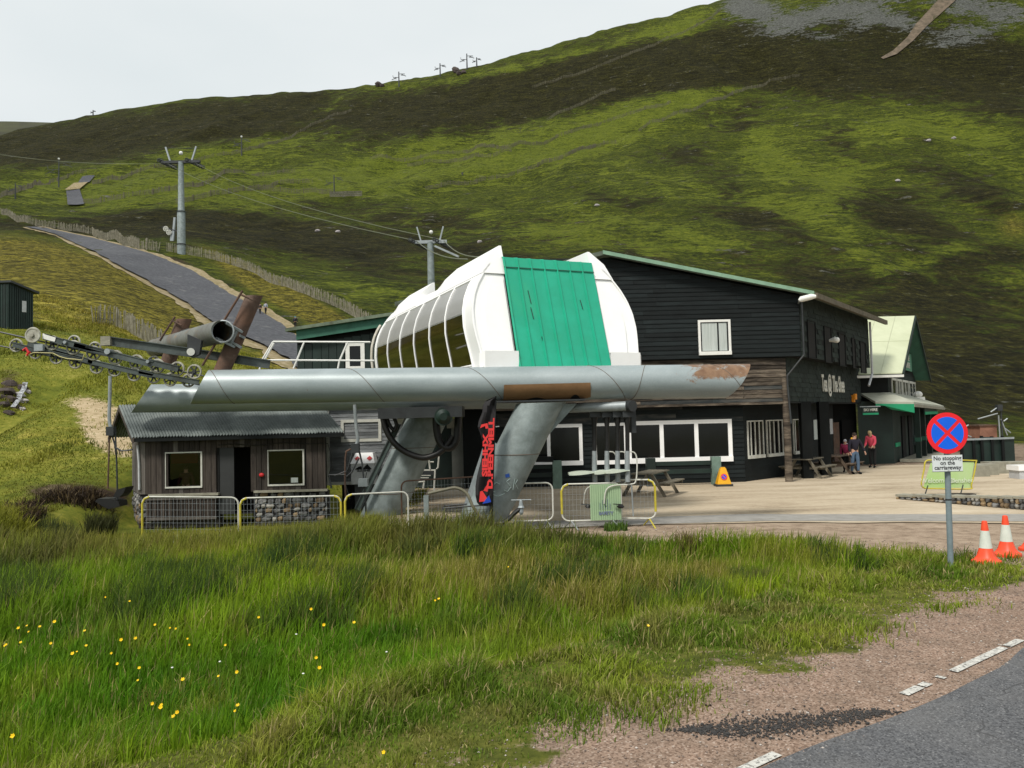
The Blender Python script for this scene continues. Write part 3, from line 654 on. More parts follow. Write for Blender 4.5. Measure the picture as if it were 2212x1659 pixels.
# windows of the front
w = window(cafe, FA, *w1, fw=.085, mull=(), proud=.07, sill=.05, label='small upstairs window with net curtains')
for a, b_ in ((w1[0] + .14, w1[0] + .72), (w1[0] + .78, w1[1] - .14)):
    cu = MB(); rows = []
    for z in (w1[2] + .16, w1[3] - .12):
        rows.append([FA.p(a + (b_ - a) * t / 20, .032 + .006 * math.sin(t * 2.1), z) for t in range(21)])
    cu.grid(rows); cu.build('curtain', M['curtain'], w, smooth=True)
window(cafe, FG, *gw1, fw=.13, mull=[sA(1185, 950, 30.1)], proud=.07, sill=.04, fm='gw')
window(cafe, FG, *gw2, fw=.11, proud=.07, sill=.04, fm='gw')
window(cafe, FG, gw3[0] + .01, gw3[1], wz0, wz1 + .04, fw=.15, mull=[sA(1429, 950, 30.1), sA(1504, 950, 30.1)], proud=.07, sill=.05, fm='gw')
# recess wall with its tall thin windows, and the dark porch wall behind
pr0 = Vector((FG.p(sg, 0, 0).x, 30.12, 0)); pr1 = Vector((W(1727, 950, 33.2).x, 33.2, 0)); FR = Fr(pr0, pr1 - pr0, Vector(((pr1 - pr0).y, -(pr1 - pr0).x, 0)))
L_ = (pr1 - pr0).length
rw = MB(); FR.box(rw, 0, L_, -.2, 0, 0, zm); pr2 = pr1 + SD * 5.3; FP = Fr(pr1, SD, SN); FP.box(rw, 0, 5.3, -.2, 0, 0, zm); rw.build('wall', M['board_black'], cafe)
for u0, u1, ms in ((1614, 1648, (1621, 1630, 1639)), (1655, 1690, (1662, 1671, 1681)), (1712.5, 1727, (1717,))):
    a, _ = FR.s_of(u0, 950); c_, _ = FR.s_of(u1, 950); dist = (FR.p(a, 0, 0)).y
    window(cafe, FR, a, c_, zA(1640, 990, 30.5), zA(1640, 908, 30.5), fw=.045, mull=[FR.s_of(q, 950)[0] for q in ms], proud=.05, fm='offwhite', sill=.08, label='tall thin paned window under the porch')
so = MB(); so.prism([FM.p(sg - 1, .05, zm - .06), FM.p(sm, .05, zm - .06), FM.p(sm, .05, zm - .06) + SD * 11.3, FM.p(sg - 1, .05, zm - .06) + SD * 11.3], (0, 0, .05)); so.build('soffit', M['black'], cafe)
# side walls, shingled
FU = Fr((cx, 29.5, 0), SD, SN); FS = Fr((cx + sm, 29.62, 0), SD, SN)
LU = 10.9; LS = 11.3
def shingles(parent, F_, s0, s1, z0, z1, h, wd, ops=(), limit=300):
    cells = []; r = 0; z = z0; rd = random.Random(9)
    while z < z1 - .03:
        s = s0 - (wd * .5 if r % 2 else 0)
        while s < s1:
            a, c_ = max(s, s0), min(s + wd, s1)
            if c_ - a > .06 and not any(a < q and c_ > p and z + h * .5 > lo_ and z + h * .5 < up for p, q, lo_, up in [(o[0], o[1], o[2], o[3]) for o in ops]): cells.append((a, c_, z))
            s += wd
        z += h; r += 1
    cells.sort(key=lambda c: c[0]); 
    for a, c_, z in cells[:limit]:
        put(um('shingle'), 'shingle', parent, F_.p(a + .005, 0, z + rd.uniform(-.006, .006)), F_.S * (c_ - a - .010), F_.D * .03 * rd.uniform(.6, 1.3), Vector((0, 0, h * 1.0)))
    if cells[limit:]:
        mb = MB()
        for a, c_, z in cells[limit:]:
            t = .03 * rd.uniform(.6, 1.3); mb.hexa([F_.p(a + .005, 0, z), F_.p(c_ - .005, 0, z), F_.p(c_ - .005, t, z), F_.p(a + .005, t, z), F_.p(a + .005, 0, z + h), F_.p(c_ - .005, 0, z + h), F_.p(c_ - .005, t * .35, z + h), F_.p(a + .005, t * .35, z + h)])
        mb.build('shingle_field', M['shingle'], parent, kind='stuff')
slots = []
for u0, u1, v0, v1 in ((1741.6, 1758.7, 690, 773), (1778, 1793, 703, 782), (1809, 1823, 718, 790), (1838, 1845, 729, 795), (1856, 1867, 737, 805)):
    a, z1_ = FU.s_of(u0, v0); c_, _ = FU.s_of(u1, v0); _, z0_ = FU.s_of(u0, v1); slots.append((a, c_, z0_, z1_))
shingles(cafe, FU, .05, LU, zb + .0, zr - .05, .2, .5, slots, 150)
shingles(cafe, FS, .05, LS, zm, zb - .02, .19, .46, (), 150)
for s_ in slots: window(cafe, FU, *s_, fw=.04, proud=.05, fm='black', gm='dark', name='window', label='narrow dark slot window of the upper side wall')
# roof
th = .16; ov = .35
def roof_slab(sa, za, sb, zb_, name, lab=None):
    o = MB(); f0 = FA.p(sa, ov, za); f1 = FA.p(sb, ov, zb_)
    o.prism([f0, f1, f1 + SD * 11.9, f0 + SD * 11.9], (0, 0, th)); return o.build(name, M['roof_grey'], cafe, label=lab)
e = .45; k_ = (zp - zr) / (0 - sp)
roof_slab(sp, zp + .02, e, zr - e * k_ + .02, 'roof'); roof_slab(sl - e, zr - e * k_ + .02, sp, zp + .02, 'roof')
fa = MB(); fa.prism([FA.p(sp, ov + .02, zp + .05), FA.p(e, ov + .02, zr - e * k_ + .05), FA.p(e, ov + .02, zr - e * k_ + .19), FA.p(sp, ov + .02, zp + .19)], (0, -.03, 0)); fa.build('fascia_board', M['fascia_green'], cafe, label='pale green painted barge board')
fa = MB(); a_ = FA.p(e + .02, ov, zr - e * k_ - .08); fa.prism([a_, a_ + SD * 11.9, a_ + SD * 11.9 + Vector((0, 0, .2)), a_ + Vector((0, 0, .2))], SN * .12); fa.build('gutter', pm('mossy_gutter', (.13, .11, .075), (.07, .06, .04), 3, .8), cafe)
# posts of the porch
p0 = W(1703, 1000, 29.62); lg = MB(); lg.tube([(p0.x, p0.y, -.02), (p0.x + .01, p0.y, 1.5), (p0.x - .01, p0.y, zm + .9)], [.15, .135, .13], 10); lg.build('corner_post', M['board_worn'], cafe, smooth=True, label='peeling round timber corner post')
for u, Y in ((1741, 31.1), (1780, 32.5)):
    p = W(u, 950, Y); o = MB(); o.box(p.x - .2, p.x + .2, p.y - .15, p.y + .15, 0, zm); o.build('post', M['black'], cafe)
dp = MB(); q = FA.p(.08, .1, zr - .25); dp.tube([q, FA.p(.08, .1, zb + .05), FM.p(sm - .02, .18, zb - .72), FM.p(sm - .02, .18, zb - 1.1), FM.p(sm + .05, .2, 2.2)], .035, 8); dp.build('drainpipe', M['dkgrey'], cafe)
dp = MB(); q = FU.p(10.7, .15, zr - .1); dp.tube([q, FU.p(10.7, .15, zb - .3), FU.p(9.9, .15, zb - .9)], .055, 8); dp.build('drainpipe', M['whitepipe'], cafe, label='pale downpipe at the far corner')
# lettering and fittings on the side
sL0, zt = FS.s_of(1773, 812); sL1, zb2 = FS.s_of(1821, 850)
zt2 = FS.s_of(1797, 812)[1]; zb3 = FS.s_of(1797, 850)[1]
text_obj('Tea @ The Shee', 1.0, M['offwhite'], parent=cafe, O=FS.p((sL0 + sL1) / 2, .05, (zt2 + zb3) / 2), S=FS.S, U=(0, 0, 1), ext=.012, stretch=(sL1 - sL0) / 6.5, bold=.02, label='pale lettering Tea @ The Shee')
s_, z_ = FS.s_of(1840, 861); lb = MB(); FS.box(lb, s_ - .12, s_ + .12, .0, .12, z_ - .17, z_ + .17); FS.box(lb, s_ - .16, s_ + .16, .12, .2, z_ - .05, z_ + .22); lb.build('beacon', M['orange_lamp'], cafe, label='orange alarm beacon')
s_, z_ = FU.s_of(1787, 736); lb = MB(); c0 = FU.p(s_, .08, z_); lb.cyl(c0, c0 + SN * .25 + Vector((0, 0, .02)), .05, .13, 12); lb.blob(c0 + SN * .3, .12, 8, 6); lb.build('lantern', M['white'], cafe, smooth=True)
fl = thing('floodlight', 'white street lantern bracketed from the top corner of the black cafe', 'lamp', tuple(FA.p(.1, .3, zr - .1)))
q = W(1742, 645, 28.9); o = MB(); o.tube([q + Vector((-.28, 0, -.07)), q + Vector((-.2, 0, -.02)), q + Vector((.15, -.1, .05)), q + Vector((.3, -.15, .05))], [.05, .11, .11, .06], 10); o.build('lamp_head', M['white'], fl, smooth=True)
o = MB(); o.tube([q + Vector((-.26, 0, -.05)), FA.p(-.02, .03, zr - .3)], .03, 6); o.build('bracket', M['galv'], fl)
# posters and things under the porch
for i, (u0, u1, v0, v1, mk) in enumerate(((1756, 1772, 907, 950, 'offwhite'), (1727, 1735, 940, 960, 'offwhite'), (1791, 1797, 905, 938, 'whitepipe'))):
    a, z1_ = FP.s_of(u0, v0); c_, _ = FP.s_of(u1, v0); _, z0_ = FP.s_of(u0, v1); o = MB(); FP.box(o, a, c_, .01, .03, z0_, z1_)
    tag(o.build('poster', M['curtain' if i == 0 else mk]), ['large faded notice poster on the dark porch wall', 'small white notice left of the large poster under the porch', 'narrow white notice right of the large poster under the porch'][i], 'poster')
dr = MB(); a, _ = FP.s_of(1800, 950); FP.box(dr, a, a + 1.0, .0, .03, 0, 2.1); dr.build('door', M['rust'], cafe, label='dark red door in the porch')
# store rooms at the left end, seen under the pipes
FX = Fr((0, 30.6, 0), (1, 0, 0), (0, -1, 0))
xs0, xs1 = W(976, 980, 30.6).x, W(1052, 980, 30.6).x; ztop = W(1010, 924, 30.6).z
o = MB(); FX.box(o, xs0, xs1, -2, 0, 0, ztop); o.build('store_room', pm('grey_render', (.22, .23, .21), (.17, .18, .165), 1.5, .8), cafe)
o = MB(); FX.box(o, xs0 - .15, xs1 + .2, -2, .25, ztop, ztop + .38); o.build('store_roof', M['conc'], cafe)
xa, xb = W(1014, 960, 30.6).x, W(1026, 960, 30.6).x; o = MB(); FX.box(o, xa, xb, 0, .02, W(1020, 982, 30.6).z, W(1020, 937, 30.6).z); o.build('slit_window', M['glassd'], cafe)
o = MB(); FX.box(o, xa - .05, xb + .05, 0, .07, W(1020, 985, 30.6).z - .03, W(1020, 983, 30.6).z); o.build('sill', M['offwhite'], cafe)
o = MB(); FX.box(o, W(860, 980, 30.6).x, xs0, -2, -.1, 0, ztop + .3); o.build('store_room', M['dkgreen'], cafe, label='dark green boarded store')
# ================================================================ the far chalet
chal = thing('chalet', 'dark green chalet with a steep cream sheet roof behind the cafe', 'building', (19, 40, 0))
Cc = W(1918.6, 850, 39.2); Cc.z = 0; SD = Vector((.56, .83, 0)).normalized(); SN = Vector((.83, -.56, 0)).normalized(); FCg = Fr(Cc, SD, SN); FCf = Fr(Cc, (1, 0, 0), (0, -1, 0))
GL = 10.2; zf = W(1918, 866, 39.2).z; ze = W(1918, 797, 39.2).z; zrd = W(1955, 684, 42.5).z
up = MB(); up.prism([FCg.p(0, 0, zf), FCg.p(GL, 0, zf), FCg.p(GL, 0, ze), FCg.p(GL / 2, 0, zrd - .15), FCg.p(0, 0, ze)], Vector((-7, 0, 0))); up.build('wall', M['black'], chal)
lo_ = MB(); lo_.prism([FCg.p(-.4, .2, 0), FCg.p(GL, .2, 0), FCg.p(GL, .2, zf), FCg.p(-.4, .2, zf)], Vector((-1.7, 0, 0))); lo_.build('wall', M['dkgreen'], chal)
lo_ = MB(); FCf.box(lo_, -7, -1.6, -.4, -.1, 0, zf); lo_.build('wall', M['black'], chal)
def rslab(s0, z0, s1, z1, name, m_, lab=None, over=.75):
    n_ = MB(); a = FCg.p(s0, over, z0); b_ = FCg.p(s1, over, z1); n_.prism([a, b_, b_ + Vector((-8.5, 0, 0)), a + Vector((-8.5, 0, 0))], (0, 0, .10)); return n_.build(name, m_, chal, label=lab)
kk = (zrd - ze) / (GL / 2)
nS = 8
for i in range(nS):                                               # front pitch: eight cream sheets side by side
    for j in range(2):
        t0, t1 = (-.55 / (GL / 2)) if j == 0 else .48, .5 if j == 0 else 1.0
        s0, s1 = t0 * GL / 2, t1 * GL / 2; over0 = Vector((.75 * SN.x, .75 * SN.y, 0)); x0, x1 = -8.5 * i / nS, -8.5 * (i + 1) / nS + .012
        P_ = lambda s, x, dz=0: FCg.p(s, .75, ze + kk * s + dz + (.03 if j == 0 else .05)) + Vector((x, 0, 0))
        o = MB(); o.hexa([P_(s0, x1), P_(s0, x0), P_(s1, x0), P_(s1, x1), P_(s0, x1, .05), P_(s0, x0, .05), P_(s1, x0, .05), P_(s1, x1, .05)]); o.build('roof_sheet', M['cream_roof'], chal)
rslab(GL / 2, zrd, GL + .5, ze - kk * .5, 'roof', M['midgreen'])
bb = MB()
for sa, sb in ((-.6, GL / 2), (GL + .55, GL / 2)):
    za = ze - kk * .6 if sa < 0 else ze - kk * .55
    a = FCg.p(sa, .78, za - .12); b_ = FCg.p(sb, .78, zrd - .12); bb.prism([a, b_, b_ + Vector((0, 0, .22)), a + Vector((0, 0, .22))], SN * .05)
bb.build('barge_board', M['dkgreen'], chal)
g_ = MB(); a = FCg.p(-.6, .8, ze - kk * .6 - .05); g_.beam(a, a + Vector((-8.4, 0, 0)), .12, .12); g_.build('gutter', M['white'], chal)
g_ = MB(); FCf.box(g_, -7, 0, 0.02, .05, ze - .28, ze - .02); g_.build('frieze_board', M['midgreen'], chal)
clad(chal, FCg, 0.02, GL - .02, zf, ze + 0, .3, 'shingle', 0, .03, [(0.3, 6.9, W(1926, 860, 38.6).z, W(1926, 811, 38.6).z)], seg=3)
for (ua, ub) in ((1925.5, 1935), (1936.5, 1947), (1948.5, 1961), (1963, 1976)):
    a, _ = FCg.s_of(ua, 840); c_, _ = FCg.s_of(ub, 840); window(chal, FCg, a, c_, W(1926, 861, 38.6).z, W(1926, 813, 38.6).z, fw=.12, proud=.06, fm='offwhite', gm='glassd', sill=.02, mull=[(a + c_) / 2] if ub > 1940 else [])
a, z1_ = FCg.s_of(1939, 783); c_, _ = FCg.s_of(1963, 790); o = MB()
sgn = MB(); FCg.box(sgn, a, c_, .12, .16, ze + .15, ze + 1.15); sg_ = sgn.build('sign_board', pm('pale_green_sign', (.10, .26, .17), (.07, .20, .13), 3, .6), chal)
text_obj('GLENSHEE\nSKI CENTRE', .42, M['offwhite'], parent=sg_, O=FCg.p((a + c_) / 2, .17, ze + .65), S=FCg.S, ext=.01, stretch=1.1, bold=.01)
# lean-to roof round the corner
lr = MB(); z0_, z1_ = zf + .32, zf - .02
A0 = FCf.p(-1.45, .15, z0_); A1 = FCf.p(0.0, .15, z0_); A2 = FCg.p(GL, .05, z0_ - .1)
B0 = FCf.p(-1.25, 1.3, z1_ - .12); B1 = FCg.p(-1.0, 1.25, z1_ - .18); B2 = FCg.p(GL + 1.2, 1.35, z1_ - .35)
for q in ((A0, A1, B1, B0), (A1, A2, B2, B1)):
    lr.prism(q, (0, 0, .10))
lr.build('lean_to_roof', M['grey_roof'], chal)
fb = MB(); fb.prism([B0 + Vector((0, -.02, 0)), B1 + Vector((0, -.02, 0)), B1 + Vector((0, -.02, -.42)), B0 + Vector((.75, -.02, -.30)), B0 + Vector((.45, -.02, -.12)), B0 + Vector((0, -.02, -.1))], (0, .05, 0)); fb.build('fascia_board', M['green'], chal, label='bright green fascia under the lean-to roof')
fb = MB(); fb.prism([B1, B2, B2 + Vector((0, 0, -.14)), B1 + Vector((0, 0, -.14))], SN * .06); fb.build('gutter', M['conc'], chal)
bd = MB(); FCf.box(bd, -1.6, -.35, .05, .10, W(1900, 969, 37.8).z, W(1900, 960, 37.8).z); FCg.box(bd, .0, 1.3, .22, .27, W(1900, 969, 37.8).z, W(1900, 960, 37.8).z); bd.build('green_band', M['green'], chal)
clad(chal, Fr(Cc + Vector((0, -.02, 0)), (1, 0, 0), (0, -1, 0)), -1.65, -.4, 0.05, .95, .2, 'dkgreen', .12, .03)
dd = MB(); FCf.box(dd, -2.4, -1.75, .0, .04, 0, 2.2); dd.build('doorway', M['dark'], chal)
for s0_, s1_ in ((2.2, 3.4), (4.6, 5.9), (7.2, 8.6)):
    dd = MB(); FCg.box(dd, s0_, s1_, .22, .26, 0.05, 2.3); dd.build('doorway', M['dark'], chal)
for s0_ in (1.8, 3.9, 6.5, 9.2):
    dd = MB(); FCg.box(dd, s0_ - .14, s0_ + .14, .9, 1.15, 0.05, z1_ - .2); dd.build('post', M['dkgreen'], chal)
    dd = MB(); FCg.box(dd, s0_ - .16, s0_ + .16, .88, 1.17, 1.0, 1.2); dd.build('green_band', M['midgreen'], chal)
for ua, ub, txt in ((1951, 1999, 'TICKETS  HIRE'),):
    a, zz1 = FCg.s_of(ua, 906); c_, _ = FCg.s_of(ub, 912); o = MB(); FCg.box(o, 3.0, 8.8, 1.2, 1.25, 2.35, 2.85); s2 = o.build('sign_board', M['dkgreen'], chal)
    o = MB(); FCg.box(o, 3.0, 8.8, 1.25, 1.28, 2.35, 2.5); o.build('sign_stripe', M['green'], s2)
hs = thing('hanging_sign', 'small green and white sign hung under the chalet eaves beside the cafe', 'sign', tuple(W(1879, 888, 36.2)))
a = W(1862, 880, 36.2); c_ = W(1897, 879, 36.2); o = MB(); o.box(a.x, c_.x, 36.18, 36.22, W(1879, 897, 36.2).z, a.z); o.build('panel', M['dkgreen'], hs)
o = MB(); o.box(a.x + .01, c_.x - .01, 36.165, 36.178, W(1879, 896, 36.2).z, W(1879, 892, 36.2).z); o.build('stripe', M['green'], hs)
text_obj('SKI HIRE', .17, M['offwhite'], parent=hs, O=((a.x + c_.x) / 2, 36.17, W(1879, 885.5, 36.2).z), bold=.004)
o = MB(); o.beam((a.x - .1, 36.2, a.z + .03), (c_.x + .1, 36.2, a.z + .03), .04); o.build('bracket', M['galv'], hs)
st = thing('chalet_step', 'low concrete step along the front of the green chalet', 'step', tuple(FCg.p(3, 1, 0)))
o = MB(); FCg.box(o, .6, GL + 1, .3, 1.9, 0.02, .16); o.build('slab', M['conc'], st)
o = MB(); FCg.box(o, .6, GL + 1, 1.9, 1.93, 0.02, .12); o.build('red_edge', pm('red_edge_paint', (.2, .02, .015), None, 4, .7), st)
sh = thing('wall_siren', 'white loudspeaker and junction box on the outer corner of the chalet wall', 'loudspeaker', tuple(W(1983, 858, 46.5)))
q = W(1983, 852, 46.3); o = MB(); o.blob(q, (.28, .2, .2), 8, 6); o.box(q.x - .3, q.x + .35, q.y - .1, q.y + .1, q.z - .35, q.z - .15); o.build('horn', M['white'], sh); o = MB(); o.box(q.x - .02, q.x + .22, q.y - .1, q.y + .1, q.z - 1.0, q.z - .4); o.build('box', M['white'], sh); o = MB(); o.beam(q + Vector((-.3, 0, 0)), FCg.p(GL - .2, .02, q.z), .05); o.build('arm', M['galv'], sh)
# ================================================================ low green roofed kiosk on the slope
kio = thing('kiosk', 'low dark green kiosk with a sloping roof on the slope behind the pipes', 'building', tuple(hit(720, 850)))
FK = Fr((0, 39.0, 0), (1, 0, 0), (0, -1, 0)); xk0, xk1 = W(642, 760, 39).x, W(850, 760, 39).x
zk0 = W(642, 734, 39).z; zk1 = W(850, 700, 39).z; zg = 2.2
o = MB(); o.prism([FK.p(xk0, 0, zg), FK.p(xk1, 0, zg), FK.p(xk1, 0, zk1), FK.p(xk0, 0, zk0)], (0, 4, 0)); o.build('wall', M['black'], kio)
vplanks(kio, FK, xk0, xk1, zg, 0, .42, 'dkgreen', 0, .03, [(W(746, 760, 39).x, W(790, 760, 39).x, zg, W(766, 738, 39).z)], ztop=lambda x: zk0 + (zk1 - zk0) * (x - xk0) / (xk1 - xk0) - .3, name='board')
ra, rb = W(616, 716, 38.4), W(850, 681, 38.4)
o = MB(); o.prism([ra, rb, rb + Vector((0, 5, .3)), ra + Vector((0, 5, .3))], (0, 0, .16)); o.build('roof', pm('pale_mossy_roof', (.17, .21, .15), (.10, .13, .09), 1.5, .85, c3=(.06, .05, .03)), kio)
ra, rb = W(640, 732, 38.6), W(850, 700, 38.6)
o = MB(); o.prism([ra + Vector((0, 0, -.05)), rb + Vector((0, 0, -.05)), rb + Vector((0, 0, .42)), ra + Vector((0, 0, .42))], (0, .06, 0)); o.build('fascia_board', M['midgreen'], kio)
window(kio, FK, W(747, 760, 39).x, W(788, 760, 39).x, W(767, 800, 39).z, W(767, 739, 39).z, fw=.2, proud=.08, label='white framed kiosk window')
# ================================================================ green shed, far left
shed = thing('shed', 'small dark green ribbed metal shed standing on the grass slope', 'shed', tuple(hit(40, 712)))
b0 = hit(72, 711); Ysh = b0.y; xe = W(72, 700, Ysh).x; xm = W(21, 700, Ysh - 1.0).x
FSh = Fr((xe, Ysh, b0.z - .3), Vector((xm - xe, -1.0, 0)), Vector((1.0, xm - xe, 0)))
zt_ = W(72, 634, Ysh).z - b0.z + .3; Ls = (Vector((xm - xe, -1.0, 0))).length
ztl = W(21, 612, Ysh - 1).z - b0.z + .3
FSh.D = Vector((FSh.S.y, -FSh.S.x, 0)); 
if FSh.D.y > 0: FSh.D = -FSh.D
F2 = Fr(FSh.p(Ls, 0, 0), (-1, .25, 0), (-.25, -1, 0))
o = MB(); o.prism([FSh.p(0, -.03, 0), FSh.p(Ls, -.03, 0), FSh.p(Ls, -.03, ztl), FSh.p(0, -.03, zt_)], Vector((-2.4, .5, 0))); o.build('wall', M['dkgreen'], shed)
vplanks(shed, Fr(FSh.p(Ls, 0, 0), -FSh.S, FSh.D), 0, Ls, 0, 0, .12, 'dkgreen', 0, .03, ztop=lambda s: ztl + (zt_ - ztl) * s / Ls, name='cladding_rib', gap=.03)
vplanks(shed, Fr(F2.p(3, 0, 0), -F2.S, F2.D), 0, 3, 0, 0, .12, 'dkgreen', .02, .03, ztop=lambda s: ztl - .02, name='cladding_rib', gap=.03)
o = MB(); r0 = FSh.p(-.25, .2, zt_ - .02); r1 = FSh.p(Ls + .05, .25, ztl + .03); o.prism([r0, r1, r1 + Vector((-3, .75, .1)), r0 + Vector((-3, 1.6, .1))], (0, 0, .12)); o.build('roof', M['dkgrey'], shed)
s_ = .32 * Ls; o = MB(); FSh.box(o, s_, s_ + .22, .04, .06, zt_ - 1.15, zt_ - .5); o.build('notice', M['whitepipe'], shed)
# ================================================================ grey clapboard cabin
cab = thing('portable_cabin', 'grey weathered clapboard cabin with white trim raised behind the operator hut', 'cabin', (W(770, 1040, 24.5).x, 24.5, 0.4))
M['clap'] = pm('grey_clapboard', (.24, .25, .255), (.14, .15, .155), 1.2, .8, .5, 12, stretch=(1, 1, 6), rand=.25, c3=(.08, .085, .09))
FB = Fr((0, 24.5, 0), (1, 0, 0), (0, -1, 0)); xb0, xb1 = W(705, 960, 24.5).x, W(868, 960, 24.5).x; zb0, zb1 = W(770, 1040, 24.5).z, 3.25
o = MB(); FB.box(o, xb0, xb1, -3, 0, zb0, zb1); o.build('wall', M['clap'], cab)
wf = (W(737, 930, 24.5).x, W(824, 930, 24.5).x, W(780, 954, 24.5).z, W(780, 906, 24.5).z)
clad(cab, FB, xb0 + .1, xb1, zb0, zb1, .125, 'clap', 0, .022, [wf], seg=1.9)
clad(cab, FB, wf[0] + .1, wf[1] - .1, wf[2] + .1, wf[3] - .1, .1, 'clap', 0, .015)
f = MB(); fw = .09; FB.box(f, wf[0], wf[1], 0, .05, wf[3] - fw, wf[3]); FB.box(f, wf[0], wf[1], 0, .05, wf[2], wf[2] + fw); FB.box(f, wf[0], wf[0] + fw, 0, .05, wf[2] + fw, wf[3] - fw); FB.box(f, wf[1] - fw, wf[1], 0, .05, wf[2] + fw, wf[3] - fw); f.build('window_frame', M['offwhite'], cab, label='white frame round a boarded-up window')
o = MB(); FB.box(o, xb0, xb0 + .1, -.05, .04, zb0, zb1); FB.box(o, xb0, xb1, .0, .06, zb0 - .09, zb0); o.build('trim', M['offwhite'], cab)
o = MB(); FB.box(o, xb0 - .2, xb1 + .2, -3.2, .25, zb1, zb1 + .12); o.build('roof', M['roof_grey'], cab)
for x in (xb0 + .4, xb0 + 1.6, xb1 - .4):
    o = MB(); FB.box(o, x, x + .3, -.9, -.3, -.1, zb0 - .09); o.build('support', M['dark'], cab)
cb = thing('gas_cabinet', 'white lidded metal cabinet with red hazard diamonds and a mountain logo', 'cabinet', (W(784, 1046, 23.9).x, 23.8, 0))
x0, x1 = W(757, 1020, 23.8).x, W(810, 1020, 23.8).x; zz0, zz1, zz2 = W(784, 1046, 23.8).z, W(784, 1001, 23.8).z, W(784, 979, 23.8).z
o = MB(); o.box(x0 + .02, x1 - .02, 23.8, 24.38, zz0, zz1); o.build('body', M['whitepipe'], cb)
o = MB(); o.hexa([(x0, 23.77, zz1), (x1, 23.77, zz1), (x1, 24.4, zz1), (x0, 24.4, zz1), (x0 + .12, 24.02, zz2), (x1 - .1, 24.02, zz2), (x1 - .1, 24.4, zz2), (x0 + .12, 24.4, zz2)]); lid = o.build('lid', M['gw'], cb)
for cx_ in (x0 + .2, x1 - .17):
    o = MB(); c0 = Vector((cx_, 23.862, (zz1 + zz2) / 2)); n_ = Vector((0, .25, zz2 - zz1)).normalized(); r_ = .085; o.prism([c0 + X1 * r_, c0 + n_ * r_, c0 - X1 * r_, c0 - n_ * r_], (0, -.006, 0)); o.build('hazard_diamond', M['red'], lid)
xm_ = (x0 + x1) / 2 + .04; o = MB(); zc = zz1 - .16
o.prism([(xm_ - .28, 23.798, zc - .02), (xm_ - .17, 23.798, zc + .06), (xm_ - .1, 23.798, zc + .08), (xm_ - .02, 23.798, zc + .02), (xm_ + .1, 23.798, zc + .14), (xm_ + .24, 23.798, zc - .02)], (0, -.006, 0)); o.build('mountain_logo', M['black'], cb)
text_obj('GLENSHEE', .085, M['black'], parent=cb, O=(xm_ - .01, 23.795, zc - .06), bold=.003, stretch=1.05)
o = MB(); o.box(x0 + .1, x1 - .1, 23.9, 24.3, -.1, zz0); o.build('stand', M['dkgrey'], cb)
# ================================================================ operator hut
hut = thing('operator_hut', 'small weathered plank hut with a grey corrugated roof and rubble stone base', 'hut', (W(500, 1100, 22.6).x, 22.6, 0))
M['plank'] = pm('grey_brown_plank', (.070, .057, .047), (.036, .028, .023), 1.4, .85, .8, 12, stretch=(5, 5, .5), rand=.4, c3=(.018, .014, .012))
M['plank_l'] = pm('silver_plank', (.15, .135, .12), (.085, .075, .066), 1.4, .85, .8, 12, stretch=(5, 5, .5), rand=.3)
YH = 22.6; FH = Fr((0, YH, 0), (1, 0, 0), (0, -1, 0)); HD = Vector((-.50, .866, 0)); HN = Vector((-.866, -.5, 0))
xh0, xh1 = W(302, 1000, YH).x, W(704, 1000, YH).x
zs = W(500, 1063, YH).z; zev = W(500, 946, YH).z + .12; dep = 2.3
wA = (W(450, 1020, YH).x, W(510, 1020, YH).x); 
hw1 = (W(358, 1020, YH).x, W(438, 1020, YH).x, W(398, 1054, YH).z, W(398, 976, YH).z)
hw2 = (W(579, 1010, YH).x, W(658, 1010, YH).x, W(618, 1049, YH).z, W(618, 971, YH).z)
door = (W(473, 1020, YH).x, W(546, 1020, YH).x, -.2, W(510, 966, YH).z)
ops = [hw1, hw2, door]
vplanks(hut, FH, xh0, xh1, zs, zev, .16, 'plank', 0, .03, ops, jit=.0, choose=lambda s, rd: 'plank' if rd.random() < .85 else 'plank_l')
o = MB()                                                          # lining round the openings
cuts = sorted([xh0, xh1, hw1[0], hw1[1], hw2[0], hw2[1], door[0], door[1]])
FH.box(o, xh0, hw1[0], -.08, -.005, 0, zev); FH.box(o, hw1[1], door[0], -.08, -.005, 0, zev); FH.box(o, door[1], hw2[0], -.08, -.005, 0, zev); FH.box(o, hw2[1], xh1, -.08, -.005, 0, zev)
for w_ in (hw1, hw2): FH.box(o, w_[0], w_[1], -.08, -.005, 0, w_[2]); FH.box(o, w_[0], w_[1], -.08, -.005, w_[3], zev)
FH.box(o, door[0], door[1], -.08, -.005, door[3], zev); o.build('wall_lining', M['dark'], hut)
inn = MB(); b0, b1 = Vector((xh0, YH, 0)), Vector((xh1, YH, 0)); bk = HD * dep
for q in ((b0 + bk, b1 + bk), (b0, b0 + bk), (b1, b1 + bk)):
    d_ = (q[1] - q[0]); inn.add([q[0] + Vector((0, .09, -.1)), q[1] + Vector((0, .09, -.1)), q[1] + Vector((0, .09, zev)), q[0] + Vector((0, .09, zev))], [(0, 1, 2, 3)])
inn.build('inner_wall', pm('hut_interior', (.022, .020, .018), (.014, .013, .012), 2, .9), hut)
fl_ = MB(); fl_.add([b0 + Vector((0, 0, .1)), b1 + Vector((0, 0, .1)), b1 + bk + Vector((0, 0, .1)), b0 + bk + Vector((0, 0, .1))], [(0, 1, 2, 3)]); fl_.build('floor', M['dark'], hut)
FHs = Fr(b0 + bk, -HD, HN)
gp = W(256.5, 874.6, YH + dep * .5).z
vplanks(hut, FHs, 0, dep, zs, 0, .13, 'plank_l', 0, .03, ztop=lambda s: zev + (gp - .15 - zev) * (1 - abs(s - dep / 2) / (dep / 2)), name='plank')
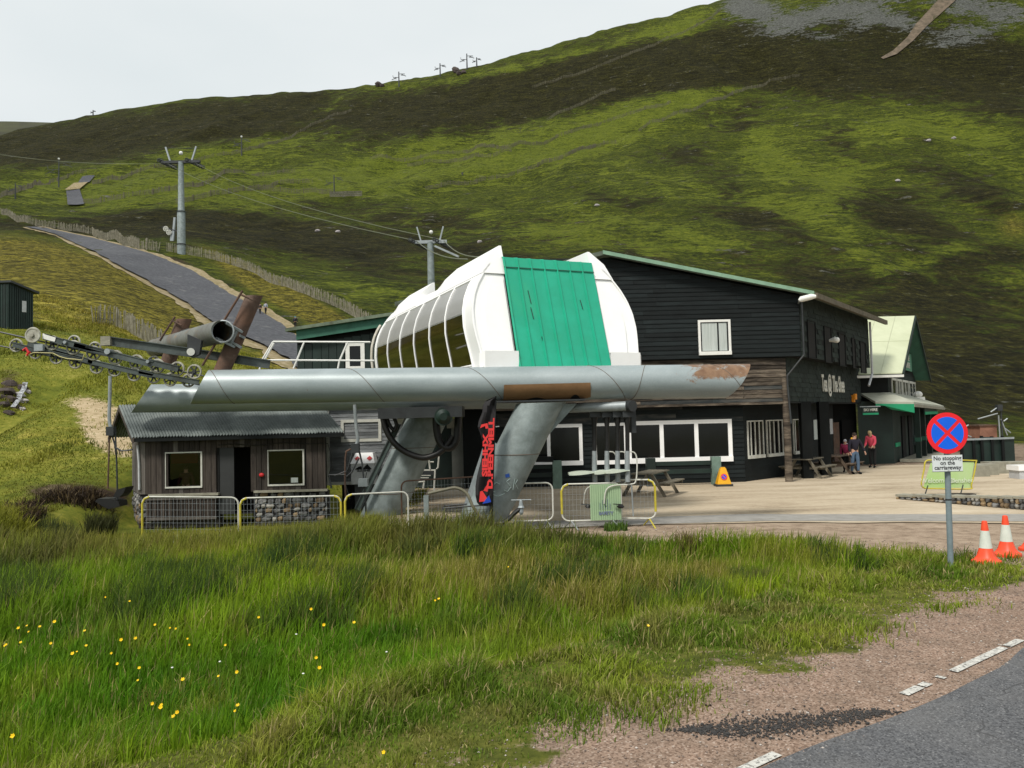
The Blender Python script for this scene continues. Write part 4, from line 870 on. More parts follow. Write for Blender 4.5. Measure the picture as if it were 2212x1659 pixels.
wg, wnt, wb = newmat('clear_window_glass'); mxs = wnt.nodes.new('ShaderNodeMixShader'); tr_ = wnt.nodes.new('ShaderNodeBsdfTransparent'); tr_.inputs['Color'].default_value = (.75, .77, .75, 1); gl = wnt.nodes.new('ShaderNodeBsdfGlossy'); gl.inputs['Roughness'].default_value = .03; gl.inputs['Color'].default_value = (1, 1, 1, 1)
mxs.inputs[0].default_value = .035; wnt.links.new(tr_.outputs[0], mxs.inputs[1]); wnt.links.new(gl.outputs[0], mxs.inputs[2]); wnt.links.new(mxs.outputs[0], wnt.nodes['Material Output'].inputs['Surface'])
M['clear'] = wg
for w_, lab in ((hw1, 'left hut window, someone sitting behind it'), (hw2, 'right hut window with a small paper notice')):
    f = MB(); fw = .035; FH.box(f, w_[0], w_[1], -.02, .045, w_[3] - fw, w_[3]); FH.box(f, w_[0], w_[1], -.02, .06, w_[2], w_[2] + fw + .01); FH.box(f, w_[0], w_[0] + fw * .6, -.02, .045, w_[2] + fw, w_[3] - fw); FH.box(f, w_[1] - fw * 1.3, w_[1], -.02, .045, w_[2] + fw, w_[3] - fw)
    wo_ = f.build('window', M['offwhite'], hut, label=lab); g = MB(); g.add([FH.p(w_[0] + .022, .006, w_[2] + .046), FH.p(w_[1] - .046, .006, w_[2] + .046), FH.p(w_[1] - .046, .006, w_[3] - .036), FH.p(w_[0] + .022, .006, w_[3] - .036)], [(0, 1, 2, 3)]); g.build('pane', M['clear'], wo_)
pn = W(636, 1037, YH - .02); o = MB(); o.box(pn.x - .1, pn.x + .1, YH - .02, YH - .012, pn.z - .07, pn.z + .07); tag(o.build('notice', M['curtain']), 'small pale paper notice stuck low inside the right hut window', 'notice')
o = MB(); FH.box(o, door[0], door[0] + .42, -.07, -.03, .1, door[3]); o.build('door', pm('dark_grey_door', (.03, .032, .033), None, 2, .6), hut)
o = MB(); FH.box(o, hw1[0] - .45, door[0] + .02, 0, .13, zs - .07, zs); o.build('sill', M['conc'], hut); o = MB(); FH.box(o, door[1] + .06, xh1 + .06, 0, .13, zs - .03, zs + .03); o.build('sill', M['conc'], hut)
o = MB(); o.blob(W(565, 1026, YH - .06), (.075, .05, .06), 8, 6); o.build('alarm_button', M['red'], hut, smooth=True)
o = MB(); o.tube([W(470 + 20 * i, 962 - 2 * math.sin(i * 1.1) - i * .5, YH - .06) for i in range(12)] + [W(708, 958, YH - .1), W(716, 985, YH - .1), W(716, 1008, YH - .05), W(709, 1030, YH)], .012, 5); o.build('cable', M['blackrub'], hut)
dpm = MB(); dpm.tube([W(297, 962, YH - .06), W(300, 1000, YH - .06), W(301, 1058, YH - .06)], .035, 6); dpm.build('drainpipe', M['whitepipe'], hut)
# stone base: every stone its own
o = MB(); FH.box(o, door[1] + .05, xh1 + .02, -.35, -.03, -.25, zs - .03); FH.box(o, xh0 - .05, door[0], -.35, -.03, -.25, zs - .07); FHs.box(o, 0, dep, -.3, -.03, -.25, zs - .05); o.build('wall_core', M['mortar'], hut)
def stone_mesh(name, mk, seed):
    rd = random.Random(seed); b = MB(); b.blob((0, 0, 0), (.5, .5, .5), 7, 4, .16, seed)
    for v in b.v:
        for k in range(3): v[k] = max(-.43, min(.43, v[k] * 1.12))
    me = bpy.data.meshes.new(name); me.from_pydata([tuple(v) for v in b.v], [], b.f); me.materials.append(M[mk]); return me
STN = [stone_mesh('stone_%s' % k, k, i) for i, k in enumerate(('stone', 'stone', 'stone_w', 'stone_p', 'stone', 'stone', 'stone_w', 'stone', 'stone_p'))]
def stones(parent, F_, s0, s1, z0, z1, w, h, d=0, rd=random.Random(4), prof=None):
    z = z0
    while z < z1 - .03:
        hh = min(h * rd.uniform(.8, 1.3), z1 - z) if z1 - z > h * 1.4 else z1 - z
        s = s0 - rd.uniform(0, w * .5)
        while s < s1 - .03:
            ww = w * rd.uniform(.55, 1.5); a, c_ = max(s, s0), min(s + ww, s1)
            if c_ - a > .05:
                o = put(rd.choice(STN), 'stone', parent, F_.p((a + c_) / 2, d + rd.uniform(-.03, .02), z + hh / 2 + rd.uniform(-.012, .012)), (F_.S + Vector((0, 0, rd.uniform(-.22, .22)))) * (c_ - a) * 1.10, F_.D * .22, Vector((rd.uniform(-.02, .02), 0, hh * 1.14)))
            s += ww
        z += hh
stones(hut, FH, door[1] + .05, xh1 + .02, -.12, zs - .03, .21, .13, -.06)
stones(hut, FH, xh0 - .05, xh0 + .35, -.12, zs - .07, .21, .14, -.06); stones(hut, FHs, 0, dep, -.12, zs - .05, .25, .15, -.06)
# slatted front below the left window
a0, a1 = W(318, 1085, YH).x, door[0] - .05
vplanks(hut, FH, a0, a1, -.05, zs - .12, .075, 'plank', .04, .03, gap=.018, name='slat', jit=.01)
o = MB(); FH.box(o, a0, a1, .07, .10, zs - .17, zs - .08); FH.box(o, a0, a1, .07, .1, -.02, .06); o.build('rail', M['plank_l'], hut)
# roof: corrugated sheets, one object each
M['corr'] = pm('grey_green_corrugated', (.20, .225, .215), (.12, .14, .135), 1.3, .6, .1, 20, spec=.35, c3=(.07, .085, .08), rand=.12, patch=((.06, .07, .068), 12, .70))
xr0, xr1 = W(285, 941, YH - .35).x, W(742, 933, YH - .35).x
ridge0 = W(256.5, 874.6, YH + 1.1); zfr = W(500, 939.5, YH - .35).z; zrg = ridge0.z
eb = Vector((0, 0, 0)); F0 = Vector((xr0, YH - .35, zfr)); Rg = Vector((ridge0.x, ridge0.y, zrg)); dR = Rg - F0; Bk = Rg + Vector((dR.x * .95, dR.y * .95, -dR.z))
nsh = 8; LW = (xr1 - xr0) / nsh
def corr_sheet(A, dv, i):
    rows = []; nc = 9
    for r_ in (0, .34, .67, 1.0):
        row = []
        for k in range(nc * 2 + 1):
            x = A.x + LW * i + (LW + .03) * k / (nc * 2); row.append(A + dv * r_ + Vector((x - A.x, 0, .020 * (1 if k % 2 else -1) + .008 * (i % 2) + .004 * math.sin(i * 3 + r_ * 5))))
        rows.append(row)
    mb = MB().grid(rows); vs = len(mb.v); rows2 = [[p - Vector((0, 0, .012)) for p in r] for r in rows]; mb.grid(rows2)
    return mb
for i in range(nsh): corr_sheet(F0, dR, i).build('roof_sheet', M['corr'], hut, smooth=False)
for i in range(nsh): corr_sheet(Rg, Bk - Rg, i).build('roof_sheet', M['corr'], hut, smooth=False)
o = MB(); q = Vector((0, 0, -.10))
o.prism([F0 + q * .3, Rg + q * .3, Rg + q * 1.7, F0 + q * 1.7], (.06, 0, 0)); o.prism([Bk + q * .3, Rg + q * .3, Rg + q * 1.7, Bk + q * 1.7], (.06, 0, 0)); o.build('barge_board', M['plank'], hut)
o = MB(); o.prism([F0 + Vector((.05, .02, -.03)), F0 + Vector((xr1 - xr0, .02, -.03)), F0 + Vector((xr1 - xr0, .02, -.13)), F0 + Vector((.05, .02, -.13))], (0, .04, 0)); o.build('eaves_board', M['black'], hut)
o = MB(); o.add([F0 + Vector((.05, .05, -.06)), F0 + Vector((xr1 - xr0, .05, -.06)), Vector((xr1 - .6, YH + dep, zev - .02)), Vector((xr0 - 1, YH + dep, zev - .02))], [(0, 1, 2, 3)]); o.build('ceiling', M['dark'], hut)
# ================================================================ chairlift station
M['pipe'] = None
m, nt, b = newmat('galvanised_pipe_paint'); P = geo_pos(nt)
f1 = noise(nt, P, 1.3, 5, .6, .4, (.6, 1, 1.6)); f2 = noise(nt, P, 26, 4, .7)
c = ramp(nt, comb2(nt, .5, (f1, .9), (f2, .35)), [(0.2, (.20, .24, .245)), (0.55, (.28, .325, .335)), (0.9, (.37, .42, .43))])
rs = noise(nt, P, 2.6, 6, .7, .8); sep = nt.nodes.new('ShaderNodeSeparateXYZ'); nt.links.new(P, sep.inputs[0])
xk = ramp(nt, mth(nt, 'MULTIPLY', mth(nt, 'ADD', sep.outputs['X'], -3.6), 1 / 2.0), [(0, (0, 0, 0)), (.35, (.55, .55, .55)), (1, (.62, .62, .62))])
zk = ramp(nt, mth(nt, 'MULTIPLY', mth(nt, 'ADD', sep.outputs['Z'], -3.2), 1.3), [(0, (0, 0, 0)), (.45, (1, 1, 1))])
mask = ramp(nt, mth(nt, 'ADD', rs, mth(nt, 'MULTIPLY', mth(nt, 'MULTIPLY', xk, zk), .55)), [(.69, (0, 0, 0)), (.78, (1, 1, 1))])
c = mixc(nt, mask, c, ramp(nt, noise(nt, P, 6, 4, .6), [(.3, (.13, .065, .032)), (.7, (.25, .15, .085))]))
nt.links.new(c, b.inputs['Base Color']); b.inputs['Roughness'].default_value = .42; b.inputs['Metallic'].default_value = .15; b.inputs['Specular IOR Level'].default_value = .5
bn = nt.nodes.new('ShaderNodeBump'); bn.inputs['Strength'].default_value = .25; bn.inputs['Distance'].default_value = .006; nt.links.new(f2, bn.inputs['Height']); nt.links.new(bn.outputs['Normal'], b.inputs['Normal'])
M['pipe'] = m
M['legp'] = pm('grey_leg_paint', (.26, .305, .305), (.18, .215, .212), 2.6, .5, .5, 40, metal=.1, c3=(.13, .155, .15), patch=((.20, .14, .07), 1.7, .72))
M['seam'] = pm('weld_seam', (.12, .12, .11), (.13, .09, .06), 2, .7)
sta = thing('chairlift_station', 'grey steel chairlift station on two fat pipes with a white hood and green end panel', 'chairlift station', (W(1100, 1140, 19).x, 19.5, 0))
YF, YR = 18.5, 22.3
def cutpipe(a, b, r, shA, shB, n=40, th=.022, yw=0):
    """hollow pipe along a->b; shA/shB(h) shift the ends along the axis with h=-1..1 (bottom..top)"""
    a = Vector(a); b = Vector(b); d = (b - a).normalized(); s_ = d.cross(Vector((0, 0, 1))).normalized(); u = s_.cross(d); rows = []
    for ends, rr in (('a', r - th), ('a', r), ('b', r), ('b', r - th)):
        row = []
        for k in range(n):
            t = 2 * PI * k / n; h = math.sin(t); c_ = math.cos(t); p = s_ * math.cos(t) * rr + u * h * rr
            row.append((a + d * (shA(h) + yw * c_ * r) if ends == 'a' else b + d * shB(h)) + p)
        rows.append(row)
    rows.append(rows[0]); return MB().grid(rows, True)
A0 = W(431, 836, YF); B0 = W(1597, 823, YF); rF = .40
la = (W(450, 800, YF).x - W(412, 872, YF).x) / 2; lb = (W(1616, 795, YF).x - W(1574, 855, YF).x) / 2
cutpipe(A0, B0, rF, lambda h: la * h, lambda h: lb * h - .10 * max(0, -h) ** 2, yw=.37).build('pipe_beam', M['pipe'], sta, smooth=True, label='front horizontal pipe beam with slanted ends, rusty at the right')
A1 = W(305, 861, YR); B1 = W(1225, 851, YR); rR = .40
la2 = (W(327, 832, YR).x - W(284, 892, YR).x) / 2
cutpipe(A1, B1, rR, lambda h: la2 * h, lambda h: .1 * h, yw=.47).build('pipe_beam', M['pipe'], sta, smooth=True, label='rear horizontal pipe beam')
dF = (B0 - A0).normalized(); uF = Vector((0, -1, 0)).cross(dF) * -1
for ut, du in ((452, 55), (748, 82), (1000, 85), (1268, 80), (1395, 35), (1528, 75)):
    pts = []; x0_ = W(ut, 800, YF).x; L_ = W(ut + du, 800, YF).x - x0_
    for k in range(24):
        t = k / 23; ph = PI / 2 + PI * t * 1.0; x = x0_ + L_ * math.sin(t * PI / 2) ** 1.1 if du > 40 else x0_ + L_ * t * -1
        ctr = A0 + dF * ((x - A0.x) / dF.x); pts.append(ctr + Vector((0, math.cos(ph), math.sin(ph))) * (rF + .001))
    MB().tube(pts, .008, 5).build('weld_seam', M['seam'], sta)
# rusty wrapper under the front pipe
rows = []
for x_, in ((W(1092, 850, YF).x,), (W(1270, 850, YF).x,)):
    row = []
    for k in range(16):
        t = math.radians(158 + 100 * k / 15); row.append(Vector((x_ + (.10 if x_ < 1 else -.06) * (1 if k < 4 else 0) * (4 - k) / 4, A0.y + math.cos(t) * 0 - math.cos(t - PI / 2 - PI) * 0, 0)))
    rows.append(row)
mb = MB(); R_ = rF + .035; zc = (A0.z + B0.z) / 2
for R2 in (R_, R_ - .02):
    rr = []
    for i, x_ in enumerate((W(1086, 850, YF).x, W(1100, 850, YF).x, W(1262, 850, YF).x, W(1275, 850, YF).x)):
        row = []
        for k in range(14):
            t = math.radians(100 + 82 * k / 13 - 0)     # from straight down round to the front
            ang = math.radians(-90 - 80 * (1 - k / 13)) if False else math.radians(188 + 82 * k / 13)
            row.append(Vector((x_ + (.04 if i in (0,) else -.03 if i == 3 else 0) * (13 - k) / 13, A0.y + R2 * math.cos(ang) * 1.0, zc + R2 * math.sin(ang))))
        rr.append(row)
    mb.grid(rr)
wr = mb.build('wrapper_plate', pm('brown_rust_plate', (.26, .145, .065), (.18, .10, .045), 1.5, .75, .3), sta, smooth=True, label='brown rusty plate wrapped under the front pipe')
for cx_, cw, chh in ((1157, 26, .62), (1241, 12, .8)):
    o = MB(); pts = []
    for k in range(15):
        t = k / 14; xx = W(cx_ - cw + 2 * cw * t, 860, YF).x; hh = math.sqrt(max(0, 1 - (2 * t - 1) ** 2)); 
        pts.append((xx, hh))
    top = []; bot = []
    for xx, hh in pts:
        a2 = math.radians(268 - 52 * hh * chh); top.append(Vector((xx, A0.y + (R_ + .004) * math.cos(a2), zc + (R_ + .004) * math.sin(a2)))); a3 = math.radians(269); bot.append(Vector((xx, A0.y + (R_ + .004) * math.cos(a3), zc + (R_ + .004) * math.sin(a3))))
    mid = [(p + q) / 2 + Vector((0, -.02, 0)) for p, q in zip(top, bot)]
    rows_ = []
    for w__ in (0, .25, .5, .75, 1):
        r_ = []
        for (xx, hh) in pts:
            a2 = math.radians(269 - 52 * hh * chh * w__); r_.append(Vector((xx, A0.y + (R_ + .004) * math.cos(a2), zc + (R_ + .004) * math.sin(a2))))
        rows_.append(r_)
    o.grid(rows_).build('cut_out', M['dark'], wr)
fl_ = MB(); fl_.box(W(1070, 868, YF).x, W(1262, 868, YF).x, YF - .3, YF + .45, zc - rF - .06, zc - rF - .025); fl_.build('flange', M['dkgrey'], sta)
# legs
def leg(top, bot, r, Y, rings, name='leg', label=None):
    d = (Vector(bot) - Vector(top)); dn = d.normalized(); s0_ = dn.cross(Vector((0, 1, 0))).normalized(); w0_ = dn.cross(s0_); rows = []
    for e_ in [Vector(top).lerp(Vector(bot), q) for q in (0, .25, .5, .75, 1)]:
        rows.append([e_ + (lambda p: p - dn * (p.z / dn.z))(s0_ * math.cos(2 * PI * k / 36) * r + w0_ * math.sin(2 * PI * k / 36) * r) for k in range(36)])
    o = MB(); o.grid(rows, True); lg_ = o.build(name, M['legp'], sta, smooth=True, label=label)
    for t in rings:
        c_ = Vector(top) + d * t; s_ = d.normalized().cross(Vector((0, 1, 0))).normalized(); w_ = d.normalized().cross(s_)
        # horizontal-cut weld ring
        pts = []
        for k in range(28):
            a = 2 * PI * k / 28; p = s_ * math.cos(a) * (r + .002) + w_ * math.sin(a) * (r + .002); p = p - d.normalized() * (p.z / d.normalized().z); pts.append(c_ + p)
        MB().tube(pts, .012, 5, closed=True).build('weld_ring', M['seam'], lg_)
LT = W(929, 892, YR); LB_ = W(797, 1170, YR); leg(LT, LB_, .54, YR, (.27, .62), label='left slanted leg under the rear pipe')
RT = W(1168, 871, YF); RB = W(1016, 1178, YF); leg(RT, RB, .50, YF, (.36,), label='right slanted leg under the front pipe, chalked and rust stained')
o = MB(); o.prism([W(1050, 945, YF + .2), W(984, 1145, YF + .2), W(1060, 1145, YF + .2), W(1110, 980, YF + .2)], (0, .05, 0)); o.build('gusset_plate', M['galv'], sta)
o = MB(); o.prism([W(1190, 872, YF), W(1246, 872, YF), W(1174, 952, YF)], (0, .3, 0)); o.build('gusset_plate', M['legp'], sta)
for (uu, vv_, tx, sz) in ((1145, 1048, 'CSR', .30),):
    pass
def on_leg(u, v):                                             # point on the near face of the right leg
    dl = (RB - RT).normalized(); rdv = ray(u, v).normalized(); C = Vector((0, 0, CAMH)); w0 = C - RT
    A_ = rdv - dl * rdv.dot(dl); B_ = w0 - dl * w0.dot(dl); a = A_.dot(A_); b2 = 2 * A_.dot(B_); c2 = B_.dot(B_) - (.505) ** 2; D_ = b2 * b2 - 4 * a * c2
    return C + rdv * ((-b2 - math.sqrt(max(D_, 0))) / (2 * a))
chk = pm('chalk', (.42, .52, .50), None, 9, .9)
for st_ in ([(1080, 1046), (1072, 1042), (1064, 1050), (1062, 1060), (1070, 1063)], [(1102, 1034), (1094, 1040), (1099, 1046), (1104, 1052), (1096, 1062), (1088, 1058)], [(1108, 1058), (1110, 1046), (1112, 1034), (1118, 1036), (1113, 1045), (1119, 1056)], [(1064, 1068), (1076, 1072), (1090, 1066)]):
    MB().tube([on_leg(*q) for q in st_], .008, 5).build('chalk_writing', chk, sta)
q0, q1 = on_leg(1091, 1026), on_leg(1099, 1022); o = MB(); o.prism([on_leg(1091, 1025), on_leg(1100, 1022.5), on_leg(1101, 1030), on_leg(1092.5, 1032)], (0, -.006, 0)); tag(o.build('sticker', pm('blue_sticker', (.02, .08, .35), None, 3, .5)), 'small blue sticker on the right leg of the chairlift station', 'sticker')
o = MB(); o.beam(W(861, 916, YR - .62), W(772, 1100, YR - .62), .16, .10, Vector((0, 1, 0))); cd_ = o.build('cable_duct', M['midgreen'] if False else pm('green_grey_channel', (.07, .10, .09), (.05, .07, .065), 3, .5), sta)
for dx in (-5.2, 5.2):
    o = MB(); o.beam(W(861 + dx, 916, YR - .68), W(772 + dx, 1100, YR - .68), .02, .05, Vector((0, 1, 0))); o.build('channel_lip', M['dkgrey'], cd_)
o = MB(); o.beam(W(868, 899, YR - .62), W(861, 915, YR - .62), .15, .1, Vector((0, 1, 0))); o.build('duct_cap', M['white'], cd_)
for pts, r in (([(827, 893), (829, 910), (836, 932), (850, 955), (872, 974), (900, 986), (922, 988), (948, 978), (966, 960), (978, 942)], .085), ([(942, 893), (943, 925), (948, 950), (958, 965), (975, 966), (986, 950), (989, 925), (990, 893)], .10), ([(834, 893), (840, 915), (852, 930), (856, 915), (846, 893)], .05)):
    # smooth
    P_ = [W(u, v, YR - 1.0) for u, v in pts]; Q = []
    for i in range(len(P_) - 1):
        p0_, p1_, p2_, p3_ = P_[max(i - 1, 0)], P_[i], P_[i + 1], P_[min(i + 2, len(P_) - 1)]
        for k in range(5):
            t = k / 5; Q.append(.5 * ((2 * p1_) + (p2_ - p0_) * t + (2 * p0_ - 5 * p1_ + 4 * p2_ - p3_) * t * t + (3 * p1_ - p0_ - 3 * p2_ + p3_) * t ** 3))
    Q.append(P_[-1]); MB().tube(Q, r, 10).build('hose', M['blackrub'], sta, smooth=True)
o = MB(); o.box(W(822, 890, 21).x, W(1000, 890, 21).x, 20.6, 21.8, W(900, 903, 21).z, W(900, 880, 21).z); o.build('underframe', M['dkgrey'], sta)
o = MB(); o.cyl(W(958, 900, 20.6), W(958, 900, 21.3), .24, .24, 20); o.cyl(W(958, 900, 20.5), W(958, 900, 20.6), .1, .2, 16); o.build('motor', pm('green_motor', (.012, .03, .022), (.008, .02, .015), 3, .5), sta, smooth=True)
# ---- hood
HX = Vector((-.40, .917, 0)).normalized(); HS = Vector((.917, .40, 0)).normalized()
zb0_ = W(1200, 797, 19.3).z
H0 = W(1222, 797, 19.3); LH = 10.2
PROF = [(0, 2.16), (.40, 2.20), (.8, 2.26), (1.1, 2.29), (1.5, 2.27), (1.85, 2.18), (2.15, 2.04), (2.45, 1.84), (2.7, 1.62)]
def hp(s, w, z, slant=True):                                 # s back along the hood, w sideways, z up
    return Vector((H0.x, H0.y, zb0_)) + HX * (s + (.30 * z if slant else 0) * max(0, 1 - s / 4)) + HS * w + Vector((0, 0, z))
def shell(sign):
    rows = []
    for s in (0, .25, .5, .9, LH * .5, LH):
        rows.append([hp(s, sign * w, z) for z, w in PROF])
    return rows
def interp(z):
    for i in range(len(PROF) - 1):
        if PROF[i][0] <= z <= PROF[i + 1][0]: t = (z - PROF[i][0]) / (PROF[i + 1][0] - PROF[i][0]); return PROF[i][1] * (1 - t) + PROF[i + 1][1] * t
    return PROF[-1][1]
for sg_ in (-1, 1):
    mb = MB(); zs_ = [PROF[0][0] + (PROF[-1][0]) * k / 24 for k in range(25)]; SS = (0, .12, .5, 1, 2.5, 4.5, 6.5, LH)
    mb.grid([[hp(s, sg_ * interp(z), z) for z in zs_] for s in SS]); mb.grid([[hp(s, sg_ * (interp(z) - .05), z) for z in zs_] for s in SS])
    mb.grid([[hp(0, sg_ * interp(z), z) for z in zs_], [hp(0, sg_ * (interp(z) - .05), z) for z in zs_]])
    zt_ = zs_[-1]; mb.grid([[hp(s, sg_ * interp(zt_), zt_), hp(s, sg_ * (interp(zt_) - .12), zt_ + .03)] for s in SS])
    mb.grid([[hp(LH, sg_ * interp(z), z), hp(LH, sg_ * .2, z)] for z in zs_])
    mb.build('side_shell', M['gw'], sta, smooth=True)
    # raised hood segments with inner faces
    for (a, c_) in (((0, 5.0), (6.4, 10.0)) if sg_ < 0 else ((0, LH),)):
        hb = MB(); w0, z0_, w1, z1_ = interp(2.42), 2.42, 1.30, 3.18
        e_ = .0 if a == 0 else .35
        sec = lambda s, k_=1.0: [hp(s, sg_ * (w0 + .01), z0_), hp(s, sg_ * (w0 * .5 + w1 * .5 + .10), (z0_ + z1_) / 2 + .04), hp(s, sg_ * w1, z1_), hp(s, sg_ * (w1 - .06), z1_), hp(s, sg_ * (w1 - .08), z0_)]
        secs = [sec(a), sec(c_ - (.0 if c_ == LH else .9))]
        hb.grid(secs)
        if c_ != LH:
            tip = [hp(c_, sg_ * (w0 - .02), z0_ + .02), hp(c_ - .35, sg_ * (w0 * .6 + w1 * .4), (z0_ + z1_) / 2 - .05), hp(c_ - .9, sg_ * w1, z1_), hp(c_ - .9, sg_ * (w1 - .06), z1_), hp(c_ - .3, sg_ * (w1 - .08), z0_)]; hb.grid([secs[1], tip])
        hb.f.append(tuple(range(5)))
        hb.build('hood', M['gw'], sta)
    # end face side panels: recessed white panel beside the green one
    ep = MB(); wi = 1.27
    N_ = 20
    for k0, off_ in ((0, .0), (1, .09)):
        pass
    zl = [3.14 * k / 24 for k in range(25)]
    def wo(z): return (interp(z) if z <= 2.42 else interp(2.42) + (1.30 - interp(2.42)) * (z - 2.42) / .76 + .10 * math.sin(PI * (z - 2.42) / .76)) - .04
    ep.grid([[hp(.05, sg_ * max(wo(z), wi), z) for z in zl], [hp(.05, sg_ * wi, min(z, 2.90)) for z in zl]])
    ep.build('end_panel', M['gw'], sta)
    tp = MB(); tp.grid([[hp(.0, sg_ * max(wo(z) - .30, wi + .05), z) for z in [.42 + 1.9 * k / 12 for k in range(13)]], [hp(.0, sg_ * (wi + .05), z) for z in [.42 + 1.9 * k / 12 for k in range(13)]]]); 
    tp.grid([[hp(.0, sg_ * max(wo(z) - .30, wi + .05), z) for z in [.42 + 1.9 * k / 12 for k in range(13)]], [hp(.05, sg_ * max(wo(z) - .30, wi + .05), z) for z in [.42 + 1.9 * k / 12 for k in range(13)]]])
    tp.grid([[hp(0, sg_ * (wo(.42) - .30), .42), hp(0, sg_ * (wi + .05), .42)], [hp(.05, sg_ * (wo(.42) - .30), .42), hp(.05, sg_ * (wi + .05), .42)]])
    tp.build('raised_panel', M['gw'], sta)
    # base skirt, flared
    sk = MB()
    prof = [(2.18, .05), (2.26, 0), (2.28, -.10), (2.1, -.12)]
    sk.grid([[hp(s, sg_ * w, z, False) for w, z in prof] for s in (-.04, 1, LH * .5, LH)])
    sk.grid([[hp(-.04, sg_ * wi, z, False) for z in (.42, 0, -.10)], [hp(-.04, sg_ * 2.14, z, False) for z in (.42, 0, -.10)]])
    sk.grid([[hp(-.04, sg_ * 2.14, z, False) for z in (.42, 0, -.10)], [hp(-.04 + .12, sg_ * 2.24, z, False) for z in (.36, 0, -.10)]])
    sk.build('skirt', M['gw'], sta)
# windows of the left flank: six curved mirrored panes
mir, nt, b = newmat('mirror_tint_glazing'); b.inputs['Base Color'].default_value = (.012, .009, .003, 1); b.inputs['Metallic'].default_value = 0.0; b.inputs['Roughness'].default_value = .06; M['mirror_up'] = pm('pale_grey_pane', (.31, .31, .30), (.27, .27, .265), .6, .25)
M['mirror'] = mir; dimm = pm('mirror_tint_lower', (.10, .09, .07), None, 3, .1, metal=.9)
nW = 6; s0w, s1w = .62, LH - .35; ww = (s1w - s0w) / nW
zl = [.14 + (2.30 - .14) * k / 22 for k in range(23)]
for i in range(nW):
    a = s0w + ww * i; pn_ = MB(); pn_.grid([[hp(s, -(interp(z) + .012), z) for z in zl if z < 1.49] for s in (a + .03, a + ww - .03)]); pn_.build('window_pane', M['mirror'], sta, smooth=True, label='dark tinted lower window pane')
    pn_ = MB(); pn_.grid([[hp(s, -(interp(z) + .014), z) for z in [1.44] + [z for z in zl if z > 1.45]] for s in (a + .03, a + ww - .03)]); pn_.build('upper_pane', M['mirror_up'], sta, smooth=True, label='pale grey upper pane')
for i in range(nW + 1):
    a = s0w + ww * i; rb_ = MB(); rb_.tube([hp(a, -(interp(z) + .02), z) for z in [.05 + 2.3 * k / 22 for k in range(23)]], .024, 6); rb_.build('glazing_rib', M['gw'], sta, smooth=True)
for zz_ in (.12, 2.32):
    rb_ = MB(); rb_.tube([hp(s0w, -(interp(zz_) + .02), zz_), hp(s1w, -(interp(zz_) + .02), zz_)], .025, 6); rb_.build('glazing_rail', M['gw'], sta)
rb_ = MB(); rb_.tube([hp(LH + .25, -(interp(z) + .04), z) for z in [2.3 * k / 22 for k in range(23)]], .05, 6); rb_.build('edge_tube', pm('flaking_white_tube', (.62, .60, .55), (.45, .40, .3), 8, .6, patch=((.35, .15, .03), 9, .62)), sta, smooth=True, label='flaking white edge tube, rusty at the foot')
# green end panel of seven ribbed strips
tz = 2.86; nG = 7; gw_ = 2.56 / nG
M['greenp'] = pm('sun_faded_green_sheet', (.014, .40, .25), (.011, .33, .20), .7, .45, .12, 30, c3=(.025, .36, .20), patch=((.06, .36, .20), 2.2, .72))
for i in range(nG):
    a = -1.28 + gw_ * i; mb = MB(); prof = [(0, .0), (.055, .055), (.10, .055), (.13, .008), (1.0, .0)]
    rows = []
    for z in [0.0 - .02] + [tz * k / 8 for k in range(1, 8)] + [tz - .28, tz - .26, tz]:
        w2 = []
        for p_, o_ in prof: w2.append(hp(-.06 - o_, a + gw_ * p_, z - (.02 if i % 2 else 0) * (z < .1)))
        rows.append(w2)
    top = [hp(.35, a + gw_ * p_, tz + .02 + o_) for p_, o_ in prof]; rows.append(top)
    mb.grid(rows); mb.build('green_panel', M['greenp'], sta)
o = MB(); o.beam(hp(-.09, -1.28, tz - .27), hp(-.09, 1.28, tz - .27), .02, .02); o.build('panel_joint', M['midgreen'], sta)
for (a_, z_, l_) in ((-.72, 2.0, .35), (-.72, 1.55, .3), (-.55, .8, .25), (.72, 1.8, .25)):
    o = MB(); o.beam(hp(-.075, a_, z_), hp(-.075, a_ + .03, z_ - l_), .022, .01, HS); o.build('rust_streak', M['dkgrey'], sta)
o = MB(); o.grid([[hp(.35, -1.28, tz), hp(.35, 1.28, tz)], [hp(LH, -1.28, tz - .6, False), hp(LH, 1.28, tz - .6, False)]]); o.build('inner_deck', M['dkgrey'], sta)
o = MB(); o.prism([hp(.6, -1.7, -.3, False), hp(.6, 1.7, -.3, False), hp(LH, 1.7, -.3, False), hp(LH, -1.7, -.3, False)], (0, 0, .14)); o.build('deck', M['dkgrey'], sta)
# railing on the walkway
rl = thing('walkway_railing', 'thin white railing beside the walkway left of the station hood', 'railing', tuple(W(690, 795, 22.6)))
o = MB(); YY = 22.6
for seg in ([(590, 738), (800, 739)], [(570, 778), (808, 779)], [(590, 738), (566, 778)], [(592, 741), (569, 782)], [(657, 739), (634, 796)], [(751, 739), (733, 780), (730, 796)], [(566, 778), (560, 800)]):
    o.tube([W(u, v, YY) for u, v in seg], .028, 6)
o.build('rails', M['white'], rl)
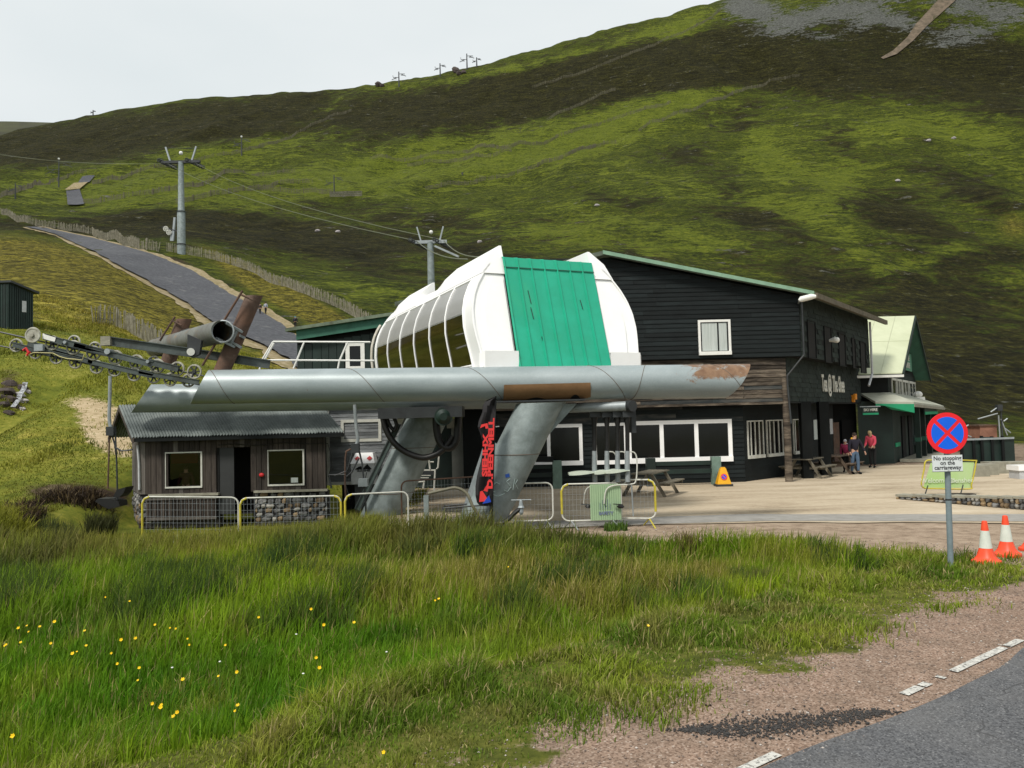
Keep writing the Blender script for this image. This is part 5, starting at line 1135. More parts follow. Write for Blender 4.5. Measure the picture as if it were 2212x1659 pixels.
# rusty stub posts and cross pipe
def obl(a, b, r, cutz, name, label=None, m_=None):
    a = Vector(a); b = Vector(b); d = (b - a).normalized(); s_ = d.cross(Vector((0, 1, 0))).normalized(); w_ = d.cross(s_); rows = []
    for e, rr in ((a, r - .02), (a, r), (b, r), (b, r - .02)):
        row = []
        for k in range(28):
            t = 2 * PI * k / 28; p = s_ * math.cos(t) * rr + w_ * math.sin(t) * rr
            if e is b and cutz: p = p - d * (p.z / d.z)
            row.append(e + p)
        rows.append(row)
    rows.append(rows[0]); return MB().grid(rows, True).build(name, m_ or M['rust'], sta, smooth=True, label=label)
obl(W(478, 805, 18.7), W(549, 640, 18.9), .19, True, 'stub_post', 'tall rusty stub post cut level at the top')
obl(W(360, 790, 22.3), W(398, 690, 22.5), .20, True, 'stub_post', 'shorter rusty stub post behind')
o_ = obl(W(481, 716, 18.15), W(335, 752, 24.0), .27, False, 'cross_pipe', 'rust-streaked cross pipe with an open end', pm('rust_streaked_pipe', (.17, .18, .165), (.10, .10, .088), 1.6, .6, .3, 30, c3=(.15, .09, .045), patch=((.20, .13, .07), 2.0, .58)))
MB().tube([W(481, 716, 18.13) + Vector((math.cos(t) * .255, 0, math.sin(t) * .255)) for t in [2 * PI * k / 24 for k in range(24)]], .02, 5, closed=True).build('pipe_rim', M['galv'], o_)
for (u0, v0, u1, v1, Y0, Y1) in ((488, 697, 522, 716, 18.2, 18.6), (468, 731, 505, 748, 18.2, 18.6), (512, 713, 497, 743, 18.5, 18.5), (500, 738, 521, 751, 18.6, 18.6), (507, 717, 528, 730, 18.7, 18.7)):
    MB().beam(W(u0, v0, Y0), W(u1, v1, Y1), .05, .12, Vector((0, 1, 0))).build('bracket', M['galv'], sta)
for (u0, v0, u1, v1, Y0) in ((524, 628, 478, 702, 18.5), (471, 733, 437, 790, 18.5), (522, 637, 546, 648, 18.5), (378, 684, 345, 736, 22.2), (372, 693, 392, 703, 22.2)):
    MB().cyl(W(u0, v0, Y0), W(u1, v1, Y0), .028, .028, 6).build('bolt_rod', M['rust'], sta)
for uu in (412, 420, 352, 360): 
    t_ = (481 - uu) / 146; c_ = W(481, 716, 18.15).lerp(W(335, 752, 24.0), t_ * 1.0); MB().tube([c_ + Vector((math.cos(t) * .285, 0, math.sin(t) * .285)) for t in [2 * PI * k / 20 for k in range(20)]], .016, 5, closed=True).build('clamp_band', M['dkgrey'], sta)
o = MB(); o.prism([W(405, 722, 18.4), W(435, 735, 18.4), W(430, 765, 18.4), W(414, 773, 18.4), W(404, 763, 18.4)], (0, .12, 0)); hk_ = o.build('hanger_plate', M['dkgrey'], sta)
o = MB(); o.cyl(W(412, 760, 18.33), W(412, 760, 18.44), .09, .09, 14); o.build('pivot_pin', M['white'], hk_)
# ---- sheave trains (each hangs from the station: a thing of its own)
def ibeam(parent, a, b, h, w, m_, name='beam'):
    a = Vector(a); b = Vector(b); d = (b - a).normalized(); u = Vector((0, -1, 0)).cross(d); u = u if u.z > 0 else -u; Yv = Vector((0, 1, 0)); o = MB()
    for k in (-1, 1): o.beam(a + u * k * h / 2, b + u * k * h / 2, w, .02, u)
    o.beam(a, b, .02, h, u); return o.build(name, m_, parent)
M['beamg'] = pm('green_grey_beam', (.085, .105, .10), (.05, .062, .06), 2.2, .5, .2, c3=(.03, .03, .025), patch=((.16, .17, .16), 6, .68))
def wheel(parent, u, v, Y, r, pale=False):
    c_ = W(u, v, Y); o = MB(); n = 26
    o.tube([c_ + Vector((math.cos(t) * r * .87, 0, math.sin(t) * r * .87)) for t in [2 * PI * k / n for k in range(n)]], r * .15, 6, closed=True)
    wh = o.build('sheave', pm_rim, parent, smooth=True)
    h = MB(); h.cyl(c_ + Vector((0, -.05, 0)), c_ + Vector((0, .05, 0)), r * .22, r * .22, 12)
    if pale: h.cyl(c_ + Vector((0, -.015, 0)), c_ + Vector((0, .015, 0)), r * .88, r * .88, 24)
    else:
        for k in range(6):
            t = 2 * PI * k / 6 + u; h.beam(c_, c_ + Vector((math.cos(t), 0, math.sin(t))) * r * .82, .025, .05, Vector((0, 1, 0)))
    h.build('spokes', pm_rim if pale else M['dkgrey'], wh)
pm_rim = pm('sheave_rim', (.46, .46, .40), (.28, .27, .22), 6, .6, c3=(.10, .09, .07))
Y1_, Y2_ = 18.9, 21.6
t1 = thing('sheave_train', 'upper row of lift sheave wheels under a long green-grey beam', 'sheave train', tuple(W(300, 770, Y1_)), group='sheave trains left of the station')
ibeam(t1, W(238, 737, Y1_), W(430, 764, Y1_), .20, .14, M['beamg']); ibeam(t1, W(430, 764, Y1_), W(583, 787, Y1_), .19, .14, M['beamg'])
o = MB(); a = W(234, 738, Y1_); o.box(a.x - .13, a.x + .1, a.y - .12, a.y + .12, a.z - .1, a.z + .12); o.build('end_block', M['conc'], t1)
for (ua, va, ub, vb) in ((136, 738, 232, 763), (232, 763, 330, 787), (160, 745, 250, 768), (320, 781, 385, 797), (96, 727, 140, 740)):
    ibeam(t1, W(ua, va, Y1_ - .12), W(ub, vb, Y1_ - .12), .13, .06, M['beamg'], 'carrier')
o = MB(); a = W(231, 759, Y1_ - .2); o.cyl(a, a + Vector((0, .3, 0)), .07, .07, 12); a = W(139, 739, Y1_ - .2); o.cyl(a, a + Vector((0, .3, 0)), .04, .04, 10); a = W(318, 781, Y1_ - .2); o.cyl(a, a + Vector((0, .3, 0)), .04, .04, 10); o.build('pivot_pin', M['galv'], t1)
o = MB(); o.hexa([W(91, 732, 18.75), W(118, 738, 18.75), W(118, 738, 18.95), W(91, 732, 18.95), W(92, 720, 18.75), W(121, 727, 18.75), W(121, 727, 18.95), W(92, 720, 18.95)]); o.build('switch_box', M['white'], t1)
wheel(t1, 71, 724, 18.7, .19, True)
for u, v in ((113, 741), (159, 751), (202, 763), (250, 772), (295, 782), (340, 791), (383, 797), (420, 803)): wheel(t1, u, v, Y1_, .18)
for u, v in ((332, 783), (160, 738), (205, 752)): wheel(t1, u, v, Y1_ + .25, .16)
t2 = thing('sheave_train', 'lower row of lift sheave wheels with red and yellow cables at its tip', 'sheave train', tuple(W(250, 800, Y2_)), group='sheave trains left of the station')
for (ua, va, ub, vb) in ((28, 744, 110, 765), (75, 748, 200, 782), (190, 780, 330, 812), (300, 803, 430, 826), (60, 741, 180, 770)): ibeam(t2, W(ua, va, Y2_ - .1), W(ub, vb, Y2_ - .1), .12, .06, M['beamg'], 'carrier')
for u, v in ((35, 746), (77, 761), (122, 772), (163, 782), (209, 793), (248, 799), (290, 809), (332, 814), (368, 820), (407, 822)): wheel(t2, u, v, Y2_, .19)
o = MB(); a = W(85, 751, Y2_ - .2); o.box(a.x - .12, a.x + .12, a.y - .05, a.y + .05, a.z - .09, a.z + .09); o.build('junction_box', M['galv'], t2)
MB().tube([W(*q, Y2_ - .25) for q in ((50, 757), (56, 752), (62, 762), (58, 768), (64, 760))], .035, 6).build('red_cable', M['red'], t2)
MB().tube([W(*q, Y2_ - .25) for q in ((55, 770), (72, 762), (85, 762), (115, 763), (128, 770), (145, 775), (160, 776), (178, 778), (182, 765))], .014, 5).build('yellow_cable', pm('yellow_cable', (.5, .45, .2), None, 3, .6), t2)
for u0, v0, u1, v1, Y0, lab in ((-60, 704, 440, 812, Y1_, 'upper dark haul rope running under the upper sheave wheels'), (-60, 735, 440, 833, Y2_, 'lower dark haul rope running under the lower sheave wheels')):
    mb = MB(); mb.tube([W(u0, v0, Y0), W((u0 + u1) / 2, (v0 + v1) / 2 + 2, Y0), W(u1, v1, Y0)], .022, 6); tag(mb.build('haul_rope', M['dkgrey']), lab, 'rope', 'haul ropes')
# ================================================================ pylons and ropes on the hill
def pylon(base, top_v, u, arm, rmul, label, wide=1.0, notes=()):
    Y = base.y; s_ = Y / F; t = thing('lift_pylon', label, 'pylon', tuple(base), group='chairlift pylons')
    topz = W(u, top_v, Y).z; h = topz - base.z
    o = MB(); o.tube([base + Vector((0, 0, -.5)), base + Vector((0, 0, h * .45)), base + Vector((0, 0, h * .47)), base + Vector((0, 0, h))], [11 * s_ * rmul, 10.5 * s_ * rmul, 8.5 * s_ * rmul, 7 * s_ * rmul], 16); mst = o.build('mast', M['legp'], t, smooth=True)
    o = MB(); 
    for q in (.10, .455): o.tube([base + Vector((math.cos(a) * 12 * s_ * rmul, math.sin(a) * 12 * s_ * rmul, h * q)) for a in [2 * PI * k / 16 for k in range(16)]], 1.2 * s_ * rmul, 5, closed=True)
    o.build('collar', M['dkgrey'], mst)
    T = base + Vector((0, 0, h)); w = arm * s_
    MB().beam(T - X1 * w, T + X1 * w, 8 * s_ * rmul, 7 * s_ * rmul).build('crossarm', M['dkgrey'] if b1_dark else M['galv'], t)
    for k in (-1, 1):
        MB().beam(T + X1 * w * .55 * k, T + X1 * w * .8 * k + Vector((0, 0, 34 * s_ * wide)), 3 * s_, 3 * s_).build('gantry_horn', M['galv'], t)
        tr_ = MB()
        for j in range(7):
            c_ = T + X1 * (w * .72 * k + (j - 3) * 5.5 * s_) + Vector((0, (j - 3) * .1, -4 * s_ - (j - 3) * 2.6 * s_)); tr_.tube([c_ + Vector((math.cos(a), 0, math.sin(a))) * 3.4 * s_ for a in [2 * PI * q / 10 for q in range(10)]], 1.3 * s_, 4, closed=True)
        tr_.beam(T + X1 * (w * .72 * k - 18 * s_) + Vector((0, 0, 5 * s_)), T + X1 * (w * .72 * k + 18 * s_) + Vector((0, 0, -12 * s_)), 2.5 * s_, 3 * s_); tr_.build('sheave_bank', M['dkgrey'], t)
    return t, T
b1 = hit(392, 548); b1_dark = True; P1, T1 = pylon(b1, 350, 391, 42, .80, 'tall pale chairlift pylon standing beside the snow fence on the slope')
MB().tube([T1 + Vector((-30 * b1.y / F, 0, 32 * b1.y / F)), T1 + Vector((30 * b1.y / F, 0, 30 * b1.y / F))], .05, 5).build('top_bar', M['dkgrey'], P1)
MB().blob(T1 + Vector((0, 0, 20 * b1.y / F)), .35, 8, 6).build('lamp', M['white'], P1)
b1_dark = False; b2 = hit(932, 640); b2 = Vector((W(932, 640, 52).x, 52, ground(W(932, 640, 52).x, 52)))
P2, T2 = pylon(b2, 523, 931, 36, 1.0, 'chairlift pylon top showing behind the white station hood')
MB().blob(T2 + Vector((2 * 52 / F, 0, 22 * 52 / F)), .13, 8, 6).build('lamp', M['white'], P2)
o = MB(); o.beam(T2 + Vector((.3, -.1, -.3)), T2 + Vector((1.9, -.3, -1.1)), .2, .12); o.build('ladder_arm', M['galv'], P2)
rope_m = pm('pale_rope', (.14, .155, .10), None, 2, .7)
def rope(pts, r, label, sag=.0):
    P_ = [Vector(p) for p in pts]; Q = []
    for i in range(len(P_) - 1):
        for k in range(10): t = k / 10; Q.append(P_[i].lerp(P_[i + 1], t) + Vector((0, 0, -sag * min(1, (P_[i + 1] - P_[i]).length / 90) * 4 * t * (1 - t))))
    Q.append(P_[-1]); return tag(MB().tube(Q, r, 5).build('haul_rope', rope_m), label, 'rope', 'haul ropes')
hl = hp(LH * .9, -1.2, 2.3); hr = hp(LH * .5, .9, 2.7)
rope([W(-40, 325, 190), T1 + Vector((-2.4, 0, -.2)), T2 + Vector((-.9, 0, .1)), W(1010, 560, 30)], .026, 'left pale haul rope climbing from the station hood past two pylons', 1.2)
rope([W(-40, 328, 190), T1 + Vector((2.6, 0, -.2)), T2 + Vector((.9, 0, .1)), W(1040, 555, 30)], .026, 'right pale haul rope climbing from the station hood past two pylons', 1.2)
# small tow pylons
def tow(u, vb, vt, label, arms=True, base=None, lamp=False, r=1.0):
    b_ = base or hit(u, vb); Y = b_.y; s_ = Y / F; t = thing('tow_pylon', label, 'pylon', tuple(b_), group='small tow lift pylons')
    T = Vector((b_.x, b_.y, W(u, vt, Y).z)); MB().tube([b_ + Vector((0, 0, -.8)), T], [1.6 * s_ * r, 1.1 * s_ * r], 6).build('mast', M['dkgrey'], t)
    if arms:
        o = MB(); h = (vb - vt)
        for k, dz in ((-1, .38), (1, .15)):
            z = T.z - h * dz * s_; q = Vector((b_.x, b_.y, z)); w = h * .38 * s_ * k; o.beam(q, q + X1 * w, .9 * s_, .9 * s_); o.beam(q + X1 * w, q + Vector((w * 1.05, 0, h * .14 * s_ * (1 if k < 0 else -.3))), .9 * s_, .9 * s_)
            o.beam(q + X1 * w * .35, q + Vector((w * 1.25, 0, -h * .16 * s_)), 1.1 * s_, 1.1 * s_); o.beam(q + X1 * w * .35 + Vector((0, 0, -h * .1 * s_)), q + Vector((w * 1.0, 0, -h * .1 * s_)), .8 * s_, .8 * s_)
        o.build('sheave_arms', M['dkgrey'], t)
    if lamp: MB().blob(T, 2.2 * s_, 8, 6).build('lamp', M['white'], t)
    return t
tow(127, 405, 343, 'thin dark tow pylon with a white lamp beside the upper path', lamp=True)
tow(522, 336, 295, 'small tow pylon standing high on the green slope left of centre', lamp=True)
tow(722, 420, 378, 'small T-shaped tow pylon above the timber fence', True)
tow(33, 430, 396, 'small tow pylon at the far left of the slope')
tow(999, 378, 372, 'tiny tow pylon on the green slope above the hood', True)
for u, vb, vt, lab in ((862, 188, 155, 'leftmost of the four tow pylons on the skyline'), (951, 165, 137, 'second tow pylon from the left on the skyline'), (1009, 150, 116, 'third tow pylon from the left on the skyline'), (1030, 145, 124, 'rightmost of the four tow pylons on the skyline'), (201, 250, 238, 'tiny pylon alone on the left skyline')): tow(u, vb, vt, lab)
tl = thing('tow_lift_stand', 'small grey tow lift stand with two pale wheels left of the tall pylon', 'lift stand', tuple(hit(372, 520)))
Yt = LOC[tl.name].y; o = MB(); o.beam(W(373, 524, Yt), W(378, 470, Yt), .5, .4); o.beam(W(369, 524, Yt), W(371, 500, Yt), .3, .3); o.build('mast', M['galv'], tl)
for u, v in ((364, 495), (371, 503)):
    c_ = W(u - 6, v - 1, Yt - .4); o = MB(); rr_ = 5 * Yt / F; o.tube([c_ + Vector((math.cos(a), 0, math.sin(a))) * rr_ for a in [2 * PI * q / 14 for q in range(14)]], rr_ * .18, 5, closed=True)
    for q in range(3): o.beam(c_ - Vector((math.cos(q * 1.05), 0, math.sin(q * 1.05))) * rr_, c_ + Vector((math.cos(q * 1.05), 0, math.sin(q * 1.05))) * rr_, .12, .12)
    o.build('wheel', M['offwhite'], tl)
MB().beam(W(350, 490, Yt - .2), W(385, 500, Yt - .2), .2, .2).build('arm', M['dkgrey'], tl)
# ================================================================ fences on the slope
M['paling'] = pm('silvered_paling', (.24, .225, .17), (.14, .13, .09), 2, .9, rand=.2, c3=(.07, .065, .04)); M['paling_far'] = pm('dark_paling', (.115, .105, .07), (.07, .065, .04), .5, .9)
def snow_fence(pts, label, hgt, sp, pw, name='snow_fence', group='snow fences on the hill', lean=.12, post=3.0, y0=25, minor=False):
    P_ = [hit(u, v, y0) for u, v in pts]; base = P_[len(P_) // 2]
    t = thing(name, label, 'fence', tuple(base), group=group)
    o = MB(); rd = random.Random(int(pts[0][0] * 3 + pts[0][1])); posts = []
    acc = 0; nxt = 0; npost = 0; last = None; rail = []
    for i in range(len(P_) - 1):
        a, b_ = P_[i], P_[i + 1]; L = (b_ - a).length; n = max(1, int(L / sp)); d = (b_ - a).normalized()
        for k in range(n):
            q = a.lerp(b_, k / n); z = ground(q.x, q.y); h = hgt * rd.uniform(.85, 1.1); w = pw * rd.uniform(.7, 1.3); le = Vector((rd.gauss(0, lean), rd.gauss(0, lean * .6), 0)) * h * .5
            if rd.random() < .06: continue
            B = Vector((q.x, q.y, z - .1)); T = B + Vector((0, 0, h + .1)) + le
            e = Vector((w / 2, 0, 0)); f = Vector((0, .02, 0)); o.add([B - e, B + e, T + e, T - e, B - e + f, B + e + f, T + e + f, T - e + f], [(0, 1, 2, 3), (5, 4, 7, 6), (1, 5, 6, 2), (4, 0, 3, 7)])
            rail.append(Vector((q.x, q.y + .03, z + hgt * .75 + .05 * math.sin(q.x))))
            npost += L / n
            if npost > post: npost = 0; posts.append(Vector((q.x, q.y, z)))
    if len(rail) > 2: o.tube(rail[::4] if len(rail) > 12 else rail, pw * .25, 4)
    if len(rail) > 2 and not minor: o.tube([p - Vector((0, 0, hgt * .45)) for p in rail[::4]], pw * .25, 4)
    if len(o.v) > 60: o.build('palings', M['paling_far' if minor else 'paling'], t, kind='stuff')
    for p in posts[:60]: MB().beam(p + Vector((0, 0, -.2)), p + Vector((rd.gauss(0, .03), 0, hgt * 1.12)), pw * 1.7, pw * 1.7).build('post', M['paling_far' if minor else 'paling'], t)
    return t
snow_fence([(360, 543), (392, 548), (440, 556), (500, 572), (560, 596), (620, 620), (680, 645), (740, 670), (800, 706)], 'long silvery snow fence running down from the tall pylon to the kiosk', 1.55, .17, .07)
snow_fence([(2, 462), (60, 482), (130, 495), (200, 507), (255, 522), (300, 540), (344, 544)], 'leaning snow fence above the track, left of the tall pylon', 1.9, .26, .12, lean=.2)
snow_fence([(202, 698), (240, 702), (275, 715), (310, 735), (345, 757), (372, 775)], 'short tall-paled snow fence standing alone on the near slope', 1.25, .13, .06, post=2.0)
for pts, lab in (([(0, 428), (60, 408), (110, 395), (160, 376), (190, 372)], 'snow fence on the far left slope above the path'),
    ([(180, 440), (260, 430), (330, 420), (400, 405), (470, 385), (560, 380), (640, 372)], 'snow fence crossing below the tall pylon head'),
    ([(200, 398), (300, 372), (380, 358), (440, 345), (520, 330)], 'snow fence behind the tall pylon head'),
    ([(380, 440), (440, 428), (520, 412), (600, 398), (680, 395)], 'snow fence in the dip left of the timber fence'),
    ([(520, 330), (590, 312), (640, 290), (700, 262), (760, 240)], 'snow fence climbing towards the skyline pylons'),
    ([(560, 412), (640, 418), (720, 420)], 'snow fence just left of the timber fence'),
    ([(920, 410), (1000, 400), (1080, 385), (1160, 362), (1230, 335), (1290, 318), (1335, 310)], 'long curving snow fence in the middle of the green slope'),
    ([(800, 345), (900, 345), (1000, 330), (1100, 320), (1200, 300), (1300, 268), (1390, 238), (1450, 222)], 'long faint snow fence across the upper green slope'),
    ([(1380, 285), (1440, 258), (1510, 235), (1580, 205), (1660, 178), (1730, 165)], 'snow fence climbing right under the dark heather and cloud shade'),
    ([(1180, 262), (1230, 238), (1290, 210), (1330, 196)], 'short snow fence in the dark band of heather and cloud shade'),
    ([(1150, 190), (1240, 165), (1330, 130), (1430, 90), (1500, 60), (1560, 20)], 'snow fence following the ridge to the scree'),
    ([(880, 360), (960, 352), (1040, 340), (1110, 330)], 'faint snow fence above the small tow pylon')):
    snow_fence(pts, lab, 2.0, .62, .20, post=9, y0=60, minor=True)
tf = thing('timber_fence', 'solid timber windbreak fence beside the small T-shaped pylon', 'fence', tuple(hit(750, 424)))
b_ = [hit(u, v) for u, v in ((712, 425), (730, 425), (748, 424), (766, 424), (782, 423))]
for i in range(4):
    for k in range(3):
        MB().beam(b_[i] + Vector((0, 0, .3 + k * .75)), b_[i + 1] + Vector((0, 0, .3 + k * .75)), .08, .6).build('board', M['paling'], tf)
# ================================================================ crowd barriers
def tubepath(pts, r): return MB().tube(pts, r, 6)
def rrect(A, B, z0, z1, rad, zb0=None, zb1=None):
    A = Vector(A); B = Vector(B); d = (B - A); L = d.length; d.normalize(); pts = []
    for (cx_, cz, a0) in ((L - rad, z1 - rad, PI / 2), (L - rad, z0 + rad, 0), (rad, z0 + rad, -PI / 2), (rad, z1 - rad, -PI)):
        for k in range(5): t = a0 - k * PI / 8; pts.append(A + d * (cx_ + rad * math.cos(t)) + Vector((0, 0, cz + rad * math.sin(t))))
    return pts
def barrier(A, B, label, hgt=1.08, z0=.18, yellow=(0, 0), panel=None, rusty=False, mesh=True, feet=(.15, .85), tilt=0.0):
    A = Vector(A); B = Vector(B); t = thing('crowd_barrier', label, 'barrier', tuple((A + B) / 2), group='crowd barriers round the station')
    d = (B - A).normalized(); L = (B - A).length; n_ = Vector((d.y, -d.x, 0)).normalized()
    MB().tube(rrect(A, B, z0, hgt, .16), .021, 6, closed=True).build('frame', M['rust'] if rusty else M['offwhite'], t, smooth=True)
    for k, on in enumerate(yellow):
        if on:
            e = A if k == 0 else B; s_ = 1 if k == 0 else -1
            pts = [e + Vector((0, 0, z0 + .16)), e + Vector((0, 0, hgt - .16)), e + d * s_ * .05 + Vector((0, 0, hgt - .05)), e + d * s_ * .16 + Vector((0, 0, hgt))]
            MB().tube(pts, .027, 6).build('yellow_end', M['yellow'], t, smooth=True)
    if mesh:
        o = MB(); nx_ = int(L / .085)
        for i in range(1, nx_):
            q = A + d * (L * i / nx_); o.beam(q + Vector((0, 0, z0)), q + Vector((0, 0, hgt)), .004, .004)
        for k in range(1, 7): z = z0 + (hgt - z0) * k / 7; o.beam(A + Vector((0, 0, z)), B + Vector((0, 0, z)), .004, .004)
        o.build('mesh_infill', M['galv'], t, kind='stuff')
    for f in feet:
        q = A + d * L * f; o = MB(); 
        o.tube([q + d * .0 + Vector((0, 0, z0)), q + d * .16 + n_ * .28], .016, 5); o.tube([q + Vector((0, 0, z0)), q - d * .16 - n_ * .28], .016, 5); o.build('foot', M['galv'] if not yellow[1] or f < .5 else M['yellow'], t)
    if panel:
        o = MB(); nrib = 14
        for i in range(nrib):
            s0 = panel[0] + (panel[1] - panel[0]) * i / nrib; s1 = panel[0] + (panel[1] - panel[0]) * (i + .62) / nrib; s2 = panel[0] + (panel[1] - panel[0]) * (i + 1) / nrib
            for (a, c_, dd) in ((s0, s1, .035), (s1, s2, .02)):
                p0_ = A + d * a + n_ * dd; p1_ = A + d * c_ + n_ * dd; o.hexa([p0_ + Vector((0, 0, z0)), p1_ + Vector((0, 0, z0)), p1_ - n_ * .01 + Vector((0, 0, z0)), p0_ - n_ * .01 + Vector((0, 0, z0)), p0_ + Vector((0, 0, hgt - .02)), p1_ + Vector((0, 0, hgt - .02)), p1_ - n_ * .01 + Vector((0, 0, hgt - .02)), p0_ - n_ * .01 + Vector((0, 0, hgt - .02))])
        pn = o.build('plastic_panel', pm('pale_green_plastic', (.34, .47, .28), (.27, .40, .24), 2, .5), t)
        lo = MB(); c_ = A + d * (panel[0] + panel[1]) / 2 + n_ * .04
        for k, (dx, dz, w, h) in enumerate(((-.14, .02, .03, .16), (-.08, .02, .03, .22), (-.02, .02, .03, .18), (.04, .02, .03, .24), (.10, .02, .03, .14))): lo.beam(c_ + d * dx + Vector((0, 0, .45)), c_ + d * dx + Vector((0, 0, .45 + h)), w, .004, d)
        lo.build('faded_logo', pm('faded_blue_print', (.22, .28, .38), None, 6, .6), pn); text_obj('SAFETY', .10, pm('faded_print', (.16, .20, .30), None, 6, .6), parent=pn, O=c_ + n_ * .003 + Vector((0, 0, .36)), S=d, bold=.004)
    return t
def G(u, Y, dz=0): p = W(u, 1000, Y); return Vector((p.x, p.y, ground(p.x, p.y) + dz if False else 0.0 + dz))
gm = -.18
barrier(G(307, 18.6, gm), G(514, 18.9, gm - .1), 'yellow-ended crowd barrier in front of the slatted left half of the hut', 1.17, .1, (1, 0))
barrier(G(518, 18.8, gm - .06), G(735, 18.8, gm - .06), 'yellow-ended crowd barrier in front of the stone half of the hut', 1.12, .1, (1, 1))
barrier(G(744, 18.6, gm), G(880, 19.0, gm), 'crowd barrier with one yellow end before the left slanted leg', 1.10, .1, (1, 0), mesh=False)
barrier(G(866, 20.0, -.12), G(1040, 19.6, -.02), 'rusty bent crowd barrier between the two slanted legs', 1.22, .12, (0, 0), rusty=True, mesh=True)
barrier(G(1096, 18.6, 0), G(1208 - 16, 18.6, 0), 'grey mesh crowd barrier right of the right slanted leg', 1.08, .2, (0, 0))
barrier(G(1211, 18.4, 0), G(1339, 18.4, 0), 'crowd barrier carrying a pale green plastic panel', 1.05, .2, (1, 0), panel=(.66, 1.38))
barrier(G(1318, 18.7, 0), G(1413, 18.45, 0), 'rightmost crowd barrier with a yellow corner', 1.1, .2, (0, 1))
# grey post between legs
q = G(919, 19.4); MB_ = MB(); MB_.beam((q.x, q.y, -.3), (q.x, q.y, .78), .12, .1); tag(MB_.build('fence_post', M['legp']), 'short grey wooden post between the two slanted legs', 'post')
# wire basket
wb_ = thing('wire_basket', 'dark wire mesh basket standing in the long grass by the right leg', 'basket', tuple(G(1010, 17.8)))
A_, B_, C_, D_ = W(957, 1098, 17.9), W(1060, 1090, 17.9), W(1052, 1165, 17.6), W(972, 1170, 17.6); o = MB(); mm = MB(); dk = Vector((0, .55, 0))
for k in range(15):
    t = k / 14; mm.beam(A_.lerp(B_, t), D_.lerp(C_, t), .008, .008); mm.beam(A_.lerp(B_, t) + dk, D_.lerp(C_, t) + dk * .7, .008, .008)
for k in range(9):
    t = k / 8; mm.beam(A_.lerp(D_, t), B_.lerp(C_, t), .008, .008); mm.beam(A_.lerp(D_, t) + dk, B_.lerp(C_, t) + dk, .008, .008); mm.beam(A_.lerp(D_, t), A_.lerp(D_, t) + dk, .008, .008)
mm.build('mesh_infill', M['dkgrey'], wb_, kind='stuff')
for a, c_ in ((A_, B_), (B_, C_), (A_, D_), (A_, A_ + dk), (B_, B_ + dk), (A_ + dk, B_ + dk)): o.tube([a, c_], .018, 5)
o.build('rim', M['dkgrey'], wb_)
# snow gun hose with its head
hz_ = thing('hydrant_hose', 'curved grey hose ending in a black nozzle with a metal valve on top', 'hose', tuple(G(1070, 17.6)))
def spl(pts, n=6):
    Q = []
    for i in range(len(pts) - 1):
        a, b_, c_, d_ = pts[max(i - 1, 0)], pts[i], pts[i + 1], pts[min(i + 2, len(pts) - 1)]
        for k in range(n): t = k / n; Q.append(.5 * ((2 * b_) + (c_ - a) * t + (2 * a - 5 * b_ + 4 * c_ - d_) * t * t + (3 * b_ - a - 3 * c_ + d_) * t ** 3))
    Q.append(pts[-1]); return Q
MB().tube(spl([W(u, v, 17.5) for u, v in ((925, 1066), (960, 1058), (985, 1054), (1008, 1066), (1022, 1095), (1040, 1118), (1062, 1130), (1085, 1130))]), .035, 8).build('hose', pm('khaki_hose', (.17, .16, .11), (.1, .09, .06), 4, .6), hz_, smooth=True)
MB().tube(spl([W(u, v, 17.5) for u, v in ((1085, 1130), (1098, 1122), (1112, 1108), (1124, 1099))]), .05, 8).build('black_hose', M['blackrub'], hz_, smooth=True)
o = MB(); o.lathe(W(1126, 1112, 17.5), [(.03, 0), (.05, .05), (.05, .14), (.08, .16), (.05, .2), (.035, .3), (.02, .34)], 10); a = W(1126, 1080, 17.5); o.tube([a - X1 * .22, a + X1 * .22], .012, 5); o.build('valve', M['galv'], hz_)
# flag banner
bn_ = thing('feather_banner', 'tall black feather banner with bold red lettering, tied to the right leg', 'banner', tuple(G(1062, 17.7)))
MB().tube([W(1071, 856, 17.7), W(1066, 1000, 17.7), W(1061, 1165, 17.7)], .02, 6).build('pole', M['black'], bn_)
prof = [(858, 1069), (866, 1052), (876, 1046), (890, 1045), (910, 1037), (922, 1035), (936, 1040), (955, 1045), (975, 1046), (995, 1042), (1010, 1038), (1030, 1033), (1050, 1030), (1070, 1030), (1085, 1033), (1093, 1040), (1091, 1060)]
rows = []
for i, (v, ul) in enumerate(prof):
    ur = 1070.5 - (v - 858) * .033; ul -= 3; ur += 1
    rows.append([W(ul + (ur - ul) * k / 6, v, 17.7 + .06 * math.sin(k * 1.3 + i * .8)) for k in range(7)])
MB().grid(rows).build('flag', pm('black_flag_cloth', (.012, .011, .012), (.02, .018, .02), 3, .8), bn_, smooth=True)
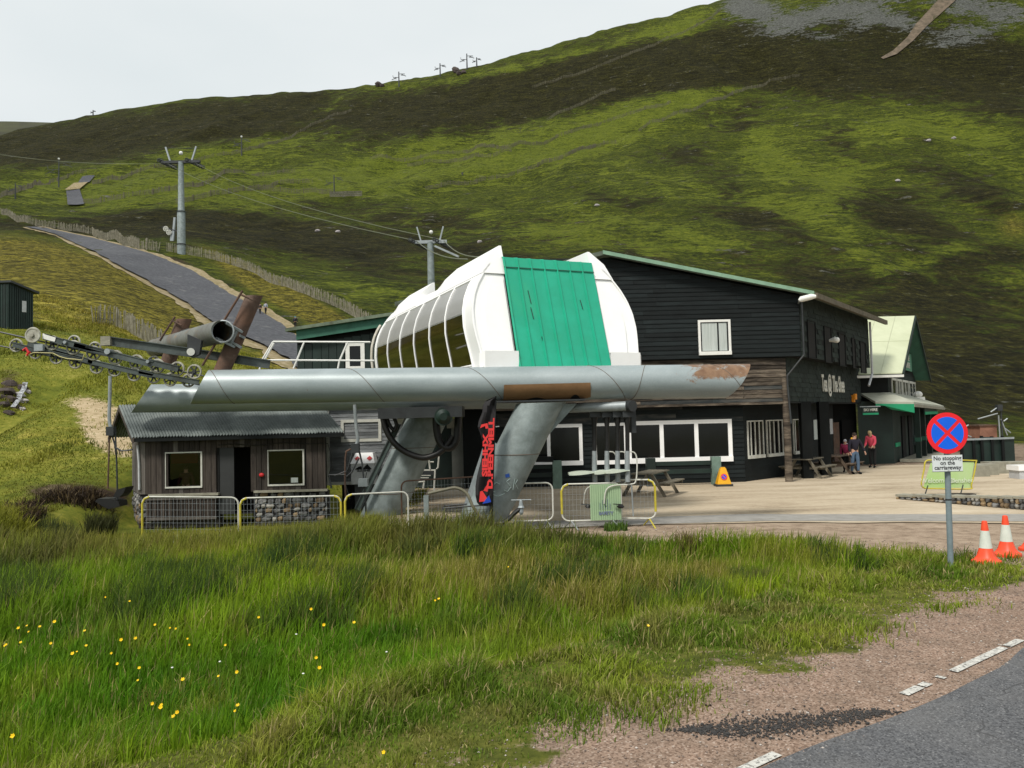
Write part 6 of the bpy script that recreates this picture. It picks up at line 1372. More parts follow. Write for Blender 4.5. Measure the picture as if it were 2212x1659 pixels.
# red block letters as printed, running up the flag in two lines
def flagpt(u, v): return W(u, v, 17.62)
redp = M['red'] = pm('bright_red_print', (.72, .035, .035), (.62, .03, .03), 8, .6)
for txt, uc, v0, v1, sz in (('DEPARTMENT', 1062, 884, 1072, .20), ('SKI SHOP', 1049, 925, 1050, .19)):
    pass
ang = Vector((W(1063, 880, 17.6) - W(1058, 1070, 17.6))).normalized()
text_obj('D.PEENMELL', .165, redp, parent=bn_, O=W(1060.5, 980, 17.55), S=ang, U=-X1, stretch=(W(1060, 880, 17.6) - W(1060, 1070, 17.6)).length / 1.14, bold=.008, label='red block lettering')
text_obj('SIEHHX', .155, redp, parent=bn_, O=W(1048.5, 984, 17.54), S=ang, U=-X1, stretch=(W(1050, 934, 17.6) - W(1050, 1040, 17.6)).length / .62, bold=.008, label='red block lettering')
o = MB(); o.prism([flagpt(1037, 925), flagpt(1040, 917), flagpt(1053, 914), flagpt(1055, 925), flagpt(1049, 926), flagpt(1048, 920)], (0, -.01, 0)); o.prism([flagpt(1035, 1084), flagpt(1037, 1062), flagpt(1042, 1060), flagpt(1054, 1079), flagpt(1046, 1083)], (0, -.01, 0)); o.prism([flagpt(1044, 1060), flagpt(1052, 1047), flagpt(1057, 1040), flagpt(1053, 1062)], (0, -.01, 0)); o.build('emblem', redp, bn_)
o = MB(); o.prism([flagpt(1042, 1088), flagpt(1056, 1070), flagpt(1061, 1084), flagpt(1055, 1086)], (0, -.012, 0)); o.build('emblem', pm('blue_print', (.01, .06, .45), None, 5, .6), bn_, label='blue triangle of the emblem')
MB().tube([W(1070, 922, 17.7), W(1078, 921, 17.9)], .01, 5).build('tie', M['white'], bn_)
# ================================================================ lift chairs
def hung_chair(name, label, rope_u, rope_v, Y, pole, frame, seat, extra=(), pole_m='galv'):
    t = thing(name, label, 'lift chair', tuple(W(seat[0][0], seat[0][1], Y)), group='lift chairs by the hut')
    MB().tube(spl([W(u, v, Y) for u, v in pole], 4), .045, 8).build('hanger_pole', M[pole_m], t, smooth=True)
    c_ = W(*pole[-1], Y); o = MB(); o.box(c_.x - .1, c_.x + .1, c_.y - .08, c_.y + .08, c_.z - .16, c_.z + .08); o.build('clamp', M['dkgrey'], t)
    for pts in frame: MB().tube([W(u, v, Y) for u, v in pts], .024, 6).build('frame_tube', M['rust'] if pts is frame[0] else M['dkgrey'], t)
    for s_ in seat[1:]:
        o = MB(); o.prism([W(u, v, Y - .2) for u, v in s_], (0, .45, 0)); o.build('seat', M['blackrub'], t)
    for pts in extra: MB().tube([W(u, v, Y) for u, v in pts], .012, 5).build('rod', M['dkgrey'], t)
    return t
hung_chair('lift_chair', 'lift chair hanging left of the hut on a long grey pole, its seat low down', 238, 815, 21.0, [(238, 812), (237, 860), (236, 905), (240, 928)], [[(237, 930), (235, 990), (233, 1055)], [(249, 932), (252, 1000), (254, 1080)], [(240, 935), (248, 960), (252, 990)], [(247, 965), (262, 974), (276, 973), (286, 971)]], [(236, 1070), [(205, 1083), (212, 1077), (235, 1077), (256, 1083), (258, 1094), (235, 1100), (222, 1094)], [(244, 1074), (252, 1058), (272, 1052), (266, 1066), (258, 1074)]], [[(250, 1075), (228, 1080)], [(258, 972), (258, 980)], [(264, 973), (264, 981)]])
hung_chair('lift_chair', 'lift chair hanging right of the hut in front of the grey cabin', 768, 870, 20.6, [(766, 874), (768, 905), (771, 935), (773, 950), (768, 965)], [[(747, 1075), (745, 1040), (746, 990), (748, 975), (758, 970)], [(776, 975), (782, 1000), (786, 1035), (790, 1090), (791, 1125)], [(762, 975), (752, 1010), (747, 1020)], [(775, 990), (760, 1020), (748, 1030)], [(746, 1025), (710, 1026), (714, 1045), (716, 1055)], [(748, 1018), (722, 1028)]], [(770, 1100), [(778, 1128), (786, 1118), (806, 1115), (820, 1120), (815, 1127)]], [[(747, 1050), (756, 1078)], [(792, 1020), (788, 1040)]])
o = MB(); c_ = W(785, 1042, 20.5); o.box(c_.x - .12, c_.x + .12, c_.y - .1, c_.y + .1, c_.z - .1, c_.z + .1); tag(o.build('lift_clamp', M['galv']), 'galvanised clamp on the foot of the right hand hanging chair', 'clamp')
# steel chair frame behind the left leg
fc = thing('lift_chair', 'bare steel lift chair parked behind the left slanted leg', 'lift chair', tuple(G(922, 25)), group='lift chairs by the hut')
Yc = 25.0
for pts in ([(936, 983), (945, 983), (948, 987), (946, 1010), (943, 1013)], [(926, 990), (929, 1014)], [(929, 998), (937, 998)], [(901, 1028), (885, 1060)], [(896, 1042), (889, 1056)], [(916, 1042), (914, 1055)], [(940, 1014), (938, 1050), (938, 1062)], [(897, 1042), (918, 1040)]): MB().tube([W(u, v, Yc) for u, v in pts], .028, 6).build('frame_tube', M['offwhite'], fc)
for v0, v1, uu, vv_ in ((1014, 1017, 907, 941), (1026, 1028, 900, 930), (1031, 1033, 898, 926)): o = MB(); o.prism([W(uu, v0, Yc), W(vv_, v0, Yc), W(vv_, v1, Yc), W(uu, v1, Yc)], (0, .06, 0)); o.build('seat_bar', M['offwhite'], fc)
o = MB(); o.prism([W(905, 1018, Yc), W(938, 1018, Yc), W(935, 1026, Yc), (W(902, 1026, Yc))], (0, .05, 0)); o.build('backrest', M['dkgrey'], fc)
# parked chairs on their storage rail
rr_ = thing('storage_rail', 'short grey rail pipe under the station carrying four parked chairs', 'rail', tuple(G(1300, 18.2, 3)))
MB().cyl(W(1222, 882, 18.9), W(1360, 877, 18.2), .11, .115, 18).build('pipe', M['galv'], rr_, smooth=True)
MB().cyl(W(1356, 877, 18.25), W(1367, 877, 18.1), .13, .13, 18).build('end_cap', M['dkgrey'], rr_, smooth=True)
o = MB(); o.box(W(1362, 890, 18.5).x, W(1372, 890, 18.5).x, 18.4, 18.8, W(1365, 935, 18.5).z, W(1365, 876, 18.5).z); o.build('bracket', M['dkgrey'], rr_)
whiteseat = pm('pale_green_white_seat', (.58, .64, .54), (.46, .52, .44), 6, .5)
ordn = ['leftmost', 'second from the left', 'third from the left', 'rightmost']
for i, u in enumerate((1284, 1311, 1334, 1355)):
    Yq = 18.75 - .14 * i; t = thing('parked_chair', 'parked lift chair on a black hanger under the rail, %s of four' % ordn[i], 'lift chair', tuple(W(u, 1040, Yq)), group='parked lift chairs on the rail')
    MB().tube([W(u - 1, 886, Yq), W(u, 920, Yq), W(u + .5, 978, Yq)], [.11, .052, .05], 10).build('hanger', M['blackrub'], t, smooth=True)
    o = MB(); a = W(u, 893, Yq); o.box(a.x - .12, a.x + .12, a.y - .1, a.y + .1, a.z - .09, a.z + .09); o.build('grip', M['dkgrey'], t)
    MB().tube([W(u, 974, Yq), W(u, 1005, Yq), W(u + 1, 1041, Yq)], [.055, .06, .06], 12).build('sleeve', M['galv'], t, smooth=True)
    if i < 3:
        x0, x1 = ((1226, 1282), (1266, 1308), (1300, 1352))[i] if False else ((1228, 1290), (1282, 1325), (1305, 1357))[i]; o = MB(); v0 = 1020 - 2 * i
        rows = []
        for k in range(9):
            t_ = k / 8; th_ = .035 * math.sin(PI * min(1, .15 + t_)) + .012; p = W(x0 + (x1 - x0) * t_, v0 + 4 - 5 * t_, Yq)
            rows.append([p + Vector((0, -.25, -th_ * .6)), p + Vector((0, -.25, th_)), p + Vector((0, .2, th_)), p + Vector((0, .2, -th_ * .6))])
        o.grid(rows, True); o.f += [(0, 1, 2, 3), (35, 34, 33, 32)]; o.build('seat', whiteseat, t, smooth=True)
    if i:
        MB().tube(spl([W(u + 2, 976, Yq), W(u + 14, 977, Yq), W(u + 20, 988, Yq), W(u + 21, 1015, Yq), W(u + 18, 1040, Yq), W(u + 8, 1046, Yq), W(u - 30, 1049, Yq), W(u - 46, 1060, Yq), W(u - 50, 1088, Yq)], 4), .017, 6).build('loop_frame', M['offwhite'], t, smooth=True)
        c_ = W((1275, 1312, 1345)[i - 1] - 4, 1094, Yq - .05); o = MB(); o.blob(c_, (.085, .06, .045), 8, 5, .15, i); o.beam(c_ + Vector((-.17, 0, .06)), c_ + Vector((.05, 0, .04)), .03, .02); o.build('footrest', M['blackrub'], t)
    if i == 3:
        MB().tube([W(1364, 1048, Yq), W(1366, 1080, Yq), W(1368, 1115, Yq)], .017, 6).build('leg_rod', M['galv'], t)
o = MB(); a = W(1226, 1000, 18.3); o.beam(W(1158, 992, 29.0), W(1195, 992, 29.0), .3, .2)
tag(o.build('window_box', M['black']), 'small dark box under the left ground floor window of the cafe', 'box')
# ================================================================ seats, tables and odds along the cafe wall
def bench(u0, u1, Y, label):
    t = thing('bench', label, 'bench', tuple(G((u0 + u1) / 2, Y)), group='benches along the cafe front')
    x0, x1 = W(u0, 1000, Y).x, W(u1, 1000, Y).x
    for x in (x0, x1): o = MB(); o.box(x - .17, x + .17, Y - .12, Y + .12, 0.02, 1.05); o.build('post', pm('pale_green_post', (.16, .24, .20), (.10, .15, .12), 2.5, .8, .5, 16), t) if x == x1 else o.build('post', M['dkgreen'], t)
    for z in (.55, .85): o = MB(); o.box(x0 + .17, x1 - .17, Y - .05, Y + .05, z - .09, z + .06); o.build('plank', M['dkgreen'], t)
    return t
bench(1085, 1203, 29.2, 'dark plank bench left of the parked chairs, pale post at its right end')
bench(1405, 1546, 29.2, 'dark plank bench behind the picnic table, pale post at its right end')
def picnic(name, label, c_, rz, m_, L=1.7):
    t = thing(name, label, 'picnic table', tuple(c_), rz, 'picnic tables outside the cafe'); LOC[t.name] = Vector()
    for k in range(4): MB().box(-L / 2, L / 2, -.36 + k * .18, -.36 + k * .18 + .165, .72, .76).build('top_plank', m_, t)
    for s_ in (-1, 1):
        for k in range(2): MB().box(-L / 2, L / 2, s_ * .72 - .15 + k * .155, s_ * .72 - .15 + k * .155 + .14, .43, .47).build('seat_plank', m_, t)
    for x in (-L / 2 + .25, L / 2 - .25):
        for s_ in (-1, 1): MB().beam((x, s_ * .26, .72), (x, s_ * .70, 0), .10, .05, Vector((1, 0, 0))).build('leg', m_, t)
        MB().beam((x + .05, -.86, .40), (x + .05, .86, .40), .05, .10).build('cross_beam', m_, t)
    return t
q = G(1404, 26.0, .02); picnic('picnic_table', 'weathered picnic table standing on the forecourt before the cafe windows', q, math.radians(62), M['wood_grey'], 1.9)
p_ = FP.p(-1.6, 1.1, .02); picnic('picnic_table', 'picnic table under the porch beside the corner post', Vector((W(1745, 1000, 31.6).x, 31.6, .02)), math.radians(52), M['wood_grey'], 1.8)
picnic('picnic_table', 'picnic table at the outer edge of the porch beside the standing people', Vector((W(1808, 1000, 33.2).x, 33.2, .02)), math.radians(52), M['wood_brown'], 1.7)
lg_ = thing('log_stump', 'short upright log beside the bench post under the cafe window', 'log', tuple(G(1563, 28.9)))
q = G(1561, 28.9); o = MB(); o.lathe((q.x, q.y, .02), [(.21, 0), (.215, .2), (.20, .45), (.19, .46)], 14); o.build('bark', M['wood_brown'], lg_, smooth=True); o = MB(); o.lathe((q.x, q.y, .481), [(.18, 0), (.18, .004)], 14); o.build('cut_face', M['wood_grey'], lg_)
# yellow no-parking cone
yc = thing('no_parking_cone', 'yellow no-parking cone standing against the black cafe wall', 'cone', tuple(G(1562, 28.4)))
q = W(1562, 1038, 28.5); q.z = .02; o = MB(); k = .9
o.hexa([(q.x - .25, q.y - .18, .1), (q.x + .25, q.y - .18, .1), (q.x + .25, q.y + .18, .1), (q.x - .25, q.y + .18, .1), (q.x - .10, q.y - .07, .66), (q.x + .10, q.y - .07, .66), (q.x + .10, q.y + .07, .66), (q.x - .10, q.y + .07, .66)])
o.box(q.x - .08, q.x + .08, q.y - .05, q.y + .05, .66, .70); o.build('body', pm('yellow_plastic', (.75, .38, .01), (.68, .33, .01), 5, .4), yc); o = MB(); o.box(q.x - .3, q.x + .3, q.y - .22, q.y + .22, .02, .1); o.build('base', M['dkgrey'], yc)
o = MB(); cc = Vector((q.x, q.y - .145, .36)); nn_ = Vector((0, -.55, .11)).normalized(); uu_ = Vector((0, .11, .55)).normalized()
ringp = lambda r, dz, c0=cc: [c0 + X1 * math.cos(2 * PI * i / 20) * r + uu_ * math.sin(2 * PI * i / 20) * r + nn_ * dz for i in range(20)]
o = MB(); o.add(ringp(.115, .002) + ringp(.085, .002), [(i, (i + 1) % 20, 20 + (i + 1) % 20, 20 + i) for i in range(20)]); o.beam(cc + nn_ * .004 + (-X1 + uu_) * .065, cc + nn_ * .004 + (X1 - uu_) * .065, .03, .004, nn_); o.build('roundel', M['red'], yc)
o = MB(); o.add(ringp(.085, .001), [tuple(range(20))]); o.build('roundel_face', pm('sign_blue', (.0, .10, .65), None, 3, .4), yc)
# ================================================================ signs, cones, kerbs at the right
cs = thing('clearway_sign', 'round red and blue clearway sign on a leaning grey pole with a white plate', 'road sign', tuple(G(2060, 12.8)))
YS = 12.8; c0 = W(2046.5, 935.5, YS); R_ = W(2091, 935, YS).x - W(2046.5, 935, YS).x
pb = W(2058, 1232, YS); pt_ = W(2047.5, 935, YS + .05); ax_ = (pt_ - pb).normalized()
o = MB(); o.cyl(pb - ax_ * .3 + Vector((0, .05, 0)), pt_ + Vector((0, .05, 0)), .045, .045, 16); o.build('pole', pm('grey_pole', (.19, .24, .26), (.14, .18, .19), 5, .45, .1), cs, smooth=True)
o = MB(); pm_ = pb.lerp(pt_, .51); o.cyl(pm_ + Vector((0, .05, 0)) - ax_ * .012, pm_ + Vector((0, .05, 0)) + ax_ * .012, .05, .05, 16); o.build('pole_joint', M['dkgrey'], cs)
def disc(o, c_, r, y, th, n=48): o.cyl(c_ + Vector((0, y + th, 0)), c_ + Vector((0, y, 0)), r, r, n)
sr = pm('sign_red', (.80, .012, .022), (.74, .012, .02), 3, .35); sb = pm('sign_blue_face', (.0, .12, .78), (.0, .11, .70), 3, .35)
o = MB(); disc(o, c0, R_, 0, .012); o.build('disc', sr, cs)
r1 = R_ * .79; bw = R_ * .085
o = MB()
for q_ in range(4):
    a0 = q_ * PI / 2 + PI / 4 + .0; pts = []; off = math.asin(bw / r1)
    cx0 = bw / math.sin(PI / 4); mid = q_ * PI / 2 + PI / 2
    pts.append((math.cos(mid) * bw * 1.4142, math.sin(mid) * bw * 1.4142))
    for k in range(13):
        a = mid - PI / 4 + off + (PI / 2 - 2 * off) * k / 12; pts.append((math.cos(a) * r1, math.sin(a) * r1))
    o.prism([c0 + Vector((x, -.004, z)) for x, z in pts][::-1], (0, .003, 0))
    o2 = MB(); 
o.build('blue_segments', sb, cs)
pl0, pl1, pz0, pz1 = W(2014, 1000, YS).x, W(2079, 1000, YS).x, W(2047, 1018, YS).z, W(2047, 983, YS).z
o = MB(); o.box(pl0, pl1, YS - .005, YS + .01, pz0, pz1); pl_ = o.build('plate', pm('sign_white', (.66, .70, .70), (.60, .64, .64), 4, .4), cs)
for k, tx in enumerate(('No stopping', 'on the', 'carriageway')): text_obj(tx, (pz1 - pz0) * .36, M['dkgrey'], parent=pl_, O=((pl0 + pl1) / 2 + .00, YS - .006, pz1 - (pz1 - pz0) * (.2 + .29 * k)), ext=.001, bold=.002, stretch=.96)
o = MB(); o.box(pl0 - .006, pl1 + .006, YS - .003, YS + .008, pz0 - .008, pz0 - .001); o.build('plate_edge', M['dkgrey'], pl_)
o = MB(); 
for z in (c0.z + .12, c0.z - .15, (pz0 + pz1) / 2): o.box(c0.x - .08, c0.x + .08, YS + .012, YS + .10, z - .015, z + .015)
o.build('clip', M['galv'], cs)
def cone(u, v, label, k=1.0, parent=None):
    d = ray(u, v); t_ = -CAMH / d.z; p = Vector((0, 0, CAMH)) + d * t_; z0 = ground(p.x, p.y); h = .70 * k
    t = thing('traffic_cone', label, 'traffic cone', (p.x, p.y, z0), group='orange and white traffic cones')
    c_ = Vector((p.x, p.y, z0)); org = pm_cone; wht = M['coneW']
    o = MB(); n = 28; pts = []
    rim = []
    for k_ in range(n):
        a = 2 * PI * k_ / n; r = .225 * k * (1 + .05 * math.cos(4 * a + .4)); rim.append((r, a))
    rows = [[c_ + Vector((r * s_ * math.cos(a), r * s_ * math.sin(a), z)) for r, a in rim] for s_, z in ((.97, .0), (1, .02), (.97, .05), (.78, .075), (.6, .13))]
    rows.append([c_ + Vector((.098 * k * math.cos(a), .098 * k * math.sin(a), .255 * h / .7)) for r, a in rim]); o.grid(rows, True); o.build('base', org, t, smooth=True)
    o = MB(); o.lathe(c_ + Vector((0, 0, .255 * h / .7)), [(.100 * k, 0), (.062 * k, .285 * h / .7)], 28); o.build('sleeve', wht, t, smooth=True)
    o = MB(); o.lathe(c_ + Vector((0, 0, .54 * h / .7)), [(.060 * k, 0), (.042 * k, .14 * h / .7), (.036 * k, .155 * h / .7), (.02 * k, .16 * h / .7)], 28); o.build('tip', org, t, smooth=True)
    return t
pm_cone = pm('cone_orange', (.80, .075, .022), (.72, .06, .018), 6, .45, patch=((.75, .15, .09), 9, .68)); M['coneW'] = pm('cone_white_sleeve', (.62, .65, .58), (.54, .57, .50), 6, .4)
cone(2131, 1217, 'left orange and white traffic cone at the grass edge by the sign'); cone(2175.5, 1201, 'right orange and white traffic cone standing on the dirt', 1.0)
cone(2231, 1189, 'traffic cone at the very right edge, only its orange foot showing')
# welcome banner frame
wsn = thing('welcome_sign', 'pale green welcome banner in a yellow framed stand with black rubber feet', 'sign', tuple(G(2047, 23.4)))
Yw = 23.4; c1, c2, c3, c4 = W(1990, 1055, Yw), W(2098, 1056, Yw), W(2107, 996, Yw), W(1996, 996, Yw)
o = MB(); o.prism([c1 + Vector((.07, 0, .02)), c2 + Vector((-.03, 0, .03)), c3 + Vector((-.03, 0, -.02)), c4 + Vector((.2, 0, -.06))], (0, .02, 0)); bp = o.build('banner_panel', pm('lime_banner', (.36, .55, .18), (.42, .55, .28), 1.1, .6), wsn)
o = MB(); o.tube(spl([c1 + Vector((.1, -.02, 0)), c1 + Vector((0, -.02, .12)), c4 + Vector((-.02, -.02, -.25)), c4 + Vector((.05, -.02, 0)), c4 + Vector((.35, -.02, .02)), c3 + Vector((-.1, -.02, .02)), c3 + Vector((0, -.02, -.06)), c2 + Vector((.0, -.02, .12)), c2 + Vector((-.1, -.02, 0)), c1 + Vector((.1, -.02, 0))], 4), .022, 6); o.build('frame', M['yellow'], wsn, smooth=True)
for tx, uu in (('Welcome to', 2026), ('Glenshee', 2076)): text_obj(tx, .20, pm('pale_print', (.62, .70, .52), None, 4, .6), parent=bp, O=W(uu, 1038, Yw - .03), S=(1, 0, .0), ext=.002, bold=.003)
for uu in (1995, 2072):
    a = G(uu, 23.0, .02); o = MB(); o.hexa([a + Vector((-.34, -.12, 0)), a + Vector((.34, -.22, 0)), a + Vector((.36, .1, 0)), a + Vector((-.32, .2, 0)), a + Vector((-.33, -.11, .11)), a + Vector((.33, -.2, .10)), a + Vector((.35, .09, .1)), a + Vector((-.31, .19, .11))]); o.build('rubber_foot', pm('dusty_rubber', (.035, .025, .022), (.02, .015, .014), 5, .8), wsn)
    o = MB(); o.tube([a + Vector((0, 0, .1)), a + Vector((.25, .3, .32))], .018, 5); o.build('strut', M['dkgrey'], wsn)
# retaining kerb of stones
rk = thing('retaining_kerb', 'low rubble stone kerb wall crossing the forecourt below the welcome sign', 'wall', tuple(G(2080, 21)))
k0 = Vector((W(1936, 1080, 22.9).x, 22.9, 0)); k1 = Vector((W(2330, 1100, 18.6).x, 18.6, 0)); FKb = Fr(k0, k1 - k0, Vector(((k1 - k0).y, -(k1 - k0).x, 0))); Lk = (k1 - k0).length
def kh(s): return .10 + .20 * min(1, s / 3.5)
o = MB(); o.prism([FKb.p(0, -.02, .02), FKb.p(Lk, -.02, .02), FKb.p(Lk, -.02, .29), FKb.p(3.4, -.02, .28), FKb.p(0, -.02, .08)], FKb.D * -.3); o.build('wall_core', M['mortar'], rk)
rd = random.Random(8)
s_ = 0
while s_ < Lk:
    w = rd.uniform(.10, .22); h = kh(s_ + w / 2)
    for z0, z1 in ((.02, h * .52), (h * .52, h)):
        if z1 - z0 < .055 and z0 > .03: continue
        put(rd.choice(STN), 'stone', rk, FKb.p(s_ + w / 2 + rd.uniform(-.02, .02), -.05, (z0 + z1) / 2 + .01), FKb.S * w * 1.1, FKb.D * .22, Vector((0, 0, max(.06, (z1 - z0)) * 1.15)))
    s_ += w
s_ = 0
while s_ < Lk:
    w = rd.uniform(.3, .6); o = MB(); FKb.box(o, s_ + .01, min(s_ + w, Lk), -.34, .04, kh(s_) + .0, kh(s_) + .05 + rd.uniform(0, .02)); o.build('cap_stone', M['conc'], rk); s_ += w
# upper forecourt level behind it is dressed with loose stones, a fenced compound and kerbs
cmp_ = thing('fenced_yard', 'dark boarded yard fence with junk piled behind it at the foot of the hill', 'fence', tuple(G(2130, 33)))
Yv = 33.0; FY = Fr((0, Yv, 0), (1, 0, 0), (0, -1, 0))
for i, (u0, u1, v0, v1) in enumerate(((2075, 2100, 950, 1000), (2101, 2118, 948, 998), (2119, 2140, 944, 990), (2141, 2163, 945, 992), (2164, 2190, 944, 982))):
    x0, x1 = W(u0, 970, Yv).x, W(u1, 970, Yv).x; z0, z1 = 0.02, W(u0, v0, Yv).z; o = MB(); FY.box(o, x0, x1, -.05 * (i % 2), .05 - .05 * (i % 2), z0, z1); o.build('panel', M['dkgreen'], cmp_)
    o = MB(); FY.box(o, x0 - .05, x0 + .05, .03, .12, 0, z1 + .05); o.build('post', M['black'], cmp_)
o = MB(); o.beam(W(2070, 950, Yv - .1), W(2190, 946, Yv - .1), .06, .08); o.build('rail', M['galv'], cmp_)
cn = thing('rusty_tank', 'rusty brown tank box standing up behind the dark yard fence', 'tank', tuple(G(2135, 35))); a, c_ = W(2118, 945, 35), W(2153, 920, 35)
o = MB(); o.box(a.x, c_.x, 35, 36, .5, c_.z); o.build('box', pm('salmon_rust', (.30, .15, .10), (.20, .09, .06), 3, .8), cn); o = MB(); o.box(a.x - .06, c_.x + .06, 34.95, 36.05, c_.z, c_.z + .06); o.build('lid', M['rust'], cn); o = MB(); o.box(a.x + .05, c_.x - .05, 35.1, 35.9, 0, .5); o.build('stand', M['dkgrey'], cn)
mst = thing('scrap_frame', 'tangle of thin bare metal bars sticking up behind the yard fence', 'scrap', tuple(G(2165, 34.5)))
for (u0, v0, u1, v1) in ((2112, 905, 2155, 893), (2157, 897, 2160, 945), (2162, 905, 2176, 940), (2140, 890, 2158, 878), (2170, 925, 2183, 935), (2060, 930, 2098, 944), (2080, 925, 2092, 918), (2168, 910, 2176, 904)): o = MB(); o.tube([W(u0, v0, 34.5), W(u1, v1, 34.5)], .03, 5); o.build('bar', M['galv'], mst)
a = W(2158, 880, 34.5); o = MB(); o.box(a.x - .12, a.x + .1, 34.4, 34.6, a.z - .15, a.z + .12); o.build('lamp_box', M['dkgrey'], mst); o = MB(); o.tube([Vector((a.x + .08, 34.5, a.z)), Vector((a.x + .08, 34.5, .0))], .035, 6); o.build('mast', M['dkgrey'], mst)
for k, (u, v, c__, lab) in enumerate(((2118, 968, (.62, .60, .55), 'white plastic sack lying in the dark yard'), (2141, 968, (.55, .40, .15), 'yellow sack lying beside the white one in the yard'), (2012, 956, (.55, .58, .62), 'white car bonnet glimpsed left of the round sign'))):
    a = W(u, v, Yv - .5 if k < 2 else 44); o = MB()
    if k < 2: a.z = .16; o.blob(a, (.22, .14, .14), 9, 6, .2, k)
    else: continue
    tag(o.build('sack', pm('sack_%s' % lab.split()[0], c__, None, 8, .7), smooth=True), lab, 'sack')
# parked car behind the chalet corner (only a corner of it shows)
car = thing('parked_car', 'silver car parked beyond the green chalet, mostly hidden by the round sign', 'car', tuple(G(2030, 46))); LOC[car.name] = Vector()
car.location = (W(2022, 960, 46).x, 46, .3); car.rotation_euler = (0, 0, .3)
sec = [(-2.1, .35, .55, .75), (-2.0, .30, .85, .82), (-1.0, .3, .95, .85), (-.4, .3, 1.42, .80), (.9, .3, 1.45, .80), (1.5, .3, 1.0, .84), (2.0, .3, .9, .82), (2.15, .4, .6, .75)]
o = MB(); rows = [[(x, -w, z0), (x, -w, (z0 + min(z1, .95)) / 2 + .1), (x, -w * (.98 if z1 < 1.1 else .78), z1), (x, w * (.98 if z1 < 1.1 else .78), z1), (x, w, (z0 + min(z1, .95)) / 2 + .1), (x, w, z0)] for x, z0, z1, w in sec]; o.grid(rows, True); o.f += [tuple(range(6)), tuple(range(42, 48))[::-1]]; o.build('body', pm('silver_paint', (.50, .53, .56), None, 2, .3, metal=.3), car, smooth=True)
for x in (-1.3, 1.3):
    for y in (-.84, .84): o = MB(); o.cyl((x, y - .1, .32), (x, y + .1, .32), .32, .32, 18); w_ = o.build('wheel', M['blackrub'], car); 
o = MB(); o.add([(-.95, -.68, 1.0), (-.45, -.64, 1.38), (-.45, .64, 1.38), (-.95, .68, 1.0)], [(0, 1, 2, 3)]); o.build('windscreen', M['glassd'], car)
for k, (u, v, w, h, Y, lab, mk) in enumerate(((2096, 1003, 1.1, .42, 30.0, 'long pale kerb block leftmost below the dark yard', 'conc'), (2122, 998, .9, .42, 30.6, 'pale kerb block second from the left below the dark yard', 'conc'), (2148, 992, .75, .45, 31.2, 'pale kerb block third from the left below the dark yard', 'conc'), (2176, 988, 1.5, .40, 31.8, 'long pale kerb block rightmost below the dark yard', 'conc'))):
    a = G(u, Y, .02); o = MB(); o.box(a.x - w / 2, a.x + w / 2, Y - .3, Y + .3, .02, .02 + h); bb_ = o.build('kerb_block', M[mk]); tag(bb_, lab, 'kerb block', 'kerb blocks below the yard')
lb_ = thing('white_bin', 'white and grey box at the right edge of the forecourt', 'box', tuple(G(2205, 29))); a = G(2208, 28.5, .02); o = MB(); o.box(a.x - .25, a.x + .6, 28.3, 28.9, .02, .32); o.build('body', M['whitepipe'], lb_); o = MB(); o.box(a.x - .3, a.x + .65, 28.25, 28.95, .32, .5); o.build('lid', M['gw'], lb_)
# rocks by the stream, rock in the verge
def rock(c_, r, m_, seed, n=9): o = MB(); o.blob(c_, r, n, 6, .22, seed); return o
rk_m = pm('lichen_rock', (.42, .36, .25), (.26, .22, .15), 9, .9, .8, 30); rk_d = pm('wet_rock', (.055, .038, .030), (.028, .020, .017), 4, .7, .8, 16); rk_p = pm('pale_rock', (.40, .37, .36), (.22, .20, .19), 4, .8, .6, 16)
d = ray(1505, 1314); k_ = -CAMH / d.z; p = Vector((0, 0, CAMH)) + d * k_; tag(rock((p.x, p.y, ground(p.x, p.y) + .06), (.16, .09, .07), rk_m, 3).build('rock', rk_m, smooth=True), 'pale yellowish rock lying at the edge of the long grass', 'rock')
rd = random.Random(11); labs = []
spots = [(20, 828, .5, 0), (48, 836, .45, 0), (12, 846, .55, 0), (42, 852, .4, 1), (22, 862, .5, 0), (50, 866, .35, 1), (8, 874, .45, 0), (34, 878, .4, 0), (46, 884, .3, 1), (18, 892, .4, 0), (60, 846, .3, 1), (2, 858, .4, 0)]
for i, (u, v, r, pk) in enumerate(spots):
    h_ = hit(u, v, 21); o = MB(); o.blob((h_.x, h_.y, h_.z - r * .1), (r * rd.uniform(.5, .8), r * .6, r * .42), 8, 5, .25, i); ob = o.build('stream_boulder', rk_p if pk else rk_d, smooth=False)
    tag(ob, 'pale boulder in the stream gully on the left slope' if pk else 'dark wet boulder in the stream gully on the left slope', 'boulder', 'pale boulders in the stream gully' if pk else 'dark boulders in the stream gully')
wt = MB(); rows = []
for v, u in ((836, 55), (850, 52), (862, 44), (875, 40), (890, 28)):
    a = hit(u - 6, v, 21); c_ = hit(u + 5, v, 21); rows.append([a + Vector((0, 0, .22)), c_ + Vector((0, 0, .22))])
wt.grid(rows); wm2, nt, b = newmat('white_water'); nt.links.new(ramp(nt, noise(nt, geo_pos(nt), 7, 5, .8, .5), [(.4, (.05, .045, .04)), (.55, (.35, .36, .38)), (.7, (.75, .77, .78))]), b.inputs['Base Color']); b.inputs['Roughness'].default_value = .3
tag(wt.build('stream', wm2), kind='structure')
